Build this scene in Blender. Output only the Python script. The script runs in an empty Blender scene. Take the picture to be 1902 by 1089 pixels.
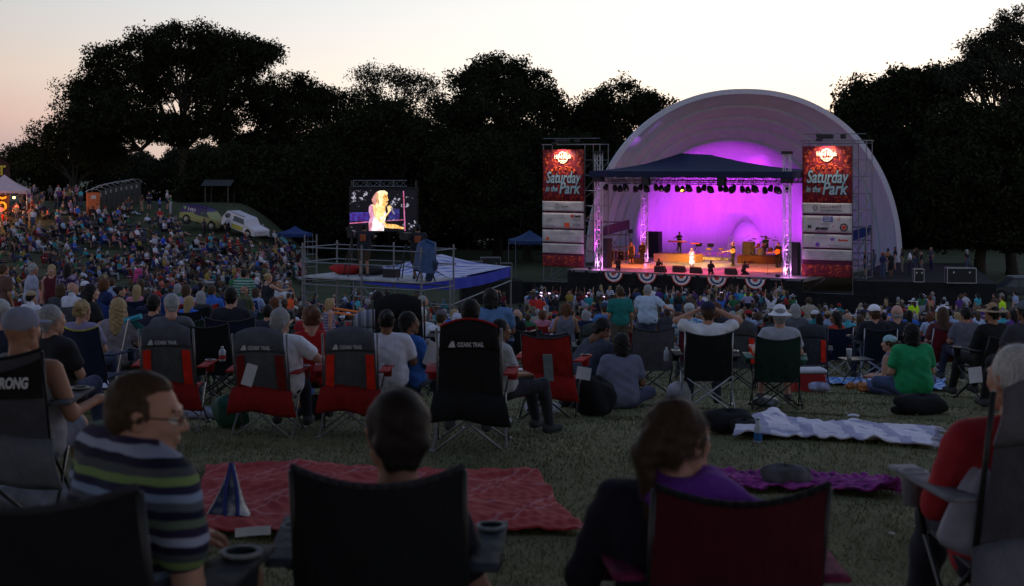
import bpy, math, random
import numpy as np
from mathutils import Vector, Matrix
R = math.radians
rng = random.Random(7)
nrs = np.random.RandomState(11)
CZ = 10.0            # eye height in world metres
F = 2642.0           # focal length in photo pixels (1902 wide)
HY = 300.0           # horizon row
# ---------------------------------------------------------------- camera, sky, sun
scene = bpy.context.scene
cam_d = bpy.data.cameras.new('camera'); cam = bpy.data.objects.new('camera', cam_d)
scene.collection.objects.link(cam); scene.camera = cam
cam.location = (0, 0, CZ); cam.rotation_euler = (R(90), 0, 0)
cam_d.sensor_width = 36; cam_d.lens = F / 1902 * 36
cam_d.shift_y = -(544.5 - HY) / 1902
cam_d.clip_start = 0.2; cam_d.clip_end = 6000
cam_d.dof.use_dof = True; cam_d.dof.focus_distance = 42; cam_d.dof.aperture_fstop = 4.5
world = bpy.data.worlds.new('World'); scene.world = world; world.use_nodes = True
wn = world.node_tree; wn.nodes.clear()
def wnode(t, **k):
    n = wn.nodes.new(t)
    for a, b in k.items(): setattr(n, a, b)
    return n
SUN_AZ = 14.0
sky = wnode('ShaderNodeTexSky', sky_type='NISHITA', sun_disc=False, sun_elevation=R(1.5), sun_rotation=R(SUN_AZ), altitude=300, air_density=1.0, dust_density=1.2, ozone_density=2.0)
# dusk sky: the physical sky, mixed with a clear afterglow that fades with the angle from the set sun
tc = wnode('ShaderNodeTexCoord'); sep = wnode('ShaderNodeSeparateXYZ'); wn.links.new(tc.outputs['Generated'], sep.inputs[0])
def wmath(op, a, b=None, clamp=False):
    n = wnode('ShaderNodeMath', operation=op); n.use_clamp = clamp
    for i, v in enumerate((a, b)):
        if v is None: continue
        if isinstance(v, (int, float)): n.inputs[i].default_value = v
        else: wn.links.new(v, n.inputs[i])
    return n.outputs[0]
def wramp(fac, stops):
    n = wnode('ShaderNodeValToRGB'); wn.links.new(fac, n.inputs[0]); e = n.color_ramp.elements
    while len(e) < len(stops): e.new(.5)
    for i, (p, c) in enumerate(stops): e[i].position = p; e[i].color = (*c, 1)
    return n.outputs[0]
elev = wmath('MAXIMUM', sep.outputs[2], 0.0)
dotn = wnode('ShaderNodeVectorMath', operation='DOT_PRODUCT'); wn.links.new(tc.outputs['Generated'], dotn.inputs[0])
dotn.inputs[1].default_value = (math.sin(R(SUN_AZ)), math.cos(R(SUN_AZ)), 0)
# towards the set sun: cream at the horizon, near white above, blue grey at the zenith
glow = wramp(elev, [(0.0, (1.0, .80, .62)), (.03, (1.0, .93, .81)), (.06, (1.0, .975, .915)), (.15, (.80, .86, .92)), (.35, (.33, .40, .54)), (1.0, (.14, .185, .31))])
away = wramp(elev, [(0.0, (.36, .29, .33)), (.03, (.60, .40, .36)), (.06, (.66, .52, .45)), (.12, (.52, .55, .58)), (.3, (.25, .30, .43)), (1.0, (.12, .165, .29))])
az = wmath('MULTIPLY', wmath('SUBTRACT', dotn.outputs['Value'], .80), 1 / .185, True)
azs = wmath('POWER', az, 1.2)
mix1 = wnode('ShaderNodeMixRGB'); wn.links.new(azs, mix1.inputs[0]); wn.links.new(away, mix1.inputs[1]); wn.links.new(glow, mix1.inputs[2])
bg1 = wnode('ShaderNodeBackground'); wn.links.new(sky.outputs[0], bg1.inputs[0]); bg1.inputs[1].default_value = 0.02
bg2 = wnode('ShaderNodeBackground'); wn.links.new(mix1.outputs[0], bg2.inputs[0]); bg2.inputs[1].default_value = 0.97
add = wnode('ShaderNodeAddShader'); wout = wnode('ShaderNodeOutputWorld')
wn.links.new(bg1.outputs[0], add.inputs[0]); wn.links.new(bg2.outputs[0], add.inputs[1]); wn.links.new(add.outputs[0], wout.inputs[0])
sun_d = bpy.data.lights.new('sun', 'SUN'); sun_d.energy = 0.12; sun_d.angle = R(12); sun_d.color = (1, .8, .62)
sun = bpy.data.objects.new('sun', sun_d); scene.collection.objects.link(sun); sun.rotation_euler = (R(90 - 4), 0, R(180 - SUN_AZ))
scene.view_settings.view_transform = 'Standard'; scene.view_settings.look = 'None'
scene.view_settings.exposure = 0.12; scene.view_settings.gamma = 1
scene.cycles.max_bounces = 5; scene.cycles.diffuse_bounces = 2; scene.cycles.glossy_bounces = 2
scene.cycles.transparent_max_bounces = 8; scene.cycles.use_denoising = True
scene.cycles.sample_clamp_indirect = 3

# ---------------------------------------------------------------- helpers
COL = scene.collection
def P(px, py, Y): return Vector(((px - 951) * Y / F, Y, CZ + (HY - py) * Y / F))
def U(px): return (px - 951) / F
def link(o, parent=None):
    COL.objects.link(o)
    if parent is not None: o.parent = parent
    return o
def tag(o, label=None, cat=None, group=None, kind=None):
    if label: o['label'] = label
    if cat: o['category'] = cat
    if group: o['group'] = group
    if kind: o['kind'] = kind
    return o
def empty(name, loc, rz=0, label=None, cat=None, group=None, sc=1.0):
    o = bpy.data.objects.new(name, None); link(o); o.location = loc; o.rotation_euler = (0, 0, rz); o.scale = (sc,) * 3
    o.empty_display_size = .1
    return tag(o, label, cat, group)
_mats = {}
def M(name, col=(.5, .5, .5), rough=.8, metal=0, emit=None, es=0, noise=.12, nscale=9, spec=.3, alpha=None):
    if name in _mats: return _mats[name]
    m = bpy.data.materials.new(name); m.use_nodes = True; nt = m.node_tree
    b = nt.nodes['Principled BSDF']
    b.inputs['Roughness'].default_value = rough; b.inputs['Metallic'].default_value = metal
    b.inputs['Specular IOR Level'].default_value = spec
    c = (*col, 1)
    b.inputs['Base Color'].default_value = c
    if noise:
        t = nt.nodes.new('ShaderNodeTexNoise'); t.inputs['Scale'].default_value = nscale; t.inputs['Detail'].default_value = 4
        o = nt.nodes.new('ShaderNodeTexCoord'); nt.links.new(o.outputs['Object'], t.inputs['Vector'])
        r = nt.nodes.new('ShaderNodeValToRGB'); nt.links.new(t.outputs[0], r.inputs[0])
        r.color_ramp.elements[0].position = .3; r.color_ramp.elements[1].position = .7
        r.color_ramp.elements[0].color = (*[x * (1 - noise) for x in col], 1)
        r.color_ramp.elements[1].color = (*[min(1, x * (1 + noise)) for x in col], 1)
        nt.links.new(r.outputs[0], b.inputs['Base Color'])
    if emit:
        b.inputs['Emission Color'].default_value = (*emit, 1); b.inputs['Emission Strength'].default_value = es
    _mats[name] = m; return m
def MN(name, build, rough=.85):
    """material from a node builder: build(nt, coord_output) -> colour output"""
    if name in _mats: return _mats[name]
    m = bpy.data.materials.new(name); m.use_nodes = True; nt = m.node_tree
    b = nt.nodes['Principled BSDF']; b.inputs['Roughness'].default_value = rough; b.inputs['Specular IOR Level'].default_value = .25
    o = nt.nodes.new('ShaderNodeTexCoord')
    c = build(nt, o)
    nt.links.new(c, b.inputs['Base Color']); _mats[name] = m; return m
def nramp(nt, fac, stops, const=False):
    n = nt.nodes.new('ShaderNodeValToRGB'); nt.links.new(fac, n.inputs[0]); e = n.color_ramp.elements
    if const: n.color_ramp.interpolation = 'CONSTANT'
    while len(e) < len(stops): e.new(.5)
    for i, (p, c) in enumerate(stops): e[i].position = p; e[i].color = (*c, 1)
    return n.outputs[0]
def nnoise(nt, vec, scale, detail=4, rough=.55):
    t = nt.nodes.new('ShaderNodeTexNoise'); t.inputs['Scale'].default_value = scale; t.inputs['Detail'].default_value = detail
    t.inputs['Roughness'].default_value = rough; nt.links.new(vec, t.inputs['Vector']); return t.outputs[0]
def nmap(nt, vec, scale=(1, 1, 1), rot=(0, 0, 0), loc=(0, 0, 0)):
    t = nt.nodes.new('ShaderNodeMapping'); nt.links.new(vec, t.inputs[0])
    t.inputs['Scale'].default_value = scale; t.inputs['Rotation'].default_value = rot; t.inputs['Location'].default_value = loc
    return t.outputs[0]
def nmath(nt, op, a, b=None):
    n = nt.nodes.new('ShaderNodeMath'); n.operation = op
    for i, v in enumerate((a, b)):
        if v is None: continue
        if isinstance(v, (int, float)): n.inputs[i].default_value = v
        else: nt.links.new(v, n.inputs[i])
    return n.outputs[0]
def nmix(nt, f, a, b, mode='MIX'):
    n = nt.nodes.new('ShaderNodeMixRGB'); n.blend_type = mode
    for i, v in enumerate((f, a, b)):
        if isinstance(v, (int, float)): n.inputs[i].default_value = v
        elif isinstance(v, tuple): n.inputs[i].default_value = (*v, 1)
        else: nt.links.new(v, n.inputs[i])
    return n.outputs[0]
def mesh_np(name, V, Fc, mats=(), mi=None, smooth=False):
    """V (n,3) array, Fc (m,k) array of equal-size faces"""
    me = bpy.data.meshes.new(name); V = np.asarray(V, dtype=np.float32); Fc = np.asarray(Fc, dtype=np.int32)
    n, k = Fc.shape
    me.vertices.add(len(V)); me.vertices.foreach_set('co', V.ravel())
    me.loops.add(n * k); me.loops.foreach_set('vertex_index', Fc.ravel())
    me.polygons.add(n); me.polygons.foreach_set('loop_start', np.arange(0, n * k, k, dtype=np.int32))
    me.polygons.foreach_set('loop_total', np.full(n, k, dtype=np.int32))
    for m in mats: me.materials.append(m)
    if mi is not None: me.polygons.foreach_set('material_index', np.asarray(mi, dtype=np.int32))
    me.update(calc_edges=True)
    me.polygons.foreach_set('use_smooth', np.full(n, smooth, dtype=bool))
    return me
def rotm(v):
    """matrix whose Z axis is v"""
    v = Vector(v).normalized()
    return v.to_track_quat('Z', 'Y').to_matrix()
class MB:
    """collects shapes and links them as one mesh object"""
    def __init__(s): s.v = []; s.f = []; s.m = []; s.cur = 0
    def mat(s, i): s.cur = i; return s
    def _add(s, vs, fs):
        b = len(s.v); s.v += [tuple(x) for x in vs]
        s.f += [tuple(b + i for i in f) for f in fs]; s.m += [s.cur] * len(fs)
    def box(s, c, d, rz=0, rot=None, bev=0):
        hx, hy, hz = d[0] / 2, d[1] / 2, d[2] / 2
        if rot is None: rot = Matrix.Rotation(rz, 3, 'Z')
        c = Vector(c)
        if bev <= 0:
            vs = [c + rot @ Vector((x * hx, y * hy, z * hz)) for z in (-1, 1) for y in (-1, 1) for x in (-1, 1)]
            s._add(vs, [(0, 2, 3, 1), (4, 5, 7, 6), (0, 1, 5, 4), (2, 6, 7, 3), (0, 4, 6, 2), (1, 3, 7, 5)])
        else:
            e = bev; pr = [(-hx, -hy + e), (-hx + e, -hy), (hx - e, -hy), (hx, -hy + e), (hx, hy - e), (hx - e, hy), (-hx + e, hy), (-hx, hy - e)]
            vs = []; k = (max(0, hx - e) / hx, max(0, hy - e) / hy)
            for z, sc in ((-hz, 1), (-hz + e, 0), (hz - e, 0), (hz, 1)):
                for x, y in pr: vs.append(c + rot @ Vector((x * (k[0] if sc else 1), y * (k[1] if sc else 1), z)))
            fs = [tuple(reversed(range(8))), tuple(range(24, 32))]
            for r in range(3):
                for i in range(8): j = (i + 1) % 8; fs.append((r * 8 + i, r * 8 + j, r * 8 + 8 + j, r * 8 + 8 + i))
            s._add(vs, fs)
        return s
    def tube(s, a, b, r, r2=None, n=6, cap=True):
        a, b = Vector(a), Vector(b); r2 = r if r2 is None else r2
        if (b - a).length < 1e-6: return s
        q = rotm(b - a); vs = []
        for p, rr in ((a, r), (b, r2)):
            for i in range(n):
                t = 2 * math.pi * i / n; vs.append(p + q @ Vector((rr * math.cos(t), rr * math.sin(t), 0)))
        fs = [(i, (i + 1) % n, n + (i + 1) % n, n + i) for i in range(n)]
        if cap: fs += [tuple(reversed(range(n))), tuple(range(n, 2 * n))]
        s._add(vs, fs); return s
    def path(s, pts, r, n=6):
        for a, b in zip(pts, pts[1:]): s.tube(a, b, r, n=n)
        return s
    def quad(s, *p): s._add(p, [tuple(range(len(p)))]); return s
    def lathe(s, prof, c=(0, 0, 0), n=16, rot=None, sx=1, sy=1, caps=False):
        """prof: list of (radius, z)"""
        c = Vector(c); vs = []; k = len(prof)
        for r, z in prof:
            for i in range(n):
                t = 2 * math.pi * i / n; v = Vector((r * math.cos(t) * sx, r * math.sin(t) * sy, z))
                vs.append(c + (rot @ v if rot else v))
        fs = [(j * n + i, j * n + (i + 1) % n, j * n + n + (i + 1) % n, j * n + n + i) for j in range(k - 1) for i in range(n)]
        if caps: fs += [tuple(reversed(range(n))), tuple(range((k - 1) * n, k * n))]
        s._add(vs, fs); return s
    def prism(s, poly, y0, y1, fr=None):
        """poly in local x,z extruded along y; fr maps local point to final"""
        fr = fr or (lambda v: v); n = len(poly)
        vs = [fr(Vector((x, y, z))) for y in (y0, y1) for x, z in poly]
        fs = [tuple(range(n)), tuple(reversed(range(n, 2 * n)))] + [(i, n + i, n + (i + 1) % n, (i + 1) % n) for i in range(n)]
        s._add(vs, fs); return s
    def grid(s, fn, nu, nv, thick=0):
        """surface fn(u,v)->point for u,v in 0..1; with a thickness it is a closed slab"""
        pts = [[Vector(fn(i / nu, j / nv)) for j in range(nv + 1)] for i in range(nu + 1)]
        vs = [p for row in pts for p in row]; w = nv + 1
        fs = [(i * w + j, (i + 1) * w + j, (i + 1) * w + j + 1, i * w + j + 1) for i in range(nu) for j in range(nv)]
        if thick:
            b = len(vs); nrm = []
            for i in range(nu + 1):
                for j in range(nv + 1):
                    du = pts[min(i + 1, nu)][j] - pts[max(i - 1, 0)][j]; dv = pts[i][min(j + 1, nv)] - pts[i][max(j - 1, 0)]
                    n = du.cross(dv); nrm.append(n.normalized() if n.length > 1e-9 else Vector((0, 0, 1)))
            vs = vs + [p - n * thick for p, n in zip(vs, nrm)]
            fs += [(b + i * w + j, b + i * w + j + 1, b + (i + 1) * w + j + 1, b + (i + 1) * w + j) for i in range(nu) for j in range(nv)]
            for j in range(nv): fs += [(j, j + 1, b + j + 1, b + j), (nu * w + j + 1, nu * w + j, b + nu * w + j, b + nu * w + j + 1)]
            for i in range(nu): fs += [((i + 1) * w, i * w, b + i * w, b + (i + 1) * w), (i * w + nv, (i + 1) * w + nv, b + (i + 1) * w + nv, b + i * w + nv)]
        s._add(vs, fs); return s
    def mesh(s, name, mats, smooth=False):
        me = bpy.data.meshes.new(name); me.from_pydata(s.v, [], s.f)
        for m in (mats if isinstance(mats, (list, tuple)) else [mats]): me.materials.append(m)
        me.polygons.foreach_set('material_index', s.m)
        if smooth: me.polygons.foreach_set('use_smooth', [True] * len(s.f))
        me.update(); return me
    def build(s, name, mats, parent=None, smooth=False, loc=None, rz=0):
        o = link(bpy.data.objects.new(name, s.mesh(name, mats, smooth)), parent)
        if loc is not None: o.location = loc; o.rotation_euler = (0, 0, rz)
        return o
def inst(me, name, parent=None, mats=None, loc=None, rz=0, sc=None):
    o = link(bpy.data.objects.new(name, me), parent)
    if mats:
        for i, m in enumerate(mats):
            if i < len(o.material_slots): o.material_slots[i].link = 'OBJECT'; o.material_slots[i].material = m
    if loc is not None: o.location = loc
    if rz: o.rotation_euler = (0, 0, rz)
    if sc: o.scale = (sc,) * 3
    return o
def copy_tree(o, parent=None):
    c = o.copy(); COL.objects.link(c); c.parent = parent
    for ch in list(o.children): copy_tree(ch, c)
    return c
def text(txt, size, mat, parent, fr, depth=.004, shear=0, bold=0, align='CENTER', name='lettering', w=None, dg=[None]):
    """flat raised lettering; fr = 4x4 matrix placing the text plane (x right, y up, z out)"""
    cu = bpy.data.curves.new(name, 'FONT'); cu.body = txt; cu.size = size; cu.extrude = depth; cu.shear = shear; cu.offset = bold
    cu.align_x = align; cu.align_y = 'CENTER'; cu.resolution_u = 3
    t = bpy.data.objects.new(name, cu); link(t)
    me = bpy.data.meshes.new_from_object(t.evaluated_get(bpy.context.evaluated_depsgraph_get()))
    if w and me.vertices:
        xs = [v.co.x for v in me.vertices]; k = w / max(1e-6, max(xs) - min(xs)); me.transform(Matrix.Diagonal((k, 1, 1, 1)))
    me.transform(fr); bpy.data.objects.remove(t); bpy.data.curves.remove(cu)
    me.materials.clear(); me.materials.append(mat)
    return link(bpy.data.objects.new(name, me), parent)
def wall_frame(o, rz=0):
    """text plane facing local -Y, origin o"""
    return Matrix.Translation(o) @ Matrix.Rotation(rz, 4, 'Z') @ Matrix.Rotation(R(90), 4, 'X')
def light(name, kind, loc, energy, color, target=None, size=.2, angle=60, blend=.5, parent=None):
    d = bpy.data.lights.new(name, kind); d.energy = energy; d.color = color
    if kind == 'SPOT': d.spot_size = R(angle); d.spot_blend = blend
    if kind == 'AREA': d.size = size
    else: d.shadow_soft_size = size
    o = bpy.data.objects.new(name, d); link(o, parent); o.location = loc
    if target is not None: o.rotation_euler = (Vector(target) - Vector(loc)).to_track_quat('-Z', 'Y').to_euler()
    return o

# ---------------------------------------------------------------- ground
ZB = ([-20, 0, 4, 8, 13, 17, 20, 28, 35, 45, 53, 63, 80, 90, 100, 130, 170, 400, 3000],
      [-.6, -1.6, -1.92, -2.15, -2.48, -2.95, -3.32, -4.25, -4.95, -6.05, -7.0, -7.85, -9.1, -9.55, -9.7, -9.7, -9.7, -10, -14])
ZL = ([-20, 0, 4, 8, 13, 17, 20, 28, 35, 45, 53, 63, 80, 95, 105, 112, 120, 128, 134, 150, 400, 3000],
      [-.6, -1.6, -1.92, -2.15, -2.48, -2.95, -3.30, -3.72, -4.22, -5.25, -6.15, -7.1, -8.1, -8.2, -7.7, -7.0, -5.7, -4.3, -3.9, -4.2, -10, -14])
def gz_np(X, Y):
    Ys = np.stack([Y - 1.5, Y, Y + 1.5])
    zb = np.interp(Ys, *ZB).mean(0); zl = np.interp(Ys, *ZL).mean(0)
    u = X / np.maximum(Y, 5.)
    t = np.clip((-.125 - u) / .07, 0, 1); w = t * t * (3 - 2 * t)
    z = zb * (1 - w) + zl * w
    n = .035 * np.sin(X * .9 + 1.3 * np.sin(Y * .31)) * np.sin(Y * .57 + X * .13) + .02 * np.sin(X * 2.3 + Y * 1.7)
    return CZ + z + n
def gz(x, y): return float(gz_np(np.array([x], float), np.array([y], float))[0])
def G(px, Y, dz=0):
    x = (px - 951) * Y / F; return Vector((x, Y, gz(x, Y) + dz))
def grass_col(nt, o):
    v = o.outputs['Object']
    a = nnoise(nt, nmap(nt, v, (1, .55, 1)), .9, 6, .7)
    b = nnoise(nt, v, 7, 5, .7); c = nnoise(nt, v, 140, 3, .7)
    f = nmath(nt, 'ADD', nmath(nt, 'MULTIPLY', a, .55), nmath(nt, 'ADD', nmath(nt, 'MULTIPLY', b, .3), nmath(nt, 'MULTIPLY', c, .2)))
    near = nramp(nt, f, [(.36, (.042, .050, .022)), (.5, (.100, .098, .044)), (.6, (.155, .142, .068)), (.72, (.27, .235, .145))])
    lush = nramp(nt, f, [(.34, (.022, .032, .014)), (.5, (.042, .055, .024)), (.62, (.075, .08, .036)), (.75, (.13, .12, .06))])
    sx = nt.nodes.new('ShaderNodeSeparateXYZ'); nt.links.new(v, sx.inputs[0]); m = nmath(nt, 'ADD', nmath(nt, 'MULTIPLY', nmath(nt, 'SUBTRACT', sx.outputs[1], 24.), .05), nmath(nt, 'MULTIPLY', nmath(nt, 'SUBTRACT', a, .5), 2.))
    c_ = nt.nodes.new('ShaderNodeClamp'); nt.links.new(m, c_.inputs[0]); return nmix(nt, c_.outputs[0], near, lush)
ys = np.concatenate([np.arange(-20, 4, 1.), np.arange(4, 24, .2), np.arange(24, 60, .6), np.arange(60, 175, 1.), np.geomspace(176, 3000, 22)])
us = np.linspace(-1, 1, 231)
rows = []
for y in ys:
    W = max(26, .62 * y + 12); rows.append(np.stack([us * W, np.full_like(us, y)], 1))
XY = np.array(rows); Zg = gz_np(XY[..., 0], XY[..., 1]); V = np.dstack([XY, Zg]).reshape(-1, 3)
nu = len(us); ii, jj = np.meshgrid(np.arange(len(ys) - 1), np.arange(nu - 1), indexing='ij'); q = (ii * nu + jj).ravel()
Fg = np.stack([q, q + 1, q + nu + 1, q + nu], 1)
g = link(bpy.data.objects.new('ground', mesh_np('ground', V, Fg, [MN('grass_ground', grass_col, .95)], smooth=True))); tag(g, kind='structure')
# mown grass: short blades near the camera
N = 360000
yy = 3.2 + 62 * nrs.rand(N) ** 2.1; xx = (nrs.rand(N) * 2 - 1) * (.385 * yy + .4)
zz = gz_np(xx, yy); dens = .5 + .5 * np.sin(xx * 1.7 + 2 * np.sin(yy * .8)) * np.sin(yy * 1.3 + xx * .6)
hgt = (.012 + .026 * nrs.rand(N)) * (.6 + .6 * dens); ang = nrs.rand(N) * 6.28; wd = .0012 + .00030 * yy; lean = (nrs.rand(N, 2) - .5) * .05
B0 = np.stack([xx - np.cos(ang) * wd, yy - np.sin(ang) * wd, zz - .004], 1); B1 = np.stack([xx + np.cos(ang) * wd, yy + np.sin(ang) * wd, zz - .004], 1)
B2 = np.stack([xx + lean[:, 0], yy + lean[:, 1], zz + hgt], 1)
def blade_col(nt, o):
    f = nnoise(nt, nmap(nt, o.outputs['Object'], (1, .55, 1)), 1.1, 6, .8)
    return nramp(nt, f, [(.36, (.045, .055, .022)), (.5, (.112, .112, .048)), (.6, (.172, .16, .078)), (.74, (.30, .262, .16))])
gm = mesh_np('grass', np.stack([B0, B1, B2], 1).reshape(-1, 3), np.arange(3 * N).reshape(N, 3), [MN('grass_blades', blade_col, .9)])
tag(link(bpy.data.objects.new('grass', gm)), 'short dry mown grass between the chairs and blankets', 'grass', kind='stuff')
# fallen leaves, scraps and crumbs scattered over the trampled lawn
n_ = 1500; ly = 7 + 24 * nrs.rand(n_) ** 1.2; lx = (nrs.rand(n_) * 2 - 1) * .37 * ly; lz = gz_np(lx, ly) + .03; a_ = nrs.rand(n_) * 6.28; s_ = .006 + .02 * nrs.rand(n_) ** 2
lv = np.stack([np.stack([lx + s_ * np.cos(a_ + k * 1.571), ly + s_ * np.sin(a_ + k * 1.571) * .7, lz + .004 * nrs.randn(n_)], 1) for k in range(4)], 1).reshape(-1, 3)
tag(link(bpy.data.objects.new('litter', mesh_np('litter', lv, np.arange(4 * n_).reshape(n_, 4), [MN('leaf_litter', lambda nt, o: nramp(nt, nnoise(nt, o.outputs['Object'], 3, 3), [(.4, (.06, .045, .025)), (.55, (.22, .17, .10)), (.66, (.5, .48, .45))]), .8)]))), 'dry leaves and paper scraps scattered on the lawn', 'litter', kind='stuff')
# asphalt path crossing below the hillside, towards the bench rows
def ground_strip(name, pts, w, mat, lift=.02):
    b = MB()
    def fn(u, v):
        t = u * (len(pts) - 1); i = min(int(t), len(pts) - 2); f = t - i
        a, c = Vector(pts[i]), Vector(pts[i + 1]); p = a.lerp(c, f)
        i0, i1 = max(i - 1, 0), min(i + 2, len(pts) - 1); d = (Vector(pts[i1]) - Vector(pts[i0])).normalized(); n = Vector((-d.y, d.x))
        q = p + n * (v - .5) * w; return (q.x, q.y, gz(q.x, q.y) + lift)
    b.grid(fn, (len(pts) - 1) * 8, 4); return b.build(name, mat)
asph = M('asphalt', (.17, .17, .18), .9, noise=.25, nscale=2)
tag(ground_strip('path', [(-24, 74), (-17.5, 72), (-13.5, 66), (-10.4, 56), (-8.6, 47), (-6.5, 41)], 3.0, asph, .05), kind='structure')
# ---------------------------------------------------------------- trees
def bark_col(nt, o): return nramp(nt, nnoise(nt, nmap(nt, o.outputs['Object'], (6, 6, 1)), 3), [(.3, (.02, .016, .012)), (.7, (.06, .05, .04))])
BARK = MN('bark', bark_col, .95)
def leafmat(n, a, b):
    def f(nt, o): return nramp(nt, nnoise(nt, o.outputs['Object'], .9, 5, .7), [(.35, a), (.65, b)])
    m = MN(n, f, .95); m.node_tree.nodes['Principled BSDF'].inputs['Specular IOR Level'].default_value = .03; return m
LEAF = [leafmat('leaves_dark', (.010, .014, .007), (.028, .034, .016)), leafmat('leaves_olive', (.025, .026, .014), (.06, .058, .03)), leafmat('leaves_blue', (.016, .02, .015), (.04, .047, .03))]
def leaf_mesh(C, n_per, spread, size, seed, mat, flat=.7):
    n_per = int(n_per * 1.55); size = size * .76
    r = np.random.RandomState(seed); C = np.asarray(C); K = len(C)
    sp = spread * (.7 + .6 * r.rand(K, 1, 1))
    p = C[:, None, :] + np.clip(r.randn(K, n_per, 3), -1.75, 1.75) * sp * np.array([1, 1, flat]) ; p = p.reshape(-1, 3); n = len(p)
    a = r.randn(n, 3); a /= np.linalg.norm(a, axis=1)[:, None]; b = r.randn(n, 3); b -= (a * b).sum(1)[:, None] * a; b /= np.linalg.norm(b, axis=1)[:, None]
    s = (size * (.55 + .9 * r.rand(n)))[:, None]; a = a * s; b = b * s * .55
    V = np.stack([p - a, p - b * .9 + a * .1, p + a, p + b * .9 + a * .1], 1).reshape(-1, 3)
    return mesh_np('crown', V, np.arange(4 * n).reshape(n, 4), [mat])
def tree(name, label, px, Y, lobes, trunk_r=.45, ncl=26, nper=26, size=.2, spread=.42, mat=0, seed=1, depth=.75, low=0, fork=.35, group='trees around the bowl', base=None, shell=.45):
    """lobes: (px, py, rx, ry) of the crown masses at distance Y; each gets its own depth"""
    r = random.Random(seed); B = base or G(px, Y, -.3); root = empty(name, B, 0, label, 'tree', group)
    k = Y / F; C = []; br = MB(); L = []
    for (lx, ly, rx, ry) in lobes:
        c = P(lx, ly, Y); dy = (r.random() - .5) * 2 * depth * rx * k * .8; L.append((c + Vector((0, dy, 0)), rx * k, ry * k))
    top = max(c.z for c, _, _ in L); H = top - B.z; cx = sum(c.x for c, _, _ in L) / len(L)
    f0 = Vector((B.x + (cx - B.x) * .15, Y, B.z + H * fork))
    def limb(a, b, r0, r1, n=4, sag=.12):
        pts = []; ln = (b - a).length
        for i in range(n + 1):
            t = i / n; p = a.lerp(b, t); j = ln * .045 * (1 if 0 < i < n else 0)
            pts.append(p + Vector(((r.random() - .5) * j * 2, (r.random() - .5) * j * 2, math.sin(t * math.pi) * ln * sag * (-1 if r.random() < .3 else 1) + (r.random() - .5) * j)))
        for i in range(n): br.tube(pts[i], pts[i + 1], r0 + (r1 - r0) * i / n, r0 + (r1 - r0) * (i + 1) / n, n=7, cap=False)
        return pts
    br.tube(B - Vector((0, 0, .2)), B + Vector((0, 0, .9)), trunk_r * 1.5, trunk_r, n=9, cap=False)
    limb(B + Vector((0, 0, .8)), f0, trunk_r, trunk_r * .75, 3, .0)
    for c, rx, ry in L:
        a = c - Vector((0, 0, ry * .35)); pts = limb(f0 - Vector((0, 0, r.random() * H * .1)), a, trunk_r * .5, trunk_r * .16)
        m = max(5, int(ncl * (rx * ry) ** .5 / 2))
        for i in range(m):
            th = r.random() * 2 * math.pi; ph = math.acos(max(-1, min(1, 1 - 2 * r.random() * (.93 - low * 0)))); q = shell + (1 - shell) * r.random() ** .5
            v = Vector((math.sin(ph) * math.cos(th) * rx, math.sin(ph) * math.sin(th) * rx * depth, math.cos(ph) * ry)) * q; e = c + v
            if i % 2 == 0: limb(pts[r.randint(2, 4)], e, trunk_r * .13, trunk_r * .03, 3, .08)
            for _ in range(4): C.append(e + Vector((r.gauss(0, 1), r.gauss(0, 1), r.gauss(0, .6))) * spread * 1.3)
    me = br.mesh('trunk', BARK, True); me.transform(Matrix.Translation(-B)); link(bpy.data.objects.new('trunk', me), root)
    cm = leaf_mesh([(v - B)[:] for v in C], nper, spread, size, seed, LEAF[mat]); link(bpy.data.objects.new('crown', cm), root)
    return root
tree('spreading_tree', 'tallest wide umbrella shaped tree above the parked SUVs, sky showing between its limbs', 345, 146,
     [(345, 85, 95, 38), (430, 105, 75, 42), (250, 125, 90, 45), (175, 185, 60, 50), (330, 150, 95, 50), (440, 170, 60, 45), (230, 215, 80, 45), (180, 250, 50, 40), (300, 240, 60, 30), (400, 230, 50, 30), (480, 100, 32, 18)], .6, 54, 24, .19, .42, 0, 3, .7, fork=.42)
tree('small_spreading_tree', 'small olive tinted tree behind the orange portable toilet', 143, 150,
     [(120, 245, 55, 30), (85, 270, 50, 28), (160, 265, 50, 30), (110, 300, 70, 22), (45, 292, 40, 18), (180, 300, 50, 20)], .35, 34, 20, .18, .4, 1, 5, fork=.3)
tree('round_tree', 'round topped dense tree just behind the umbrella shaped tree', 545, 150,
     [(545, 170, 55, 32), (600, 195, 40, 30), (500, 200, 45, 35), (560, 230, 80, 35), (540, 290, 90, 50), (460, 290, 60, 50)], .4, 42, 22, .2, .42, 0, 6)
tree('feathery_tree', 'feathery twin topped tree with thin outer foliage behind the big screen', 720, 152,
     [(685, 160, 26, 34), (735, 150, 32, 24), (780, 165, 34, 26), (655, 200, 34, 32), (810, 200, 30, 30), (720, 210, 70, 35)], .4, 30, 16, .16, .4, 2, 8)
tree('dark_tree', 'dark dense tree low in front of the twin topped one, above the screen', 690, 142,
     [(700, 240, 75, 55), (640, 270, 60, 50), (770, 265, 60, 55), (700, 330, 110, 60), (600, 330, 80, 60)], .45, 52, 26, .22, .45, 0, 9)
tree('crowned_tree', 'tall ragged topped tree between the screen and the band shell', 925, 146,
     [(930, 140, 55, 34), (880, 165, 50, 40), (985, 170, 50, 36), (1020, 195, 30, 20), (930, 200, 95, 45), (855, 215, 40, 40), (930, 265, 80, 45)], .5, 42, 22, .2, .42, 0, 12)
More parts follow.
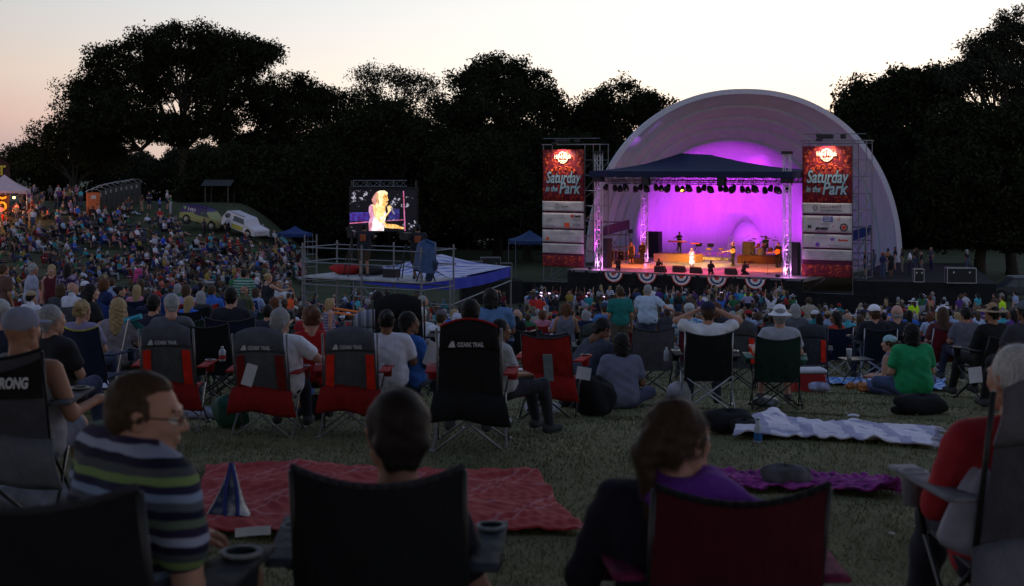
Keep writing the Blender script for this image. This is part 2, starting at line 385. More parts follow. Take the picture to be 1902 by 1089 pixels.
tree('leafy_tree', 'leafy tree whose crown meets the rounded roof of the band shell', 1150, 150,
     [(1150, 195, 60, 34), (1205, 205, 42, 26), (1100, 225, 45, 35), (1160, 250, 90, 45), (1060, 240, 40, 40), (1100, 320, 100, 70)], .45, 44, 24, .2, .42, 0, 14)
tree('broad_dark_tree', 'broad black looking tree right behind the tower with the shorter sponsor banner', 980, 138,
     [(960, 300, 90, 60), (880, 320, 80, 60), (1040, 310, 70, 60), (960, 380, 120, 60), (830, 380, 80, 60), (1060, 390, 60, 60)], .45, 54, 28, .24, .48, 0, 15)
tree('hillside_tree', 'low dark tree behind the two parked SUVs', 520, 140,
     [(500, 330, 80, 50), (420, 320, 60, 45), (580, 350, 80, 50), (480, 385, 90, 35), (600, 410, 70, 40), (380, 345, 40, 30)], .35, 54, 28, .24, .48, 0, 16)
tree('maple_tree', 'dense rounded tree standing beside the curved edge of the band shell', 1640, 128,
     [(1600, 200, 45, 40), (1670, 170, 55, 34), (1735, 165, 55, 34), (1575, 240, 30, 40), (1680, 230, 100, 60), (1620, 300, 70, 60), (1720, 310, 100, 60), (1700, 400, 110, 70)], .5, 48, 26, .22, .42, 0, 18)
tree('tall_poplar', 'tallest tree beyond the stage, with spiky upright crown tips', 1880, 122,
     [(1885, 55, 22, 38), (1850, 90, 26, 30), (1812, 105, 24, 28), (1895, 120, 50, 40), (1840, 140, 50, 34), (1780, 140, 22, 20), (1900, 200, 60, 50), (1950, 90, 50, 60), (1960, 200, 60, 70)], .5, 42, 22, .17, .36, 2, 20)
tree('shady_tree', 'black shady tree over the pickup truck and road cases', 1820, 116,
     [(1800, 240, 70, 50), (1880, 260, 80, 60), (1800, 330, 100, 60), (1900, 360, 90, 60), (1760, 400, 60, 50), (1840, 420, 70, 40), (1960, 300, 60, 80)], .5, 58, 28, .24, .46, 0, 22)
def woods(name, label, boxes, Y, n, seed, mat):
    r = np.random.RandomState(seed); C = []
    for (x0, x1, y0, y1) in boxes:
        m = int(n * (x1 - x0) * (y1 - y0) / 40000); t = r.rand(m); s = r.rand(m)
        edge = y0 + 12 * np.sin(t * (x1 - x0) / 23.) + 9 * np.sin(t * (x1 - x0) / 9. + 2)
        py = edge + (y1 - edge) * s; X = (x0 + t * (x1 - x0) - 951); YY = Y + r.rand(m) * 8
        C.append(np.stack([X * YY / F, YY, CZ + (HY - py) * YY / F], 1))
    me = leaf_mesh(np.concatenate(C), 24, .55, .34, seed, LEAF[mat]); tag(link(bpy.data.objects.new(name, me)), label, 'woods', kind='stuff')
woods('far_woods', 'dark wood closing the view behind the trees', [(390, 640, 255, 470), (600, 1130, 230, 500), (1100, 1300, 260, 500), (1540, 1990, 215, 500)], 156, 520, 31, 0)
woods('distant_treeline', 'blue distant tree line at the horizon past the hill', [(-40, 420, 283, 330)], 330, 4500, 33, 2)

woods('hill_undergrowth', 'dark undergrowth beneath the trees on top of the hill', [(60, 430, 318, 392), (-40, 120, 300, 350)], 154, 330, 41, 0)
woods('slope_undergrowth', 'dark bushes on the slope behind the two parked SUVs', [(405, 620, 376, 470)], 138, 900, 43, 0)
# unseen tree added behind and above the camera to darken the nearest rows
def added_shade_tree():
    B = Vector((-3.5, -7.5, gz(-3.5, -7.5))); r = empty('added_shade_tree', B, 0, 'unseen leafy tree added behind the camera to shade the nearest chairs', 'tree', 'trees around the bowl'); b = MB(); b.tube((0, 0, -.2), (0, 0, 4.6), .55, .4, 10); q = random.Random(4); C = []
    for k in range(9):
        a = k * .7; e = Vector((8 * math.cos(a) * 1.2, 6.5 * math.sin(a) + 6, 7.2 + q.random() * 2)); b.tube((0, 0, 4.3), e, .2, .05, 6)
    for k in range(1300):
        a, d, z = q.random() * 6.28, q.random() ** .5, q.random(); C.append((14 * d * math.cos(a), 10.5 * d * math.sin(a) + 7.5, 5.4 + 5.5 * z * (1 - .5 * d)))
    b.build('trunk', BARK, r, True); link(bpy.data.objects.new('crown', leaf_mesh(C, 26, .7, .26, 77, LEAF[0])), r)
added_shade_tree()
# ---------------------------------------------------------------- band shell
FZ = CZ - 8.0                                     # stage floor height
SX = 18.43                                        # band shell axis
def shell_col(nt, o):
    v = o.outputs['Object']; n = nnoise(nt, nmap(nt, v, (1.6, 1.6, .22)), .9, 7, .7); b = nnoise(nt, v, 4, 5, .7)
    f = nmath(nt, 'ADD', nmath(nt, 'MULTIPLY', n, .7), nmath(nt, 'MULTIPLY', b, .3))
    return nramp(nt, f, [(.3, (.30, .385, .47)), (.5, (.36, .45, .54)), (.7, (.40, .50, .59))])
SHELL = MN('shell_plaster', shell_col, .75)
FRM = M('shell_floor_paint', (.30, .25, .27), .45, noise=.2, nscale=1.5)
sroot = empty('band_shell', (SX, 113, FZ), 0, 'pale stepped dome of the band shell over the stage', 'band shell')
rings = [(0, 12.1, 13.35), (1.6, 11.0, 12.36), (3.2, 10.2, 11.5), (4.8, 9.4, 10.68), (6.4, 8.35, 9.74)]
NA = 72
def arc(hw, h, y, n=NA):
    pts = []
    for i in range(n + 1):
        t = math.pi * i / n; c, s = math.cos(t), math.sin(t)
        pts.append(Vector((-hw * math.copysign(abs(c) ** .93, c), y, h * abs(s) ** .93)))
    return pts
def loft(b, A, B):
    for i in range(len(A) - 1): b.quad(A[i], A[i + 1], B[i + 1], B[i])
b = MB()
for k in range(4):
    (y0, w0, h0), (y1, w1, h1) = rings[k], rings[k + 1]
    lip = .30; A = arc(w0 - lip * 0, h0, y0); Bq = arc(w1 + .22, h1 + .22, y1 - .25); Cq = arc(w1 + .22, h1 + .22, y1); D = arc(w1, h1, y1)
    loft(b, A, Bq); loft(b, Bq, Cq); loft(b, Cq, D)
b.build('stepped_arches', SHELL, sroot)
b = MB()
loft(b, arc(12.1, 13.35, 0), arc(12.1, 13.35, -.35)); loft(b, arc(12.1, 13.35, -.35), arc(12.5, 13.75, -.35)); loft(b, arc(12.5, 13.75, -.35), arc(12.5, 13.75, .6))
b.build('front_rim', M('rim_plaster', (.52, .54, .62), .7), sroot)
b = MB()
N2 = 16; prev = arc(8.35, 9.74, 6.4)
for i in range(1, N2 + 1):
    a = math.pi / 2 * i / N2; cur = arc(8.35 * max(.001, math.cos(a)) ** .8, 9.74 * max(.001, math.cos(a)) ** .8, 6.4 + 6.3 * math.sin(a)); loft(b, prev, cur); prev = cur
b.build('inner_dome', SHELL, sroot, True)
b = MB(); prev = arc(12.5, 13.75, .6)
for i in range(1, N2 + 1):
    a = math.pi / 2 * i / N2; cur = arc(12.5 * max(.001, math.cos(a)) ** .6, 13.75 * max(.001, math.cos(a)) ** .6, .6 + 14 * math.sin(a)); loft(b, cur, prev); prev = cur
b.build('roof', SHELL, sroot, True)
# arched doorway at the back of the dome
b = MB(); dx = 20.5 - SX
b.grid(lambda u, v: (dx - 1.5 * math.cos(math.pi * u) * math.cos(v * 1.5708), 11.4 - 1.5 * math.sin(v * 1.5708) * 1.0, 2.75 * math.sin(math.pi * u) * math.cos(v * 1.5708) ), 24, 10)
b.build('alcove_hood', SHELL, sroot, True)
# ---------------------------------------------------------------- temporary stage in front
FL = Vector((6.4, 105, FZ)); FRc = Vector((18.95, 98, FZ)); SV = (FRc - FL).normalized(); TV = Vector((-SV.y, SV.x, 0)); SANG = math.atan2(SV.y, SV.x); SW = (FRc - FL).length
def S(s, t, z=0): return FL + SV * s + TV * t + Vector((0, 0, z))
def spx(px, py_floor=None, z=0):
    """point on the stage floor seen at that pixel"""
    Y = (CZ - FZ - z) * F / (py_floor - HY); return Vector(((px - 951) * Y / F, Y, FZ + z))
def deck_col(nt, o):
    n = nnoise(nt, o.outputs['Object'], 1.2, 5, .6); return nramp(nt, n, [(.35, (.22, .19, .2)), (.65, (.42, .38, .38))])
DECK = MN('stage_floor_boards', deck_col, .5)
BLACK = M('black_cloth', (.012, .012, .014), .9, noise=.3, nscale=3)
NAVY = M('navy_canvas', (.011, .017, .06), .75, noise=.15, nscale=1)
ALU = M('aluminium', (.62, .62, .65), .45, .25, noise=0)
STEEL = M('galvanised_steel', (.20, .21, .23), .45, .6, noise=.1)
DARKM = M('black_metal', (.02, .02, .022), .5, noise=0)
poly = [S(-2.2, -.6), S(SW + 1.3, -.6), S(SW + 1.3, 4.5), Vector((SX + 12, 112.6, FZ)), Vector((SX + 12, 113.2, FZ)), Vector((SX - 12, 113.2, FZ)), S(-2.2, 6)]
st = empty('stage', S(0, 0) * 1, 0, 'raised concert stage with black skirting and a painted floor', 'stage')
def rel(p, root): return Vector(p) - root.location
b = MB(); top = [rel(p, st) for p in poly]
b.quad(*top); n = len(top)
for i in range(n):
    a, c = top[i], top[(i + 1) % n]; b.quad(a, a - Vector((0, 0, .25)), c - Vector((0, 0, .25)), c)
b.build('floor', DECK, st)
b = MB(); b.quad(*[rel(Vector((SX + x, y, FZ)), st) for x, y in ((-12, 113.2), (12, 113.2), (12, 119.3), (8.3, 119.4), (7.4, 123), (3, 125.9), (-3, 125.9), (-7.4, 123), (-8.3, 119.4), (-12, 119.3))])
b.build('shell_floor', DECK, st)
b = MB()     # pleated skirt
def skirt(p0, p1, z0, z1, amp=.09, n=80):
    d = Vector(p1) - Vector(p0); nn = Vector((d.y, -d.x, 0)).normalized()
    def fn(u, v):
        p = Vector(p0) + d * u + nn * (amp * math.sin(u * d.length * 5) * (1 - v * .6) + .02 * math.sin(u * d.length * 13)); p.z = z0 + (z1 - z0) * v; return p
    b.grid(fn, n, 3)
q0, q1 = rel(S(-2.25, -.66), st), rel(S(SW + 1.35, -.66), st)
skirt(q0, q1, -2.0, -.06, n=260); skirt(rel(S(-2.26, -.6), st), rel(S(-2.26, 6), st), -2, -.06)
b.build('skirt', BLACK, st)
b = MB(); b.box(rel(S(SW / 2 - .45, -.63, -.09), st), (SW + 3.6, .1, .16), SANG); b.build('front_lip', M('lip_paint', (.16, .16, .19), .6), st)
# black wing platforms and fences either side
def wing(name, label, pts, h):
    r = empty(name, pts[0], 0, label, 'platform'); bb = MB(); tp = [rel(p, r) for p in pts]
    bb.quad(*tp); m = len(tp)
    for i in range(m): a, c = tp[i], tp[(i + 1) % m]; bb.quad(a, a - Vector((0, 0, h)), c - Vector((0, 0, h)), c)
    bb.build('deck', BLACK, r); return r
def G0(px, Y, z): p = P(px, 300, Y); p.z = z; return p
wing('side_platform', 'low black platform carrying road cases and backstage people beside the dome', [G0(1586, 95.5, FZ - .02), G0(1850, 93, FZ - .02), G0(1800, 112, FZ - .02), G0(1640, 113, FZ - .02)], 1.9)
# crowd barrier draped in black in front of the stage
b = MB(); r = empty('barrier', G0(960, 96, CZ - 9.7), 0, 'long black draped crowd barrier along the foot of the stage', 'barrier')
prev = None
for px, Y in ((880, 99), (1000, 98.5), (1100, 98), (1300, 94.5), (1480, 91), (1640, 88), (1826, 86)):
    p = rel(G0(px, Y, CZ - 9.65), r)
    if prev is not None:
        skirt(prev, p, p.z, p.z + 1.25, .05, 60)
        b.tube(prev + Vector((0, 0, 1.27)), p + Vector((0, 0, 1.27)), .03)
    prev = p
b.build('drape', BLACK, r)
# dark back drapes at the foot of the trees
# ---------------------------------------------------------------- trusses
def truss_mb(b, a, c, w=.42, r=.03, step=.5, rd=.016):
    a, c = Vector(a), Vector(c); L = (c - a).length; q = rotm(c - a) if abs((c - a).normalized().z) < .9 else Matrix.Rotation(SANG, 3, 'Z')
    if (c - a).z < 0: pass
    d = (c - a) / L; X, Y = (q @ Vector((1, 0, 0)), q @ Vector((0, 1, 0)))
    cor = [X * sx * w / 2 + Y * sy * w / 2 for sx, sy in ((1, 1), (-1, 1), (-1, -1), (1, -1))]
    for k in cor: b.tube(a + k, c + k, r, n=6)
    n = max(2, int(round(L / step)))
    for i in range(n):
        p, q2 = a + d * L * i / n, a + d * L * (i + 1) / n
        for j in range(4):
            k0, k1 = cor[j], cor[(j + 1) % 4]
            if i % 2: k0, k1 = k1, k0
            b.tube(p + k0, q2 + k1, rd, n=4, cap=False)
            if i % 2 == 0: b.tube(p + cor[j], p + cor[(j + 1) % 4], rd, n=4, cap=False)
    return b
rig = empty('canopy_rig', S(0, 0) * 1, 0, 'truss rig with navy canopy roof, four lattice towers and a bar of stage lamps', 'stage canopy')
EZ = 7.05
towers = [(0, 0, 8.55), (SW, 0, 8.5), (0, 8.3, 6.6), (SW, 8.3, 6.6)]
for s, t, h in towers:
    z0 = -.5 if t == 0 else 0
    if t == 0: z0 = -.1
    c = truss_mb(MB(), rel(S(s, t, z0), rig), rel(S(s, t, h), rig)).build('tower', ALU, rig)
    bb = MB(); bb.box(rel(S(s, t, z0 + .04), rig), (.8, .8, .08), SANG); bb.build('base_plate', DARKM, c)
    if t == 0: bb = MB(); bb.box(rel(S(s, t, h + .1), rig), (.62, .62, .2), SANG); bb.build('head_block', DARKM, c); bb = MB(); bb.box(rel(S(s, t, EZ - .2), rig), (.7, .7, .7), SANG); bb.build('sleeve_block', DARKM, c)
b = MB(); truss_mb(b, rel(S(0, 0, EZ - .35), rig), rel(S(SW, 0, EZ - .35), rig), .4); truss_mb(b, rel(S(0, 8.3, EZ - .35), rig), rel(S(SW, 8.3, EZ - .35), rig), .4)
truss_mb(b, rel(S(0, 0, EZ - .35), rig), rel(S(0, 8.3, EZ - .35), rig), .4); truss_mb(b, rel(S(SW, 0, EZ - .35), rig), rel(S(SW, 8.3, EZ - .35), rig), .4)
truss_mb(b, rel(S(.4, 1.2, EZ - .55), rig), rel(S(SW, 1.2, EZ - .55), rig), .3)
b.build('roof_truss', M('dark_truss', (.16, .16, .18), .4, .7, noise=0), rig)
# canopy: hipped fabric with a valance
b = MB(); e = .55; zE = EZ + .25; zP = 8.5; A0, B0, C0, D0 = S(-e, -e, zE), S(SW + e, -e, zE), S(SW + e, 9, zE), S(-e, 9, zE); P1, P2 = S(SW / 2 - 1.9, 3.0, zP + .1), S(SW / 2 - .6, 5.6, zP)
for f in ((A0, B0, P2, P1), (B0, C0, P2), (C0, D0, P1, P2), (D0, A0, P1)):
    pts = [rel(p, rig) for p in f]
    # sagging panels between ridge and eave
    if len(pts) == 4: fn = lambda u, v, p=pts: (p[0].lerp(p[1], u)).lerp(p[3].lerp(p[2], u), v) - Vector((0, 0, .28 * math.sin(v * math.pi)))
    else: fn = lambda u, v, p=pts: (p[0].lerp(p[1], u)).lerp(p[2], v) - Vector((0, 0, .28 * math.sin(v * math.pi)))
    b.grid(fn, 16, 8)
b.build('canopy', NAVY, rig, True)
b = MB()
for a, c in ((A0, B0), (B0, C0), (C0, D0), (D0, A0)):
    a, c = rel(a, rig), rel(c, rig); nW = int((c - a).length * 3); nn = Vector(((c - a).y, -(c - a).x, 0)).normalized()
    fn = lambda u, v, a=a, c=c, nn=nn: a.lerp(c, u) + nn * .03 * math.sin(u * 60) * v - Vector((0, 0, v * (.42 + .05 * abs(math.sin(u * nW)))))
    b.grid(fn, nW * 2, 2)
b.build('valance', M('valance_canvas', (.012, .018, .055), .8), rig, True)
# par lamps hung under the front truss
LENS = [M('lamp_lens_' + n, (.3, .3, .3), .2, emit=c, es=s, noise=0) for n, c, s in (('white', (1, .8, .85), 1.2), ('pink', (1, .3, .6), .7), ('dull', (.6, .2, .5), .25))]
CAN = M('lamp_can', (.03, .025, .035), .35, .5, noise=0)
for i in range(34):
    s = .35 + i * (SW - .7) / 33; z = EZ - .95 - .06 * (i % 3); r_ = .19
    d = (TV * .5 + Vector((0, 0, -.75))).normalized() if i % 2 else (TV * -.25 + SV * .25 * (1 if i % 3 else -1) + Vector((0, 0, -.9))).normalized()
    q = rotm(d); c0 = rel(S(s, 1.2 if i % 4 else .5, z), rig)
    bb = MB(); bb.lathe([(.03, -.26), (.13, -.22), (r_, -.02), (r_ + .02, .2), (r_ - .01, .2), (r_ - .03, .1)], c0, 12, q)
    bb.tube(c0 + Vector((0, 0, .05)), c0 + Vector((0, 0, .55)), .02)
    pc = bb.build('stage_lamp', CAN, rig, True)
    bb = MB(); bb.lathe([(.001, .1), (r_ - .03, .1)], c0, 12, q); bb.build('lens', LENS[[2, 1, 2, 2, 0, 2, 1, 2, 2, 2, 0][i % 11]], pc)
for s in (3.9, 9.7): b = MB(); b.box(rel(S(s, -.25, EZ - .3), rig), (.55, .4, .95), SANG); b.build('speaker_box', DARKM, rig)
# tower uplights (the photograph shows the lattice lit magenta)
MAG = (1.0, .08, .9); VIO = (.55, .25, 1.0)
for s, t, h in towers[:3]:
    bb = MB(); c0 = rel(S(s - .55, t - .3, .12), rig); bb.box(c0, (.3, .3, .18), SANG, bev=.03); fx = bb.build('uplight', DARKM, rig)
    light('uplight_lamp', 'SPOT', S(s - .12, t - .5, .1), 3600, MAG if t == 0 and s == 0 else (.75, .14, 1), S(s, t, 7.5), .08, 20, .7)
    light('tower_lamp', 'POINT', S(s, t, .5), 55, (.95, .3, 1), None, .06)
# magenta washes on the dome
for dx, en, tx in ((-6.6, 1500, -4.5), (-3.4, 1000, -2.5), (0, 1000, 0), (3.4, 1000, 2.5), (6.6, 1500, 4.5)):
    light('dome_wash', 'SPOT', (SX + dx, 120.1, FZ + .3), en, (.96, .035, 1.0), (SX + tx, 124.6, FZ + 5.0), .3, 96, .9)
light('dome_top_wash', 'SPOT', (SX - 2.5, 120.7, FZ + 8.8), 1000, (.96, .035, 1.0), (SX - 1.5, 125.5, FZ + 3.4), .25, 90, .9)
light('dome_top_wash', 'SPOT', (SX + 3, 120.7, FZ + 8.6), 1000, (.96, .035, 1.0), (SX + 1.5, 125.5, FZ + 3.4), .25, 90, .9)
# warm key lamps on the stage floor
light('key_lamp', 'SPOT', S(9.2, .6, EZ - 1.1), 15000, (1, .62, .14), spx(1300, 492), .12, 34, .8)
light('key_lamp', 'SPOT', S(6.2, .6, EZ - 1.1), 11000, (1, .45, .05), spx(1365, 484), .12, 36, .8)
light('key_lamp', 'SPOT', S(3.2, .6, EZ - 1.1), 8500, (1, .22, .03), spx(1190, 494), .12, 46, .8)
light('key_lamp', 'SPOT', S(12.4, .6, EZ - 1.1), 8500, (1, .24, .03), spx(1430, 500), .12, 44, .8)
light('follow_spot', 'SPOT', (3, 60, CZ + 3), 130000, (1, .93, .78), spx(1285, 502) + Vector((0, 0, .95)), .1, 1.9, .5)
light('pink_floor_lamp', 'SPOT', S(7, 1.3, EZ - 1.1), 3600, (1, .10, .16), S(7, 1.0, 0), .12, 118, .8)
# ---------------------------------------------------------------- banner towers
def banner_tex(nt, o):
    v = o.outputs['Object']; w = nnoise(nt, v, 2.2, 6, .7); vo = nt.nodes.new('ShaderNodeTexVoronoi'); vo.inputs['Scale'].default_value = 1.6
    mp = nmix(nt, .25, v, nnoise(nt, v, 3, 3)); nt.links.new(mp, vo.inputs['Vector'])
    a = nmath(nt, 'SINE', nmath(nt, 'MULTIPLY', vo.outputs[0], 24)); f = nmath(nt, 'MULTIPLY', nmath(nt, 'GREATER_THAN', a, .35), nmath(nt, 'GREATER_THAN', w, .50))
    return nmix(nt, f, nramp(nt, w, [(.3, (.10, .008, .02)), (.7, (.24, .018, .03))]), (.50, .075, .025))
BANR = MN('banner_print', banner_tex, .6); PAPER = M('banner_white', (.52, .50, .50), .7, noise=.1, nscale=2); MAROON = M('banner_maroon', (.09, .012, .04), .7)
INK = M('ink_black', (.02, .02, .03), .7, noise=0); INKG = M('ink_grey', (.24, .24, .26), .7, noise=0); INKC = M('ink_cream', (.85, .78, .55), .6, noise=0); INKB = M('ink_blue_grey', (.22, .36, .44), .6, noise=0)
INKD = M('ink_outline', (.05, .02, .03), .7, noise=0); INKR = M('ink_red', (.6, .05, .03), .6, noise=0); INKU = M('ink_blue', (.03, .08, .45), .6, noise=0); INKP = M('ink_purple', (.15, .03, .4), .6, noise=0); ORN = M('ink_orange', (.75, .11, .03), .6, noise=0)
def banner_tower(label, px0, Y0, ztop, zbot, right):
    w = 3.5; base = P(px0, 300, Y0); root = empty('banner_tower', (base.x, base.y, CZ - 9.7), SANG, label, 'banner tower', 'sponsor banner towers flanking the stage')
    H = ztop + 9.7; bz = zbot + 9.7; sc = MB()
    cols = [0, w, w + 1.25] if not right else [0, w, w + .95]
    for x in cols:
        for y in (.15, 1.6): sc.tube((x, y, 0), (x, y, H + .35), .035)
    for i, z in enumerate(np.arange(.6, H + .3, 1.15)):
        for y in (.15, 1.6): sc.tube((0, y, z), (cols[-1], y, z), .025)
        for x in cols: sc.tube((x, .15, z), (x, 1.6, z), .025)
    for z in np.arange(.6, H - 1.5, 2.3):
        sc.tube((w, .15, z), (cols[-1], 1.6, z + 2.2), .022); sc.tube((0, 1.6, z), (w, 1.6, z + 2.2), .022); sc.tube((0, .15, z), (w, .2, z + 2.2), .022)
    sc.build('scaffold', STEEL, root)
    tp = MB(); z = H + .38
    tp.box(((cols[-1]) / 2, .8, z), (cols[-1] + .3, 1.3, .07)); tp.tube((0, .1, z + .45), (cols[-1], .1, z + .45), .03); tp.build('top_deck', STEEL, root)
    tp = MB(); tp.box((w * .45, .2, z + .28), (1.1, .35, .3), bev=.05); tp.box((w * .8, .3, z + .3), (.35, .3, .35), bev=.05); tp.lathe([(.04, 0), (.16, .05), (.18, .3)], (w * .3, .3, z + .2), 10); tp.build('lamp_housing', DARKM, root)
    def pn(name, z0, z1, mat, y=0.0):
        bb = MB(); k = 14
        bb.grid(lambda u, v: (u * w, y + .03 * math.sin(u * 9 + z0) * math.sin(v * 3.1), z0 + (z1 - z0) * v), k, 6, .015); return bb.build(name, mat, root, True)
    T = H
    pn('printed_panel', T - 3.9, T, BANR); pn('maroon_backing', bz + .0, T - 3.9, MAROON, .03)
    hs = [(T - 4.65, T - 3.92), (T - 5.95, T - 4.8), (T - 7.0, T - 6.08), (T - 7.85, T - 7.12)]
    for a, c in hs: pn('sponsor_panel', a, c, PAPER, -.04)
    pn('printed_panel', bz, bz + .85, BANR, -.03)
    def tx(s, size, m, x, z, **k): return text(s, size, m, root, wall_frame(Vector((x, -.085, z))), **k)
    c = w / 2
    # emblem: ring and disc behind the words
    def ring(x, z, r0, r1, m, y=-.06, n=28):
        bb = MB(); bb.grid(lambda u, v: (x + (r0 + (r1 - r0) * v) * math.cos(u * 6.2832), y, z + (r0 + (r1 - r0) * v) * math.sin(u * 6.2832)), n, 1, .01); return bb.build('emblem', m, root)
    ring(c, T - .62, .36, .44, INKC); tx('Hard Rock', .42, INKC, c, T - .55, bold=.014, w=1.45); tx('CASINO', .17, INKC, c, T - .86, bold=.01, w=.75)
    for dy, m, of in ((.0, INKD, .065), (-.02, INKB, .022)):
        fr = lambda x, z: wall_frame(Vector((x, -.07 + dy, z)))
        text('Saturday', 1.22, m, root, fr(c, T - 2.15), shear=.25, bold=of, w=2.9 + of * 2, depth=.003); text('Park', 1.22, m, root, fr(c + .52, T - 2.95), shear=.25, bold=of, w=1.75 + of * 2, depth=.003)
        text('in the', .6, m, root, fr(c - .95, T - 2.98), shear=.25, bold=of * .7, w=1.0 + of, depth=.003)
    # scroll ornaments
    for sx in (-1, 1):
        for k, (ox, oz, rr) in enumerate(((.25, -1.45, .22), (.62, -1.5, .2), (.95, -1.62, .16), (1.25, -.45, .2), (1.5, -.75, .17), (1.35, -1.05, .14))):
            pts = [Vector((c + sx * (ox + rr * (1 - t / 14) * math.cos(t * .6)), -.06, T + oz + rr * (1 - t / 14) * math.sin(t * .6))) for t in range(13)]
            bb = MB(); bb.path(pts, .022, 4); bb.lathe([(.001, .02), (.06, 0)], (c + sx * ox, -.07, T + oz), 8, Matrix.Rotation(R(90), 3, 'X')); bb.build('scroll_ornament', ORN, root)
    m1 = [(a + b_) / 2 for a, b_ in hs]
    if not right:
        ring(c - .12 - .35, m1[0], .15, .18, INK, -.075); tx('F', .2, INK, c - .47, m1[0]); tx('Tyson', .27, INK, c + .15, m1[0]); tx('PRESENTED BY', .09, INKG, .7, m1[0])
        bb = MB(); bb.box((2.55, -.08, m1[1] + .36), (.26, .01, .2)); bb.build('logo_block', INKR, root); tx('bank', .3, INK, 3.0, m1[1] + .36, w=.55, bold=.01)
        tx('VIOLET', .24, INKG, 2.95, m1[1] + .08, w=.8); tx('MidAmerican', .12, INKG, 1.75, m1[1] + .2); tx('wf', .16, INKD, 1.7, m1[1] + .36)
        bb = MB(); bb.box((2.1, -.08, m1[1] - .33), (.42, .01, .36)); bb.build('logo_block', ORN, root); tx('KTIV', .3, INKG, 2.95, m1[1] - .33, bold=.015, w=.62)
        tx('III', .4, INKG, .6, m1[1] + .05, w=.4); tx('WaterCenter', .13, INKG, .65, m1[1] - .38)
        tx('CITY OF PARKS', .12, INKG, 1.8, m1[2] + .2, w=1.9); tx('SIOUX', .12, INKG, 3.05, m1[2] - .1); tx('F Foods', .12, INKG, 1.4, m1[2] - .2); ring(.45, m1[2] - .22, .02, .13, ORN, -.075)
    else:
        tx('GILCHRIST', .27, INK, 2.05, m1[0] + .1, w=1.5); tx('FOUNDATION', .17, INK, 2.05, m1[0] - .15, w=1.45); ring(.95, m1[0] + .02, .08, .2, INKG, -.075)
        bb = MB(); bb.box((1.85, -.08, m1[1] + .36), (.66, .01, .36)); bb.build('logo_block', INKU, root)
        for k, (s_, dz) in enumerate((('BUD', .44), ('LIGHT', .27))): text(s_, .17, PAPER, root, wall_frame(Vector((1.85, -.095, m1[1] + dz))), bold=.008, w=.5)
        tx('Great Southern', .14, INKG, .9, m1[1] + .36); tx('CF', .3, INKR, 2.6, m1[1] + .36, w=.2); tx('M', .36, INK, .55, m1[1] - .2, bold=.01); tx('JENSEN', .24, INK, 1.4, m1[1] - .32, bold=.014, shear=.2, w=.95); tx('IMPORTS', .12, INK, 1.4, m1[1] - .5, w=.7)
        tx('Cargill Bank', .14, INKG, 1.6, m1[1] + .02); ring(2.95, m1[1] - .2, .2, .28, INKD, -.075); ring(2.95, m1[1] - .2, .01, .14, INKR, -.075); tx('*', .3, INKR, 2.2, m1[1] - .2)
        tx('W', .3, INKP, 2.15, m1[2] + .12, bold=.012); tx('Speedway', .17, INKR, 2.9, m1[2] + .1, shear=.3, bold=.012); tx('HEALTH PLAN', .12, INKG, 1.1, m1[2] + .15); ring(1.1, m1[2] - .25, .03, .14, INKP, -.075); tx('RADIO  TELEVISION', .11, INKG, 2.3, m1[2] - .28)
    for k, ln in enumerate(('Thank you to all of our friends and neighbors', 'who make this day possible in our city', 'volunteers donors parks and recreation', 'enjoy the music')):
        tx(ln, .12, INKG, c, m1[3] + .2 - k * .14, w=2.9 - .25 * k)
    # two warm flood lamps at the top edge
    bb = MB(); bb.tube((c - .3, -.1, T + .42), (c - .3, -.75, T + .5), .025); bb.box((c - .3, -.8, T + .42), (.45, .22, .2), bev=.04); bb.build('flood_lamp', DARKM, root)
    rm = Matrix.Translation(root.location) @ Matrix.Rotation(SANG, 4, 'Z')
    light('banner_lamp', 'SPOT', rm @ Vector((c, -.75, T + .3)), 420, (1, .74, .60), rm @ Vector((c, 0, T - 1.3)), .12, 120, .9)
    return root
banner_tower('tall scaffold tower with the shorter looking sponsor banner showing a circled F logo', 1008, 108.3, .9, -7.95, False)
banner_tower('tall scaffold tower with the wider sponsor banner showing a blue square logo', 1490, 98.8, 1.05, -7.95, True)
# ---------------------------------------------------------------- things on the stage
def on(px, py, z=0): return spx(px, py, z)
WOODC = M('warm_ply', (.42, .22, .10), .6, noise=.2)
def bunting(i, px, py):
    u = (px - 1125) / 355.; p = S(0, 0)
    # pleated half round fan hung on the skirt
    Yf = 104.6 + (97.6 - 104.6) * (px - 1112) / 350.; c = P(px, py, Yf - .5); r = empty('bunting', c, SANG, f'striped pleated bunting fan on the stage skirt {("beside the circled F banner", "below the backing singers", "below the singer in white", "below the drums", "beside the blue square logo banner")[i]}', 'bunting', 'bunting fans on the stage skirt')
    for nm, r0, r1, m in (('inner_band', 0, .17, INKR), ('middle_band', .17, .34, M('cloth_white', (.75, .75, .78), .8)), ('star_band', .34, .46, M('cloth_navy', (.02, .03, .14), .8)), ('white_edge', .46, .60, M('cloth_white')), ('outer_band', .60, .66, INKR)):
        bb = MB(); bb.grid(lambda u, v: (1.12 * (r0 + (r1 - r0) * v) * math.cos(math.pi * u), -.05 + .035 * math.sin(u * math.pi * 24) * (r0 + (r1 - r0) * v), -(r0 + (r1 - r0) * v) * math.sin(math.pi * u) * 1.05), 48, 1, .01)
        bb.build(nm, m, r)
for i, (px, py) in enumerate(((1140, 507), (1202, 509.5), (1266, 513), (1332, 516), (1403, 519))): bunting(i, px, py)
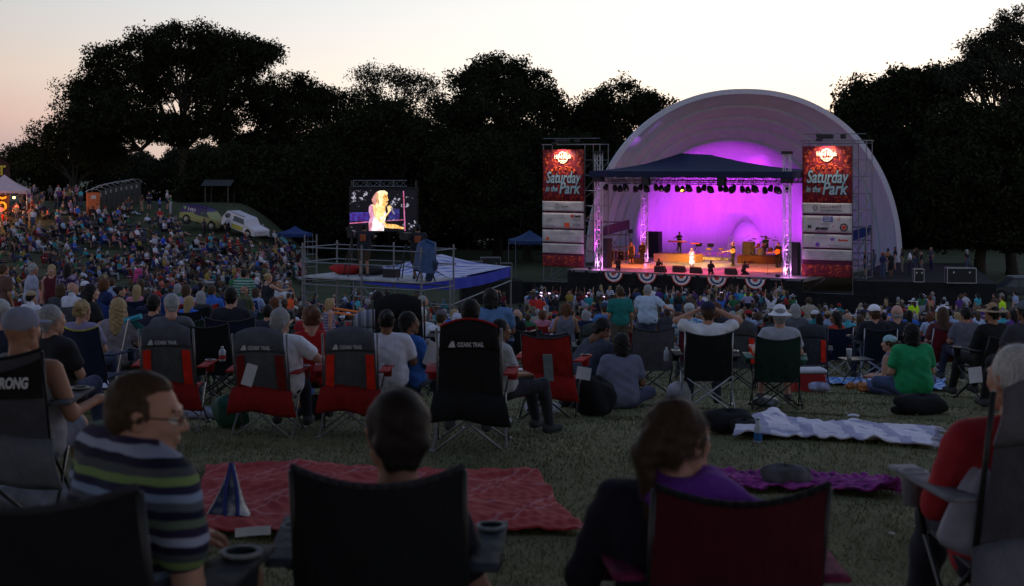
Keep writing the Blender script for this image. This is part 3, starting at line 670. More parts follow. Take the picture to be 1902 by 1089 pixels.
def wedge(px, py, label, w=.62, rz=0, name='stage_monitor'):
    c = on(px, py); r = empty(name, c, SANG + rz, label, 'monitor speaker', 'wedge monitors along the stage edge')
    bb = MB(); bb.prism([(0, 0), (.5, 0), (.5, .12), (.18, .48), (0, .42)], -w / 2, w / 2, lambda v: Vector((v.y, v.x - .25, v.z))); bb.build('cabinet', M('speaker_black', (.025, .02, .025), .6, noise=.1), r)
    bb = MB(); bb.quad((-w * .42, .26, .14), (w * .42, .26, .14), (w * .42, -.05, .475), (-w * .42, -.05, .475)); bb.build('grille', M('grille', (.05, .045, .05), .5), r)
for k, (px, py) in enumerate(((1227, 506), (1262, 506), (1293, 508), (1358, 510.5))): wedge(px, py, ('black wedge monitor behind a crouching photographer', 'black wedge monitor beside the singer, on the side of the keyboard', 'black wedge monitor right before the singer in white', 'black wedge monitor alone, towards the drums')[k], .8 if k != 1 else .9)
wedge(1184, 490, 'dark wedge monitor at the feet of the two backing singers', .85)
def box_thing(name, label, cat, c, d, mat, rz=None, edge=None, group=None, base=True, part='body'):
    r = empty(name, c, SANG if rz is None else rz, label, cat, group)
    bb = MB(); bb.box((0, 0, d[2] / 2), d, bev=min(d) * .04); bb.build(part, mat, r)
    if edge:
        bb = MB(); x, y, z = d[0] / 2, d[1] / 2, d[2]; e = .018
        for sx in (-1, 1):
            for sy in (-1, 1): bb.box((sx * x, sy * y, z / 2), (e * 2, e * 2, z + e))
        for zz in (0.01, z):
            for sy in (-1, 1): bb.box((0, sy * y, zz), (d[0], e * 2, e * 2))
            for sx in (-1, 1): bb.box((sx * x, 0, zz), (e * 2, d[1], e * 2))
        bb.build('edging', edge, r)
        bb = MB()
        for sx in (-.55, .55): bb.box((sx * x, -y - .012, z * .72), (.1, .03, .12), bev=.01)
        bb.build('latches', edge, r)
    return r
ORM = M('riser_cloth', (.40, .17, .08), .8, noise=.15)
box_thing('keyboard_riser', 'orange lit cloth covered riser under the keyboard player', 'riser', on(1252, 487) + TV * .9, (3.6, 1.7, .62), ORM, part='cloth')
box_thing('drum_riser', 'dark cloth covered riser under the drum kit', 'riser', on(1404, 490) + TV * 1.0, (3.1, 2.0, .62), M('drum_riser_cloth', (.10, .035, .02), .8), part='cloth')
box_thing('low_riser', 'low white edged platform with folding chairs between the two risers', 'riser', on(1322, 483) + TV * .5, (2.9, 1.3, .2), M('low_riser_top', (.6, .5, .4), .6), part='deck')
box_thing('speaker_stack', 'tall black speaker cabinet beside the rear tower', 'speaker', on(1215, 478), (1.15, .8, 2.15), M('speaker_violet', (.02, .015, .035), .5), part='cabinet')
box_thing('side_fill_speaker', 'black speaker stack inside the tower nearest the banner with the blue logo', 'speaker', on(1475, 511), (.75, .7, 2.3), M('speaker_black'), part='cabinet')
box_thing('side_fill_speaker', 'black speaker stack behind the tower next to the circled F banner', 'speaker', on(1124, 497), (.75, .9, 2.2), M('speaker_black'), part='cabinet')
box_thing('amp_case', 'open orange lit road case beside the backing singers', 'road case', on(1150, 484), (1.2, .7, .75), M('case_dark', (.03, .02, .02), .6), edge=M('case_trim', (.6, .35, .12), .5))
box_thing('monitor_desk', 'dark sound desk on a case near the front tower', 'sound desk', on(1133, 486), (1.0, .7, .9), M('case_dark'), edge=M('case_trim'))
# keyboard on a stand
KR = on(1253, 487) + TV * .9 + Vector((0, 0, .62))
kb = empty('keyboard', KR + TV * -.35, SANG, 'long red keyboard on an X stand in front of its player', 'keyboard')
bb = MB(); bb.box((0, 0, .98), (1.5, .35, .11), bev=.02); bb.build('body', M('kb_red', (.55, .08, .05), .4), kb)
bb = MB(); bb.box((0, .06, 1.045), (1.4, .16, .02)); bb.build('keys', M('kb_keys', (.7, .7, .7), .4), kb)
for s_ in (-1, 1):
    bb = MB(); bb.tube((-.4 * s_, 0, 0), (.4 * s_, 0, .93), .022); bb.build('stand_leg', DARKM, kb)
kb2 = empty('keyboard', KR + SV * 1.35 + TV * .1, SANG + .3, 'short second keyboard at the side of the keyboard player', 'keyboard')
bb = MB(); bb.box((0, 0, .85), (.75, .3, .09), bev=.02); bb.build('body', M('kb_red'), kb2)
for s_ in (-1, 1):
    bb = MB(); bb.tube((-.25 * s_, 0, 0), (.25 * s_, 0, .8), .02); bb.build('stand_leg', DARKM, kb2)
# drum kit
DR = on(1408, 490) + TV * 1.0 + Vector((0, 0, .62)); dk = empty('drum_kit', DR, SANG, 'drum kit with a big bass drum and bright cymbals on its riser', 'drum kit')
CHR = M('chrome', (.8, .75, .7), .15, 1, noise=0); BRS = M('brass', (.9, .6, .22), .25, 1, noise=0); DRM = M('drum_shell', (.2, .03, .03), .3); SKIN = M('drum_head', (.12, .08, .07), .5)
def drum(x, y, z, r_, h, tilt=0, nm='tom'):
    q = Matrix.Rotation(tilt, 3, 'X'); bb = MB(); bb.lathe([(r_, -h / 2), (r_, h / 2)], (x, y, z), 18, q); o = bb.build(nm, DRM, dk, True)
    bb = MB(); bb.lathe([(.001, h / 2 + .004), (r_ * .97, h / 2 + .002)], (x, y, z), 18, q); bb.lathe([(r_ * .97, -h / 2 - .002), (.001, -h / 2 - .004)], (x, y, z), 18, q); bb.build('drum_skin', SKIN, o)
    bb = MB(); bb.lathe([(r_ + .012, h / 2 - .02), (r_ + .012, h / 2 + .01), (r_ - .005, h / 2 + .01)], (x, y, z), 18, q); bb.build('hoop', CHR, o)
drum(0, -.25, .3, .29, .42, R(90), 'bass_drum'); drum(-.24, -.2, .76, .15, .22, R(-20)); drum(.2, -.2, .78, .16, .24, R(-20)); drum(.62, .1, .4, .21, .4, 0, 'floor_tom'); drum(-.55, .1, .6, .18, .15, R(-5), 'snare_drum')
for x, y, z, r_ in ((-.95, -.15, 1.15, .22), (-.5, -.4, 1.3, .25), (.65, -.4, 1.35, .26), (1.0, 0, 1.2, .24), (.2, -.6, 1.5, .2)):
    bb = MB(); bb.lathe([(.001, .03), (.05, .015), (r_, -.01), (r_, -.014), (.001, .0)], (x, y, z), 18, Matrix.Rotation(R(-14), 3, 'X')); cy = bb.build('cymbal', BRS, dk, True)
    bb = MB(); bb.tube((x, y, 0), (x, y, z), .014)
    for t in range(3): bb.tube((x, y, .3), (x + .22 * math.cos(t * 2.1), y + .22 * math.sin(t * 2.1), 0), .01)
    bb.build('stand', CHR, cy)
def mic_stand(px, py, label, h=1.5, boom=.5, z=0):
    r = empty('microphone_stand', on(px, py, z), SANG, label, 'microphone stand'); bb = MB(); bb.tube((0, 0, 0), (0, 0, h), .014); bb.tube((0, 0, h), (boom, 0, h + abs(boom) * .5), .011)
    for t in range(3): bb.tube((0, 0, .12), (.26 * math.cos(t * 2.1), .26 * math.sin(t * 2.1), 0), .012)
    bb.build('pole', DARKM, r); bb = MB(); bb.lathe([(.001, 0), (.03, .02), (.035, .06), (.001, .1)], (boom, 0, h + abs(boom) * .5), 8); bb.build('microphone', DARKM, r)
mic_stand(1379, 490, 'microphone stand with its boom leaning over the drums', 1.9, .55); mic_stand(1426, 511, 'low round based microphone stand at the stage edge by the front tower', .9, .02)
mic_stand(1357, 487, 'microphone stand before the guitarist in the hat', 1.3, .2); mic_stand(1196, 488, 'microphone stand before the second backing singer', 1.45, .1); mic_stand(1445, 492, 'tall microphone stand behind the drum riser', 2.0, -.2)
for px, py, lb in ((1298, 481, 'flat black music stand nearer the keyboard player'), (1320, 482, 'tilted black music stand nearer the drums')):
    r = empty('music_stand', on(px, py), SANG, lb, 'music stand', 'music stands'); bb = MB(); bb.tube((0, 0, 0), (0, 0, 1.0), .016)
    for t in range(3): bb.tube((0, 0, .1), (.25 * math.cos(t * 2.1), .25 * math.sin(t * 2.1), 0), .012)
    bb.build('pole', DARKM, r); bb = MB(); bb.box((0, 0, 1.15), (.55, .03, .3), rot=Matrix.Rotation(R(-25), 3, 'X')); bb.build('desk', DARKM, r)
def folding_chair(c, rz, label):
    r = empty('folding_chair', c, rz, label, 'chair', 'metal folding chairs on stage'); fm = M('fold_frame', (.35, .25, .2), .4, .6)
    for nm, z0, y0, d in (('seat', .45, 0, (.42, .4, .03)), ('backrest', .78, -.2, (.42, .03, .16))): bb = MB(); bb.box((0, y0, z0), d, bev=.01); bb.build(nm, M('fold_brown', (.3, .16, .08), .5), r)
    for sx in (-1, 1):
        bb = MB(); bb.tube((sx * .21, .22, 0), (sx * .21, -.22, .88), .014); bb.build('leg', fm, r); bb = MB(); bb.tube((sx * .19, -.24, 0), (sx * .19, .16, .45), .014); bb.build('leg', fm, r)
folding_chair(on(1311, 482, .2) + TV * .5, SANG + R(180), 'brown metal folding chair by the tilted music stand'); folding_chair(on(1333, 482, .2) + TV * .5, SANG + R(170), 'brown metal folding chair at the drum end of the low riser')
r = empty('ladder', on(1356, 478), SANG, 'white step ladder behind the guitarist in the hat', 'ladder'); bb = MB()
for sx in (-1, 1): bb.tube((sx * .25, 0, 0), (sx * .2, .3, 1.75), .03)
bb.build('rail', M('ladder_white', (.7, .7, .72), .4), r)
for k in range(6): bb = MB(); bb.box((0, .05 + .045 * k, .27 + .27 * k), (.46, .08, .03)); bb.build('step', M('ladder_white'), r)
def tripod(c, label, h=1.5, name='followspot_tripod'):
    r = empty(name, c, SANG, label, 'tripod lamp'); 
    for t in range(3): bb = MB(); bb.tube((0, 0, h * .75), (.5 * math.cos(t * 2.1 + .5), .5 * math.sin(t * 2.1 + .5), 0), .025); bb.build('leg', DARKM, r)
    bb = MB(); bb.box((0, 0, h), (.3, .45, .35), bev=.04); bb.build('lamp_head', DARKM, r)
tripod(on(1171, 482), 'black tripod lamp behind the first backing singer', 2.3)
r = empty('bench_case', on(1342, 488), SANG, 'steel framed flight case near the microphone stand by the drums', 'road case'); 
bb = MB(); bb.box((0, 0, .5), (.9, .5, 1.0), bev=.03); bb.build('body', M('amp_grille', (.06, .04, .035), .6), r)
r.location = on(1378, 487) + Vector((0, 0, .62)); r['label'] = 'tan fronted guitar amplifier cabinet beside the bass drum'; r['category'] = 'amplifier'; r.name = 'guitar_amplifier'; r.location = DR + SV * -1.2 + TV * .3
def scaffold(name, label, c, rz, L, D, H, bays, cloth=None):
    r = empty(name, c, rz, label, 'scaffold'); bb = MB()
    for x in (0, L):
        for y in (0, D): bb.tube((x, y, 0), (x, y, H), .035)
    for k in range(bays + 1):
        z = .3 + (H - .35) * k / bays
        for y in (0, D): bb.tube((0, y, z), (L, y, z), .026)
        for x in (0, L): bb.tube((x, 0, z), (x, D, z), .026)
    bb.tube((0, 0, .3), (L, 0, H), .022); bb.tube((L, D, .3), (0, D, H), .022)
    bb.build('frame', M('dark_steel', (.07, .07, .08), .5, .4), r)
    if cloth: bb = MB(); bb.grid(lambda u, v: (L * u, D * v * .2 - .05, H - .1 - .75 * v + .5 * u * 0 + .55 * (u - .5)), 8, 4, .02); bb.build('tarp', cloth, r)
    return r
VIOT = M('violet_tarp', (.08, .03, .22), .7)
scaffold('tarped_scaffold', 'dark scaffold draped with a violet blue tarp inside the stage side', G0(1118, 110.5, FZ), .1, 2.15, 1.4, 3.3, 3, VIOT)
scaffold('tarped_scaffold', 'dark scaffold draped with a blue tarp outside the dome behind the tall banner', G0(1578, 104, FZ), .05, 1.6, 1.4, 3.2, 3, M('blue_tarp', (.02, .05, .22), .7))
# pop-up tents
def tent(name, label, c, w, h, hr, rz, top, val=None, legs=STEEL, cat='tent', n=4):
    r = empty(name, c, rz, label, cat); bb = MB(); w2 = w / 2
    for sx, sy in ((-1, -1), (1, -1), (1, 1), (-1, 1)):
        lb = MB(); lb.tube((sx * w2, sy * w2, 0), (sx * w2, sy * w2, h), .03); lb.build('leg', legs, r)
    cs = [Vector((-w2, -w2, h)), Vector((w2, -w2, h)), Vector((w2, w2, h)), Vector((-w2, w2, h))]; ap = Vector((0, 0, h + hr))
    for i in range(4):
        a, b_ = cs[i], cs[(i + 1) % 4]; bb.grid(lambda u, v: a.lerp(b_, u).lerp(ap, v) - Vector((0, 0, .12 * math.sin(v * math.pi) + .05 * math.sin(u * math.pi) * (1 - v))), 8, 6)
    bb.build('canopy', top, r, True); bb = MB()
    for i in range(4):
        a, b_ = cs[i], cs[(i + 1) % 4]; bb.grid(lambda u, v: a.lerp(b_, u) - Vector((0, 0, .28 * v + .05 * math.sin(u * math.pi))), 8, 1)
    bb.build('valance', val or top, r); return r
PINK = M('tent_fabric', (.66, .46, .48), .7)
tc_ = G(8, 122); tn = tent('food_tent', 'pale pink pop up food tent glowing from a lamp, at the crest of the hill', tc_, 4.0, 2.9, 1.35, .25, PINK)
text('COFFEE BOMB', .24, INK, tn, wall_frame(Vector((.2, -2.33, 2.6))), bold=.01, w=2.3)
bb = MB(); bb.lathe([(.001, -.12), (.1, -.08), (.12, .05), (.001, .1)], (0.9, -1.2, 2.3), 10); bb.build('lamp', M('lamp_glow', (1, .6, .3), .5, emit=(1, .42, .12), es=7, noise=0), tn)
light('tent_lamp', 'POINT', tc_ + Vector((.9, -1.3, 2.0)), 330, (1, .42, .16), None, .15)
light('tent_lamp', 'POINT', tc_ + Vector((-1.2, -3.0, 1.6)), 170, (1, .36, .12), None, .15)
# feather flag at the edge
r = empty('feather_flag', G(4, 123), .1, 'tall black feather flag with yellow letters beside the food tent', 'flag', sc=1.25); bb = MB(); bb.tube((-.45, 0, 0), (-.45, 0, 3.9), .025); bb.path([(-.45, 0, 3.9), (-.3, 0, 4.35), (0, 0, 4.5), (.3, 0, 4.3)], .02); bb.build('pole', DARKM, r)
bb = MB(); bb.grid(lambda u, v: (-.43 + (.85 + .12 * math.sin(v * 3)) * u * (1 if v < .85 else math.sqrt(max(0, 1 - ((v - .85) / .16) ** 2))), .05 * math.sin(u * 4 + v * 5), .6 + 3.75 * v), 6, 18, .01); bb.build('banner', M('flag_black', (.05, .015, .01), .7), r)
for k, ch in enumerate('TACO'): text(ch, .9, M('flag_yellow', (.75, .5, .05), .6), r, wall_frame(Vector((-.02, -.09, 3.5 - k * .83))), bold=.03)
# portable toilets, all in a row
def toilet(c, rz, label, bm, rm):
    r = empty('portable_toilet', c, rz, label, 'portable toilet', 'row of portable toilets'); bb = MB(); bb.box((0, 0, 1.02), (1.1, 1.15, 2.04), bev=.05); bb.build('body', bm, r)
    bb = MB(); bb.grid(lambda u, v: (.62 * math.cos(math.pi * (1 - u)), -.62 + 1.24 * v, 2.04 + .27 * math.sin(math.pi * u)), 12, 2, .03); bb.build('roof', rm, r)
    bb = MB(); bb.box((0, -.585, 1.0), (.75, .03, 1.75), bev=.01); d = bb.build('door', bm, r); bb = MB(); bb.box((.28, -.615, 1.0), (.06, .04, .14)); bb.build('handle', DARKM, d)
    bb = MB(); bb.box((0, -.61, 1.62), (.42, .02, .3)); bb.build('sign', M('sign_grey', (.55, .5, .48), .6), d)
ORP = M('toilet_orange', (.55, .14, .05), .5); WHR = M('toilet_roof', (.30, .30, .31), .5); GRP = M('toilet_grey', (.07, .065, .06), .5)
for k in range(9):
    nth = ('', 'second', 'third', 'fourth', 'fifth', 'sixth', 'seventh', 'eighth', 'last')[k]
    toilet(G(173 + k * 9.6, 125.5 + k * 1.15, -.05), .35, 'orange portable toilet with an arched pale roof, nearest in the row' if k == 0 else f'{nth} portable toilet in the row, counting the orange one as first, grey brown', ORP if k == 0 else GRP, WHR)
# ---------------------------------------------------------------- vehicles
def suv(name, label, cat, c, rz, prof, wins, mats, txt=None, stripe=None, pitch=0, roll=0, wheels=(-1.35, 1.4), L=4.7, W=1.85, rr=.45):
    """body profile drawn in x (length, nose +x) and z, tumblehome at the windows"""
    r = empty(name, c, rz, label, cat, sc=.9); r.rotation_euler = (roll, pitch, rz); body, glass, trim = mats[:3]; bb = MB(); n = len(prof); hw = W / 2
    def yw(z): return hw - max(0, z - 1.05) * .22
    vs = [Vector((x, s * yw(z), z)) for s in (-1, 1) for x, z in prof]
    bb._add(vs, [(i, n + i, n + (i + 1) % n, (i + 1) % n) for i in range(n)])
    # sides as strips between the lower and upper outline
    bb._add(vs, [tuple(range(n))[::-1], tuple(range(n, 2 * n))]); me = bb.mesh('body', body)
    o = link(bpy.data.objects.new('body', me), r); mod = o.modifiers.new('b', 'BEVEL'); mod.width = .035; mod.segments = 2; mod.limit_method = 'ANGLE'; mod.angle_limit = R(25)
    for s in (-1, 1):
        for w in wins:
            wb = MB(); wb._add([Vector((x, s * (yw(z) + .012), z)) for x, z in w], [tuple(range(len(w)))[::-s]]); wb.build('window', glass, r)
    for (x0, z0), (x1, z1) in stripe or []:
        wb = MB(); wb._add([Vector((x, s * (yw(z) + k), z)) for s in (-1,) for x, z, k in ((x0, z0, .015), (x1, z0, .015), (x1, z1, .015), (x0, z1, .015))], [(0, 1, 2, 3)]); wb.build('side_panel', mats[3], r)
    for x in wheels:
        for s in (-1, 1):
            q = Matrix.Rotation(R(90), 3, 'X'); wb = MB(); wb.lathe([(rr * .62, -.12), (rr * .95, -.13), (rr, -.08), (rr, .08), (rr * .95, .13), (rr * .62, .12)], (x, s * (hw - .1), rr), 20, q); wb.lathe([(.001, .0), (rr * 1.12, .0)], (x, s * (hw - .02), rr + .02), 20, q)
            w_ = wb.build('wheel', M('tyre', (.015, .015, .015), .8, noise=0), r); wb = MB(); wb.lathe([(.001, -.10 * s), (rr * .2, -.12 * s), (rr * .42, -.105 * s)], (x, s * (hw - .0), rr), 10, q)
            wb.lathe([(rr * .50, -.05 * s), (rr * .56, -.05 * s)], (x, s * (hw - .0), rr), 16, q); wb.build('rim', M('wheel_rim', (.3, .3, .3), .4, .8), w_)
    for s in (-1, 1):
        wb = MB(); wb.box((prof[0][0] - .0, s * (hw - .28), .78), (.1, .32, .16), bev=.03); wb.build('headlight', M('headlight', (.75, .75, .7), .2), r)
        wb = MB(); wb.box((min(p[0] for p in prof) + .02, s * (hw - .12), .95), (.1, .14, .24), bev=.02); wb.build('tail_light', M('tail_light', (.5, .03, .02), .3, emit=(1, .05, .02), es=.35, noise=0), r)
        wb = MB(); wb.tube((-1.6, s * .68, 1.84), (.5, s * .68, 1.84), .025); wb.build('roof_rail', trim, r)
    return r
GL = M('car_glass', (.02, .025, .03), .08, spec=.6, noise=0)
sp1 = [(2.35, .45), (2.35, .88), (2.2, 1.02), (1.15, 1.16), (.45, 1.72), (.1, 1.78), (-1.9, 1.76), (-2.2, 1.5), (-2.3, 1.0), (-2.3, .45)]
def wrapcol(nt, o):
    sx = nt.nodes.new('ShaderNodeSeparateXYZ'); nt.links.new(o.outputs['Object'], sx.inputs[0]); n = nnoise(nt, o.outputs['Object'], 1.6, 5, .7)
    f = nmath(nt, 'ADD', sx.outputs[2], nmath(nt, 'ADD', nmath(nt, 'MULTIPLY', sx.outputs[0], -.22), nmath(nt, 'MULTIPLY', n, .35)))
    base = nramp(nt, f, [(.0, (.05, .045, .03)), (.5, (.16, .14, .06)), (.9, (.30, .30, .11))])
    return nmix(nt, nmath(nt, 'GREATER_THAN', f, 1.62), base, (.055, .025, .12))
s1 = suv('parked_suv', 'dark purple and yellow wrapped SUV with the number 102 on its rear side window', 'suv', G(379, 119.5, .26), R(-24), sp1, [[(1.0, 1.14), (.42, 1.64), (.12, 1.64), (.12, 1.1)]], (MN('van_wrap', wrapcol, .35), GL, DARKM), wheels=(-1.45, 1.45), pitch=R(12))
text('102', .52, M('decal_white', (.7, .65, .75), .5), s1, Matrix.Translation((-1.15, -.86, 1.38)) @ Matrix.Rotation(R(12), 4, 'X') @ Matrix.Rotation(R(90), 4, 'X'), bold=.02, w=.95, shear=.2)
text('Z', .5, M('decal_green', (.35, .6, .25), .5), s1, Matrix.Translation((-1.85, -.86, 1.36)) @ Matrix.Rotation(R(12), 4, 'X') @ Matrix.Rotation(R(90), 4, 'X'), bold=.03)
wb = MB(); wb._add([Vector((x, -(.925 - max(0, z - 1.05) * .22 + .012), z)) for x, z in ((.02, 1.1), (.02, 1.64), (-.75, 1.66), (-.75, 1.14))], [(0, 1, 2, 3)]); wb.build('window', M('violet_glass', (.05, .03, .10), .2, noise=0), s1)
sp2 = [(2.25, .5), (2.3, .95), (2.2, 1.1), (1.0, 1.2), (.62, 1.74), (.4, 1.8), (-1.75, 1.85), (-2.05, 1.35), (-2.15, 1.1), (-2.15, .5)]
suv('parked_suv', 'boxy white SUV with a yellow side panel pointing downhill, next to the purple wrapped one', 'suv', G(452, 117.5, .16), R(-36), sp2, [[(.78, 1.2), (.5, 1.64), (-.75, 1.66), (-.75, 1.2)], [(-1.25, 1.3), (-1.25, 1.68), (-1.75, 1.66), (-1.95, 1.3)]],
    (M('white_paint', (.62, .58, .62), .3), GL, DARKM, M('yellow_panel', (.45, .4, .08), .5)), stripe=[((-.75, .55), (.7, .95))], wheels=(-1.35, 1.45), pitch=R(14))
suv('parked_pickup', 'dark parked car with a pale roof line in the grass beyond the platform', 'car', G0(1888, 99, gz(35, 99)), R(178), sp1, [[(1.0, 1.14), (.42, 1.64), (.12, 1.64), (.12, 1.1)], [(.02, 1.1), (.02, 1.64), (-1.5, 1.62), (-1.5, 1.14)]], (M('dark_paint', (.03, .035, .04), .3), GL, M('roof_rail_pale', (.6, .62, .65), .3, .6)), wheels=(-1.45, 1.45))
# low shelter behind the SUVs
r = empty('picnic_shelter', G(408, 136, 0), -.2, 'low shelter with a pale gable end behind the parked SUVs', 'shelter', sc=.72); bb = MB()
for x in (-1.6, 1.6):
    for y in (-1, 1): bb.box((x, y, 1.1), (.12, .12, 2.2))
bb.build('posts', M('post_wood', (.1, .09, .07), .8), r); bb = MB(); bb.quad((-2.1, -1.4, 2.2), (2.1, -1.4, 2.2), (2.1, 0, 3.0), (-2.1, 0, 3.0)); bb.quad((2.1, 1.4, 2.2), (-2.1, 1.4, 2.2), (-2.1, 0, 3.0), (2.1, 0, 3.0)); bb.build('roof', M('shelter_roof', (.04, .045, .05), .8), r)
bb = MB(); bb.quad((-2.08, -1.3, 2.22), (-2.08, 1.3, 2.22), (-2.08, 0, 2.95)); bb.build('gable', M('gable_cream', (.5, .48, .38), .7), r)
tent('blue_tent', 'dark blue pop up tent between the trees and the circled F banner', G0(984, 118, CZ - 9.7), 3.0, 3.2, .8, .2, M('tent_navy', (.02, .05, .14), .7))
tent('blue_tent', 'small blue pop up tent at the edge of the trees beyond the white SUV', G(548, 122), 2.6, 2.1, .6, .3, M('tent_blue', (.015, .04, .16), .7))
# road cases beside the stage and among the trees
CT = M('case_edge', (.6, .62, .66), .3, .6); CB = M('case_black', (.02, .02, .022), .6)
box_thing('road_case', 'small square black road case with silver edges on the side platform', 'road case', G0(1706, 94.6, FZ), (.62, .6, .85), CB, -.1, CT)
box_thing('road_case', 'large wide black road case with silver edges and two pale latches on the platform', 'road case', G0(1784, 93.8, FZ), (1.85, .8, .98), CB, -.1, CT)
for k, (px, d, lb) in enumerate(((882, (1.0, .9, 1.25), 'black equipment case with pale edging beyond the blue tarp roof'), (911, (1.3, .9, 1.45), 'large black case with a white sticker beyond the blue tarp roof'), (938, (.9, .8, 1.0), 'plain dark case at the end of the row beyond the blue tarp roof'))):
    box_thing('equipment_case', lb, 'road case', G0(px, 96 + k, CZ - 9.6) + Vector((0, 0, 1.6)), d, CB, .1, STEEL)
box_thing('loading_dock', 'dark low loading dock holding the equipment cases', 'platform', G0(912, 97, CZ - 9.7), (4.2, 2.4, 1.65), BLACK, .1, part='deck')
r = empty('beer_sign', G0(852, 94, CZ - 8.3), .1, 'blue white and yellow framed board propped by the equipment cases', 'sign'); bb = MB(); bb.box((0, 0, .9), (1.15, .05, .7)); bb.build('frame', M('frame_black', (.03, .03, .03)), r)
bb = MB(); bb.box((0, -.03, .9), (1.05, .03, .6)); bb.build('picture', MN('board_print', lambda nt, o: nramp(nt, nnoise(nt, o.outputs['Object'], 2.4, 4), [(.4, (.55, .6, .7)), (.5, (.2, .3, .6)), (.58, (.7, .5, .08))]), .5), r)
bb = MB(); bb.box((-.4, .05, .3), (.05, .05, .6)); bb.box((.4, .05, .3), (.05, .05, .6)); bb.build('legs', DARKM, r)
# ---------------------------------------------------------------- big screen
Ys = 101.; k_ = Ys / F; sc_ = empty('video_screen', P(712, 430, Ys), 0, 'bright video wall showing a blond singer in a white top with a microphone', 'screen')
def sp(px, py, off=0): p = P(px, py, Ys); return Vector((p.x, p.y - off, p.z)) - sc_.location
bb = MB(); bb.box((0, .25, (430 - 390) * k_), (4.9, .4, 3.2)); bb.build('cabinet', M('screen_black', (.01, .01, .01), .6), sc_)
def scr(name, pts, col, es, off):
    """one flat luminous shape on the screen face"""
    b_ = MB(); q_ = [sp(x, y, off) for x, y in pts]; b_._add(q_, [tuple(range(len(q_)))]); m = M('screen_' + name, (0, 0, 0), .6, emit=col, es=es, noise=0); nt = m.node_tree
    o = nt.nodes.new('ShaderNodeTexCoord'); n = nnoise(nt, nmap(nt, o.outputs['Object'], (1, 1, .6)), 4.5 if 'hair' not in name else 7, 5, .7)
    c = nramp(nt, n, [(.33, (col[0] * .62, col[1] * .40, col[2] * .28)), (.5, col), (.66, (min(1, col[0] * 1.1), min(1, col[1] * 1.35 + .05), min(1, col[2] * 1.5 + .08)))]); nt.links.new(c, m.node_tree.nodes['Principled BSDF'].inputs['Emission Color'])
    return b_.build(name, m, sc_)
def scr_bg(nt, o):
    n = nnoise(nt, o.outputs['Object'], 3.2, 6, .75); m = nnoise(nt, o.outputs['Object'], .55, 1)
    return nmix(nt, nmath(nt, 'MULTIPLY', nmath(nt, 'GREATER_THAN', n, .57), nmath(nt, 'GREATER_THAN', m, .52)), (.001, .001, .003), (.42, .40, .50))
bgm = bpy.data.materials.new('screen_background'); bgm.use_nodes = True; nt = bgm.node_tree; o = nt.nodes.new('ShaderNodeTexCoord'); bs = nt.nodes['Principled BSDF']; bs.inputs['Base Color'].default_value = (0, 0, 0, 1); nt.links.new(scr_bg(nt, o), bs.inputs['Emission Color']); bs.inputs['Emission Strength'].default_value = 1
b_ = MB(); b_.quad(sp(649.5, 430, .055), sp(774.5, 430, .055), sp(774.5, 353, .055), sp(649.5, 353, .055)); b_.build('display', bgm, sc_)
scr('purple_band', [(650, 411), (686, 410), (686, 394), (650, 395)], (.05, .02, .22), 1, .06); scr('purple_block', [(722, 408), (742, 407), (742, 388), (722, 389)], (.03, .015, .13), 1, .061)
for k, q_ in enumerate(([(649.5, 416), (649.5, 414), (690, 411), (690, 413)], [(718, 411), (751, 409), (751, 407.6), (718, 410)], [(748.5, 355), (750.5, 355), (753.5, 429), (751.2, 429)])): scr('pink_rail' + 'abc'[k], q_, (.75, .18, .42), .8, .064)
scr('dress', [(685.5, 428.7), (684.8, 415), (687.5, 403), (685, 392), (685.5, 384), (689, 380), (702, 381), (716, 392), (718, 398), (715.5, 410), (713, 429)], (1, .86, .92), 1.15, .068)
scr('dress_shade', [(685.5, 428.7), (684.8, 415), (687.5, 403), (685, 392), (685.5, 384), (689, 380), (693, 383), (697, 398), (692, 412), (690, 429)], (1, .42, .62), .75, .070)
scr('skin_chest', [(692, 381), (697, 377), (711, 379), (716, 383), (716, 392), (712, 402), (705, 404), (698, 399)], (1, .62, .22), 1.2, .072)
scr('face', [(706, 362), (716, 359), (720, 364), (720.5, 369), (722, 371.5), (720, 374), (720.5, 378), (717, 383), (712, 384), (707, 380)], (1, .50, .13), 1.1, .074)
scr('hair', [(693, 378), (690.5, 371), (694, 364), (699, 357), (707, 354), (715, 354.3), (720, 358), (720, 362), (714, 361), (711, 366), (712, 375), (708, 383), (703, 386), (698, 383)], (1, .80, .42), 1.3, .076)
scr('hair_shade', [(690.5, 371), (694, 364), (699, 357), (702, 356), (699, 366), (700, 376), (697, 382), (693, 379)], (.95, .38, .30), .7, .078)
scr('arm', [(693, 388), (698, 386), (702, 399), (708, 409), (721, 394), (719, 385), (724, 381), (728, 385), (727, 390), (714, 407), (711, 416), (704, 411), (696, 402)], (1, .64, .28), 1.25, .080)
scr('eye', [(715, 365), (719, 364.6), (719, 366), (715, 366.4)], (.12, .04, .02), .6, .0795); scr('mouth', [(716, 374.5), (720.3, 373.6), (720, 376.6), (717, 377)], (.45, .05, .03), .7, .0795); scr('hair_strand', [(700, 360), (704, 358), (703, 368), (705, 377), (702, 381), (699, 372)], (.95, .5, .2), .8, .079)
scr('microphone', [(725, 387), (727, 385), (733.5, 397), (731.5, 398.5)], (.35, .3, .3), .8, .082)
scr('forearm', [(713, 409), (718, 416), (735, 417), (751, 423), (750, 426), (738, 424.5), (728, 424.5), (715, 423)], (1, .58, .18), 1.15, .081)
tr_ = MB(); truss_mb(tr_, Vector((-.5 * 112 * k_, .2, (430 - 341) * k_)), Vector((.5 * 86 * k_, .2, (430 - 341) * k_)), .42, .028, .45); tr_.build('top_truss', STEEL, sc_)
lg = MB()
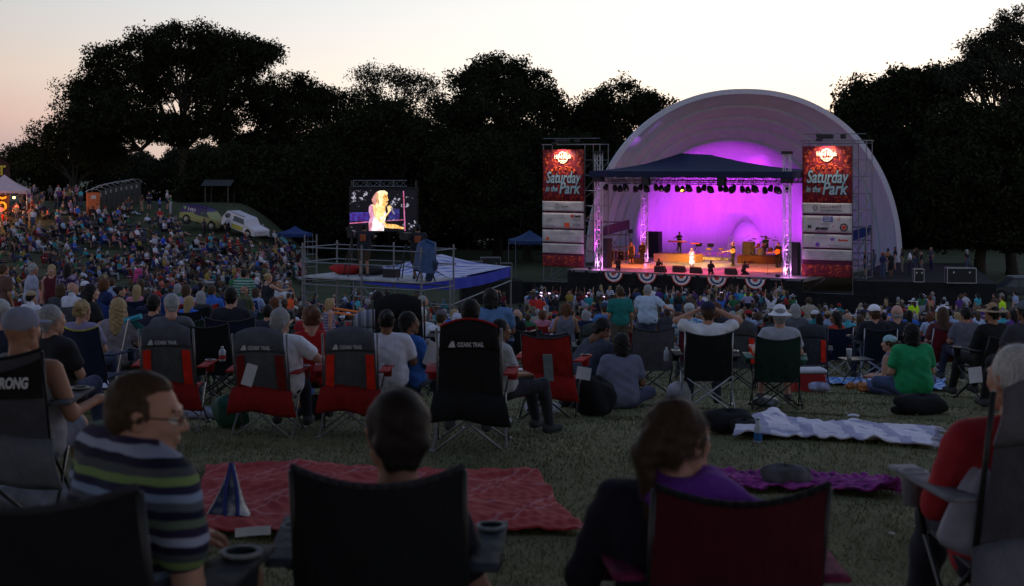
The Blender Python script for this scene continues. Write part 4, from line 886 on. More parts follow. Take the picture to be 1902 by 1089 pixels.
for x in (-2.3, 2.3): lg.tube((x, .5, CZ - 9.7 - sc_.location.z), (x, .5, 3.6), .06); lg.tube((x, .5, .0), (x, 2.6, CZ - 9.7 - sc_.location.z), .04)
lg.build('mast', M('mast_dark', (.04, .04, .045), .5), sc_)
# ---------------------------------------------------------------- camera platform
PA = Vector((-7.14, 48.5, 0)); PB = Vector((-2.94, 46.0, 0)); ps = (PB - PA).normalized(); pt = Vector((-ps.y, ps.x, 0)); pang = math.atan2(ps.y, ps.x); gp = gz(-5, 48.5)
DZ = CZ - 3.93; H = DZ - gp; pr = empty('camera_platform', Vector((PA.x, PA.y, gp)), pang, 'steel scaffold platform for the camera crew with two guard rails and a pale deck', 'scaffold'); Lp = 4.9; Dp = 1.9
b = MB(); b.box((Lp / 2, Dp / 2, H), (Lp, Dp, .07), bev=.01); b.build('deck', MN('deck_ply', lambda nt, o: nramp(nt, nnoise(nt, o.outputs['Object'], 2.5, 5), [(.35, (.28, .28, .30)), (.65, (.48, .48, .50))]), .7), pr)
posts = [(0, 0), (Lp * .51, 0), (Lp, 0), (Lp, Dp), (0, Dp), (Lp * .5, Dp)]
for x, y in posts: b = MB(); b.tube((x, y, 0), (x, y, H + 1.15), .032, n=8); b.build('post', STEEL, pr)
for z in (.5, 1.0):
    for a, c in (((-.1, 0), (Lp + .1, 0)), ((0, -.1), (0, Dp + .1)), ((Lp, -.1), (Lp, Dp + .1)), ((-.1, Dp), (Lp + .1, Dp))): b = MB(); b.tube((*a, H + z), (*c, H + z), .021, n=8); b.build('guard_rail', STEEL, pr)
b = MB()
for z in (.35, H - .25):
    b.tube((0, 0, z), (Lp, 0, z), .025); b.tube((0, 0, z), (0, Dp, z), .025); b.tube((Lp, 0, z), (Lp, Dp, z), .025); b.tube((0, Dp, z), (Lp, Dp, z), .025)
b.tube((0, 0, .35), (Lp * .51, 0, H - .2), .022); b.tube((Lp, 0, .35), (Lp * .51, 0, H - .2), .022); b.tube((Lp, 0, H - .2), (Lp, Dp, .3), .022); b.build('brace', STEEL, pr)
# ladder frame at the side
lf = empty('scaffold_frame', Vector((P(566, 300, 50.5).x, 50.5, gz(-7.3, 50.5))), .1, 'tall narrow steel end frame standing beside the camera platform', 'scaffold'); b = MB(); Hh = CZ - (436 - HY) * 50.5 / F - gz(-7.3, 50.5)
for x in (0, .42): b.tube((x, 0, 0), (x, 0, Hh), .025)
b.build('post', STEEL, lf)
b = MB()
for k in range(9): b.tube((0, 0, Hh - .25 - k * .45), (.42, 0, Hh - .25 - k * .45), .018)
b.build('rungs', STEEL, lf)
def pw(x, y, z=0): return Matrix.Translation(pr.location) @ Matrix.Rotation(pang, 4, 'Z') @ Vector((x, y, H + .035 + z))
# blue covered camera hanging on the rail corner
r = empty('camera_tripod', pw(3.9, .55), pang, 'video camera on a tripod in front of the second camera operator', 'camera')
def cam_rig(r):
    for t in range(3): b = MB(); b.tube((0, 0, 1.15), (.4 * math.cos(t * 2.1 + .4), .4 * math.sin(t * 2.1 + .4), 0), .03, .02); b.build('leg', DARKM, r)
    b = MB(); b.box((0, .05, 1.42), (.2, .55, .26), bev=.03); b.tube((0, .3, 1.42), (0, .55, 1.42), .09, .11, 12); b.build('camera_body', DARKM, r)
    b = MB(); b.box((-.05, -.2, 1.6), (.2, .03, .14), bev=.01); b.build('viewfinder', DARKM, r)
cam_rig(r); r = empty('camera_tripod', pw(1.5, .75), pang + .5, 'video camera on a tripod in front of the first camera operator', 'camera'); cam_rig(r)
r = empty('covered_camera', pw(Lp - .05, .25), pang, 'camera on a stand under a blue rain cover at the platform corner', 'camera'); b = MB()
b.grid(lambda u, v: ((.25 + .14 * v + .05 * math.sin(u * 19 + v * 4)) * math.cos(u * 6.2832) * (1 if v > .12 else v / .12), (.3 + .1 * v + .05 * math.sin(u * 25)) * math.sin(u * 6.2832) * (1 if v > .12 else v / .12) + .1, 1.32 - 1.0 * v + .06 * math.sin(u * 12)), 28, 8); b.build('rain_cover', M('rain_cover_blue', (.03, .07, .17), .5, noise=.3), r, True)
b = MB(); b.box((.25, .05, .35), (.22, .2, .75), rot=Matrix.Rotation(R(24), 3, 'Y'), bev=.05); b.build('bag', M('bag_navy', (.03, .05, .10), .8), r)
for t in range(3): b = MB(); b.tube((0, .1, .9), (.35 * math.cos(t * 2.1), .1 + .35 * math.sin(t * 2.1), 0), .025); b.build('leg', DARKM, r)
def bag(name, label, c, d, mat, seed=0, cat='bag', rz=0):
    r = empty(name, c, rz, label, cat); b = MB(); q = random.Random(seed); ph = q.random() * 6
    b.grid(lambda u, v: (d[0] / 2 * math.cos(u * 6.2832) * math.sin(v * 3.14159) ** .6 * (1 + .16 * math.sin(u * 19 + ph) * math.sin(v * 7) + .08 * math.sin(u * 44 + v * 9)), d[1] / 2 * math.sin(u * 6.2832) * math.sin(v * 3.14159) ** .6 * (1 + .1 * math.sin(u * 25 + ph + v * 5)), d[2] * (.5 - .5 * math.cos(v * 3.14159)) * (1 + .08 * math.sin(u * 12.57 + ph))), 36, 14); b.build('cloth', mat, r, True); return r
REDC = M('cloth_red', (.38, .02, .02), .8); bag('bag', 'crumpled red coat lying on the camera platform deck', pw(1.0, 1.2), (1.1, .6, .35), REDC, 3, 'coat'); bag('bag', 'black duffel bag on the deck behind the first camera operator', pw(1.9, 1.4), (.9, .5, .3), CB, 4, 'bag')
box_thing('equipment_box', 'small dark electronics box on the deck between the camera operators', 'box', pw(3.0, 1.0), (.5, .35, .28), CB, pang)
# blue tarp canopy beyond the platform
N_, R_, L_ = Vector((-2.3, 53, CZ - 4.37)), Vector((-.05, 60, CZ - 4.43)), Vector((-6.34, 57, CZ - 4.4)); K_ = L_ + R_ - N_; tr = empty('mixing_tent', Vector((-3.2, 58.5, gz(-3.2, 58.5))), 0, 'low flat tent with a pale blue top and bright blue valance beside the camera platform', 'tent')
def rl(p): return p - tr.location
m0, m1_ = (N_ + L_) / 2, (R_ + K_) / 2; A_ = m0.lerp(m1_, .30) + Vector((0, 0, .55)); B_ = m0.lerp(m1_, .62) + Vector((0, 0, .55)); b = MB()
for f in ((N_, R_, B_, A_), (R_, K_, B_), (K_, L_, A_, B_), (L_, N_, A_)):
    p = [rl(x) for x in f]
    fn = (lambda u, v, p=p: p[0].lerp(p[1], u).lerp(p[3].lerp(p[2], u), v) - Vector((0, 0, .16 * math.sin(v * 3.14) * (.5 + .5 * math.sin(u * 9) ** 2)))) if len(p) == 4 else (lambda u, v, p=p: p[0].lerp(p[1], u).lerp(p[2], v) - Vector((0, 0, .12 * math.sin(v * 3.14))))
    b.grid(fn, 22, 8)
def tarpcol(nt, o):
    w = nt.nodes.new('ShaderNodeTexWave'); w.inputs['Scale'].default_value = .55; w.inputs['Distortion'].default_value = 5; w.inputs['Detail'].default_value = 3; nt.links.new(nmap(nt, o.outputs['Object'], (1, 1, 3), (0, 0, R(60))), w.inputs['Vector'])
    return nramp(nt, w.outputs['Fac'], [(.2, (.12, .14, .45)), (.45, (.34, .36, .58)), (.8, (.44, .46, .62))])
b.build('canopy', MN('tarp_top', tarpcol, .5), tr, True); BLV = M('valance_blue', (.025, .04, .42), .7)
b = MB()
for a, c in ((N_, R_), (R_, K_), (K_, L_), (L_, N_)): a, c = rl(a), rl(c); b.grid(lambda u, v: a.lerp(c, u) - Vector((0, 0, .42 * v + .08 * math.sin(u * 3.14))) + Vector((.03 * math.sin(u * 30) * v, 0, 0)), 20, 2)
b.build('valance', BLV, tr)
for p in (N_, R_, K_, L_): b = MB(); q = rl(p); b.tube((q.x, q.y, gz(p.x, p.y) - tr.location.z), q, .035); b.build('post', STEEL, tr)
b = MB(); a, c = rl(N_), rl(R_); b.tube(a - Vector((0, 0, 1.0)), c - Vector((0, 0, .6)), .03); b.tube(rl(L_) - Vector((0, 0, 1.0)), a - Vector((0, 0, 1.0)), .03); b.build('rail', STEEL, tr)
# table under the platform
r = empty('plywood_table', Vector((P(655, 300, 43).x, 43, gz(-4.8, 43))), -.1, 'pale plywood sheet on trestles in front of the camera platform', 'table'); b = MB(); b.box((0, 0, .8), (2.4, 1.3, .04)); b.build('tabletop', M('plywood', (.36, .30, .22), .7), r)
for x in (-1, 1):
    for y in (-.5, .5): b = MB(); b.tube((x, y, 0), (x * .95, y, .78), .03); b.build('leg', DARKM, r)
# ---------------------------------------------------------------- bench rows and barriers
def rail_wall(name, label, pts, h, slats, mat, cat='fence', dz=0):
    r = empty(name, (*pts[0], gz(*pts[0])), 0, label, cat); b = MB(); tb = MB(); pb = MB()
    for a, c in zip(pts, pts[1:]):
        A = Vector((*a, gz(*a) + dz)) - r.location; C = Vector((*c, gz(*c) + dz)) - r.location; n = max(1, int((C - A).length / 1.6))
        for k in range(n + 1): p = A.lerp(C, k / n); pb.box((p.x, p.y, p.z + h / 2 - .1), (.1, .1, h + .2), math.atan2((C - A).y, (C - A).x))
        d = (C - A).normalized(); q = Matrix(((d.x, -d.y, 0), (d.y, d.x, 0), (d.z, 0, 1)))
        for s in range(slats): m = (A + C) / 2; b.box((m.x, m.y, m.z + .15 + (h - .25) * s / max(1, slats - 1)), ((C - A).length, .05, .16), rot=q)
        m = (A + C) / 2; tb.box((m.x, m.y, m.z + h), ((C - A).length + .1, .16, .05), rot=q)
    b.build('slats', mat, r); pb.build('posts', mat, r); tb.build('top_rail', M('rail_pale', (.42, .42, .40), .6), r); return r
DW = M('dark_wood', (.05, .045, .04), .8)
rail_wall('slatted_wall', 'dark slatted wall with a pale top rail running down along the bench seats', [(-15.2, 79.5), (-12.2, 74), (-8.3, 61), (-6.8, 55)], .95, 5, DW)
rail_wall('bench_rail', 'long low wooden rail with a pale top edge behind the bench seats', [(11, 40.5), (15, 42.5), (20, 44.5)], .85, 3, M('bench_brown', (.13, .09, .06), .8))
b_benches = []
def bench(a, c, label):
    r = empty('bench', (*a, gz(*a)), 0, label, 'bench', 'rows of bench seats facing the stage'); b = MB(); A = Vector((0, 0, .44)); C = Vector((*c, gz(*c) + .44)) - r.location; d = (C - A).normalized(); q = Matrix(((d.x, -d.y, 0), (d.y, d.x, 0), (d.z, 0, 1)))
    m = (A + C) / 2; b.box(m, ((C - A).length, .3, .05), rot=q); b.build('seat', M('bench_wood', (.2, .17, .14), .8), r); n = 6
    for k in range(n): p = A.lerp(C, (k + .5) / n); b = MB(); b.box(p - Vector((0, 0, .24)), (.1, .24, .45), rot=q); b.build('leg', M('bench_concrete', (.2, .2, .2), .8), r)
for k, (a, c) in enumerate((((2, 60), (20, 52)), ((3, 68), (24, 58)), ((12, 50), (22, 46.5)), ((-9, 75), (-1, 73)), ((-11, 80), (-2, 79)))):
    bench(a, c, 'long wooden bench seat ' + ('in the middle rows before the stage', 'second of the middle rows before the stage', 'just beyond the low wooden rail', 'between the slatted wall and the blue tarp tent', 'highest bench beside the slatted wall')[k])
def crowd_barrier(a, c, label, mat=STEEL, h=1.05):
    r = empty('crowd_barrier', (*a, gz(*a)), 0, label, 'barrier', 'steel crowd barriers'); A = Vector((0, 0, .15)); C = Vector((*c, gz(*c) + .15)) - r.location; up = Vector((0, 0, h - .15)); b = MB(); b.path([A, A + up, C + up, C, A], .02); b.build('frame', mat, r); b = MB(); n = int((C - A).length / .13)
    for k in range(1, n): b.tube(A.lerp(C, k / n), A.lerp(C, k / n) + up, .008, n=4)
    b.build('bars', mat, r); b = MB(); b.tube(A - Vector((0, .25, .15)), A + Vector((0, .25, -.15)), .02); b.tube(C - Vector((0, .25, .15)), C + Vector((0, .25, -.15)), .02); b.build('feet', mat, r)
def gx(px, Y): return ((px - 951) * Y / F, Y)
crowd_barrier(gx(640, 33), gx(775, 34), 'grey steel crowd barrier beside the two orange tubes'); crowd_barrier(gx(780, 36), gx(870, 37), 'greenish crowd barrier behind the man in the white shirt', M('barrier_green', (.25, .32, .28), .5, .4))
r = empty('orange_tubes', P(602, 572, 30), 0, 'pair of bright orange tubes slung above the steel barrier', 'tube'); 
for dy in (0, 13): b = MB(); b.tube(P(602, 570 + dy * .6, 30) - r.location, P(666, 580 + dy * .55, 30) - r.location, .022, n=8); b.build('tube', M('orange_plastic', (.95, .22, .03), .4, noise=0), r)
rubb = M('bin_white', (.6, .6, .65), .6)
r = empty('rubbish_bin', G(238, 70), .2, 'white cardboard bin with a black liner and a small blue logo', 'bin'); b = MB(); b.box((0, 0, .4), (.75, .6, .8), bev=.02); b.build('carton', rubb, r); b = MB(); b.box((0, 0, .92), (.78, .63, .3), bev=.04); b.build('liner', CB, r); text('Care', .2, INKU, r, wall_frame(Vector((.05, -.31, .42))), bold=.01)
# ---------------------------------------------------------------- figures: smooth blended bodies from tapered limbs
def A3(v): return np.array(v, dtype=np.float32)
def cap(a, b, ra, rb=None, t=0, k=.03): return ('cap', A3(a), A3(b), ra, ra if rb is None else rb, t, k)
def ell(c, r, t=0, k=.03, rot=None): return ('ell', A3(c), A3(r), rot, 0, t, k)
def sub(p): return ('sub',) + (p,)
def _d(p, X):
    if p[0] == 'cap':
        a, b = p[1], p[2]; ba = b - a; pa = X - a; h = np.clip((pa @ ba) / max(1e-9, float(ba @ ba)), 0, 1)
        return np.linalg.norm(pa - h[..., None] * ba, axis=-1) - (p[3] + (p[4] - p[3]) * h)
    q = X - p[1]
    if p[3] is not None: q = q @ np.asarray(p[3], dtype=np.float32)
    k0 = np.linalg.norm(q / p[2], axis=-1); k1 = np.linalg.norm(q / (p[2] * p[2]), axis=-1)
    return k0 * (k0 - 1) / np.maximum(k1, 1e-6)
def sdf_eval(prims, X, noise=None):
    d = None; best = None; tag_ = np.zeros(X.shape[:-1], np.int8)
    for p in prims:
        if p[0] == 'sub':
            d = np.maximum(d, -_d(p[1], X)); continue
        di = _d(p, X)
        if d is None: d = di.copy(); best = di; tag_[...] = p[5]; continue
        m = di < best; tag_[m] = p[5]; best = np.where(m, di, best); k = p[6]
        h = np.clip(.5 + .5 * (d - di) / k, 0, 1); d = d * (1 - h) + di * h - k * h * (1 - h)
    if noise:
        amp, f, ph = noise
        n = np.sin(X[..., 0] * f + 1.7 * np.sin(X[..., 2] * f * .7 + ph) + ph) * np.sin(X[..., 2] * f * .8 + 1.3 * np.sin(X[..., 1] * f + ph * 2)) + .5 * np.sin(X[..., 2] * f * 2.1 + X[..., 0] * f * 1.3 + ph)
        d = d + amp * n
    return d, tag_
def sdf_np(prims, h, noise=None):
    """surface nets: returns verts, quads, tags per quad"""
    lo = np.full(3, 1e9); hi = -lo
    for p in prims:
        if p[0] == 'cap':
            r = max(p[3], p[4]); lo = np.minimum(lo, np.minimum(p[1], p[2]) - r); hi = np.maximum(hi, np.maximum(p[1], p[2]) + r)
        elif p[0] == 'ell':
            r = p[2] if p[3] is None else np.full(3, p[2].max()); lo = np.minimum(lo, p[1] - r); hi = np.maximum(hi, p[1] + r)
    lo -= 2.5 * h + .012; hi += 2.5 * h + .012
    n = np.ceil((hi - lo) / h).astype(int) + 1
    ax = [(lo[i] + h * np.arange(n[i])).astype(np.float32) for i in range(3)]
    X = np.stack(np.meshgrid(*ax, indexing='ij'), -1); D, T = sdf_eval(prims, X, noise)
    S_ = D < 0; c = np.zeros(tuple(n - 1), np.int8)
    for i in (0, 1):
        for j in (0, 1):
            for k in (0, 1): c += S_[i:n[0] - 1 + i, j:n[1] - 1 + j, k:n[2] - 1 + k]
    mask = (c > 0) & (c < 8); idx = np.full(mask.shape, -1, np.int32); cells = np.argwhere(mask); idx[mask] = np.arange(len(cells))
    pos = np.zeros((len(cells), 3)); cnt = np.zeros(len(cells))
    corners = [(0, 0, 0), (1, 0, 0), (0, 1, 0), (1, 1, 0), (0, 0, 1), (1, 0, 1), (0, 1, 1), (1, 1, 1)]
    for a, b in ((0, 1), (2, 3), (4, 5), (6, 7), (0, 2), (1, 3), (4, 6), (5, 7), (0, 4), (1, 5), (2, 6), (3, 7)):
        ca, cb = np.array(corners[a]), np.array(corners[b]); da = D[tuple((cells + ca).T)]; db = D[tuple((cells + cb).T)]
        m = (da < 0) != (db < 0); t = np.where(m, da / np.where(m, da - db, 1), 0)[:, None]
        pos += np.where(m[:, None], ca + (cb - ca) * t, 0); cnt += m
    V = (cells + pos / cnt[:, None]) * h + lo
    Q = []; TG = []
    for axs in range(3):
        o1, o2 = [i for i in range(3) if i != axs]; e = [slice(None)] * 3; f = [slice(None)] * 3; e[axs] = slice(0, n[axs] - 1); f[axs] = slice(1, n[axs])
        sa, sb = S_[tuple(e)], S_[tuple(f)]; g = np.argwhere(sa != sb); g = g[(g[:, o1] > 0) & (g[:, o2] > 0) & (g[:, o1] < n[o1] - 1) & (g[:, o2] < n[o2] - 1)]
        if not len(g): continue
        u1 = np.zeros(3, int); u1[o1] = 1; u2 = np.zeros(3, int); u2[o2] = 1
        q = np.stack([idx[tuple((g - u1 - u2).T)], idx[tuple((g - u2).T)], idx[tuple(g.T)], idx[tuple((g - u1).T)]], 1)
        flip = sa[tuple(g.T)] != (axs == 1); q = np.where(flip[:, None], q, q[:, ::-1]); Q.append(q); TG.append(T[tuple(g.T)])
    return V, np.concatenate(Q), np.concatenate(TG)
class Geo:
    def __init__(s): s.V = []; s.Q = []; s.T = []; s.n = 0
    def add(s, V, Q, T, mat=None, tmap=None):
        if mat is not None: m = np.array(mat); V = V @ m[:3, :3].T + m[:3, 3]
        if tmap is not None: T = np.array([tmap[t] for t in range(16)])[T]
        s.V.append(V); s.Q.append(Q + s.n); s.T.append(T); s.n += len(V); return s
    def mesh(s, name, mats): return mesh_np(name, np.concatenate(s.V), np.concatenate(s.Q), mats, np.concatenate(s.T), True)
# ---- head (faces +Y, origin at the middle of the skull), tags 0 skin 1 eye white 2 lips 3 brow
def head_prims():
    p = [ell((0, -.018, .028), (.074, .094, .088), k=.02), ell((0, .028, -.028), (.059, .066, .086), k=.04), cap((-.022, .062, -.094), (.022, .062, -.094), .021, k=.035),
         cap((-.045, .0, -.06), (.045, .0, -.06), .03, k=.03), cap((-.034, .082, .022), (.034, .082, .022), .010, k=.018), cap((-.038, .066, -.022), (-.02, .078, -.03), .018, k=.02), cap((.038, .066, -.022), (.02, .078, -.03), .018, k=.02)]
    p += [sub(ell((s * .031, .099, .0), (.016, .013, .011))) for s in (-1, 1)]
    p += [cap((0, .088, .012), (0, .112, -.024), .008, .0115, k=.012), ell((-.011, .101, -.028), (.008, .010, .007), k=.008), ell((.011, .101, -.028), (.008, .010, .007), k=.008),
          ell((0, .090, -.056), (.023, .011, .005), 2, k=.006), ell((0, .089, -.066), (.020, .012, .006), 2, k=.006)]
    for s in (-1, 1):
        p += [ell((s * .031, .081, .0), (.0125, .0125, .0105), 1, .004), ell((s * .031, .0885, .0), (.006, .0065, .0065), 4, .002), cap((s * .018, .091, .024), (s * .045, .083, .026), .0055, .004, 3, .005), ell((s * .076, -.006, -.006), (.010, .020, .031), 0, .012), ell((s * .080, -.012, .012), (.012, .019, .017), 0, .01)]
        p += [sub(ell((s * .088, .0, -.004), (.007, .009, .016)))]
    p += [cap((0, -.022, -.06), (0, -.036, -.15), .050, .054, k=.03)]
    return p
_cache = {}
def cached(key, fn):
    if key not in _cache: _cache[key] = fn()
    return _cache[key]
def head_np(h): return cached(('head', h), lambda: sdf_np(head_prims(), h))
HAIR = {
 'short': [ell((0, -.026, .040), (.083, .096, .088)), cap((-.045, -.075, -.02), (.045, -.075, -.02), .034), cap((-.03, -.072, -.07), (.03, -.072, -.07), .022), ell((-.071, -.012, .02), (.013, .03, .04)), ell((.071, -.012, .02), (.013, .03, .04))],
 'thin': [ell((0, -.034, .022), (.081, .088, .074)), cap((-.045, -.075, -.02), (.045, -.075, -.02), .032), ell((-.072, -.012, .015), (.012, .032, .034)), ell((.072, -.012, .015), (.012, .032, .034)), cap((-.03, -.072, -.06), (.03, -.072, -.06), .022)],
 'receding': [ell((0, -.040, .034), (.080, .084, .084)), cap((-.045, -.072, -.015), (.045, -.072, -.015), .032), ell((-.072, -.010, .012), (.013, .03, .036)), ell((.072, -.010, .012), (.013, .03, .036)), ell((0, .0, .085), (.05, .06, .032), k=.04)],
 'long': [ell((0, -.026, .040), (.087, .102, .092)), cap((-.05, -.06, -.02), (-.055, -.085, -.24), .042, .03), cap((.05, -.06, -.02), (.055, -.085, -.24), .042, .03), cap((0, -.085, 0), (0, -.105, -.27), .05, .035), cap((-.072, .0, .02), (-.075, -.02, -.12), .022, .02), cap((.072, .0, .02), (.075, -.02, -.12), .022, .02)],
 'bob': [ell((0, -.026, .038), (.089, .102, .092)), cap((-.055, -.05, -.02), (-.06, -.06, -.12), .045, .035), cap((.055, -.05, -.02), (.06, -.06, -.12), .045, .035), cap((0, -.08, 0), (0, -.09, -.12), .05, .04), cap((-.074, .0, .02), (-.078, -.01, -.09), .022, .02), cap((.074, .0, .02), (.078, -.01, -.09), .022, .02)],
 'bun': [ell((0, -.026, .040), (.084, .097, .089)), cap((-.045, -.075, -.02), (.045, -.075, -.02), .032), ell((.02, -.125, .055), (.048, .045, .045))],
 'pony': [ell((0, -.024, .040), (.084, .099, .090)), cap((-.045, -.075, -.02), (.045, -.075, -.02), .036), cap((0, -.11, .03), (0, -.145, -.01), .030, .04, k=.02), cap((0, -.145, -.01), (0, -.125, -.22), .034, .014, k=.02), ell((-.072, -.005, .02), (.014, .035, .045)), ell((.072, -.005, .02), (.014, .035, .045))],
 'curly': [ell((0, -.03, .035), (.108, .112, .105)), ell((-.06, -.05, -.05), (.055, .055, .075)), ell((.06, -.05, -.05), (.055, .055, .075)), cap((0, -.09, -.02), (0, -.10, -.12), .06, .04)],
 'bald': [ell((-.071, -.02, -.012), (.012, .03, .022)), ell((.071, -.02, -.012), (.012, .03, .022)), cap((-.04, -.078, -.035), (.04, -.078, -.035), .028)],
}
HN = {'short': (.0012, 70), 'thin': (.0015, 90), 'receding': (.0015, 90), 'long': (.004, 60), 'bob': (.004, 60), 'bun': (.003, 70), 'pony': (.003, 70), 'curly': (.010, 75), 'bald': (.001, 80)}
HAT = {
 'cap': [ell((0, -.016, .052), (.090, .106, .078)), sub(ell((0, 0, -.11), (.2, .2, .13))), ell((0, .115, .034), (.070, .075, .010), 0, .008)],
 'capback': [ell((0, -.016, .052), (.090, .106, .078)), sub(ell((0, 0, -.11), (.2, .2, .13)))],
 'bucket': [cap((0, -.016, .06), (0, -.016, .075), .092, .080, k=.03), ell((0, -.012, .02), (.150, .160, .022), 0, .045)],
 'straw': [cap((0, -.016, .075), (0, -.016, .095), .082, .070, k=.02), ell((0, -.012, .035), (.225, .235, .013), 0, .03)],
}
def hair_np(st, h): a, f = HN[st]; return cached(('hair', st, h), lambda: sdf_np(HAIR[st], h, (a, f, 1.3)))
def hat_np(st, h): return cached(('hat', st, h), lambda: sdf_np(HAT[st], h))
def hair_blades(V, Q, hm, n, ln, wd, seed, st, mat):
    r = np.random.RandomState(seed); P4 = V[Q]; N_ = np.cross(P4[:, 2] - P4[:, 0], P4[:, 3] - P4[:, 1]); A = np.linalg.norm(N_, axis=1); ok = A > 1e-12; N_[ok] /= A[ok, None]
    i = r.choice(len(Q), n, p=A / A.sum()); w = r.rand(n, 2); p = P4[i]; c = p[:, 0] * ((1 - w[:, :1]) * (1 - w[:, 1:])) + p[:, 1] * (w[:, :1] * (1 - w[:, 1:])) + p[:, 2] * (w[:, :1] * w[:, 1:]) + p[:, 3] * ((1 - w[:, :1]) * w[:, 1:]); nn = N_[i]
    crown = np.array([0, -.03, .13]); fl = c - crown; fl[:, 2] -= .05; fl /= np.linalg.norm(fl, axis=1)[:, None]
    fl = fl - (fl * nn).sum(1)[:, None] * nn; fl += nn * (.10 + .30 * r.rand(n, 1)) + r.randn(n, 3) * (.09 if st != 'curly' else .6); fl /= np.linalg.norm(fl, axis=1)[:, None] + 1e-9
    s = np.cross(fl, nn); s /= np.linalg.norm(s, axis=1)[:, None] + 1e-9; L = ln * (.5 + .9 * r.rand(n, 1)); a = c - nn * .004
    VV = np.stack([a - s * wd, a + s * wd, c + fl * L], 1).reshape(-1, 3); VV = VV @ hm[:3, :3].T + hm[:3, 3]
    return mesh_np('hair_strands', VV, np.arange(3 * n).reshape(n, 3), [mat])
# ---- hand: palm, four unequal bent fingers and a thumb from the side; origin at the wrist, fingers along +Y, palm faces -Z, thumb +X
def hand_prims(curl=.5):
    p = [ell((0, .048, 0), (.040, .052, .015), k=.015), cap((0, -.02, 0), (0, .02, 0), .025, .026, k=.03)]
    for x, l, r in ((-.030, .052, .0078), (-.010, .066, .0088), (.010, .072, .009), (.030, .064, .0088)):
        y, z, a = .088, 0, 0.; q = (x, .06, 0); pt = (x * 1.08, y, z); p.append(cap(q, pt, r * 1.1, k=.006))
        for j, f in enumerate((.42, .32, .26)):
            a += curl * (.7 if j == 0 else .9); n = (pt[0] + x * .03, pt[1] + l * f * math.cos(a), pt[2] - l * f * math.sin(a)); p.append(cap(pt, n, r * (1 - .07 * j), r * (.94 - .07 * j), k=.004)); pt = n
    p += [cap((.022, .015, -.004), (.052, .045, -.012), .014, .0115, k=.012), cap((.052, .045, -.012), (.062, .072, -.020), .0105, .0095, k=.005), cap((.062, .072, -.020), (.060, .095, -.030), .0095, .008, k=.004)]
    return p
def hand_np(h, curl): return cached(('hand', h, curl), lambda: sdf_np(hand_prims(curl), h))
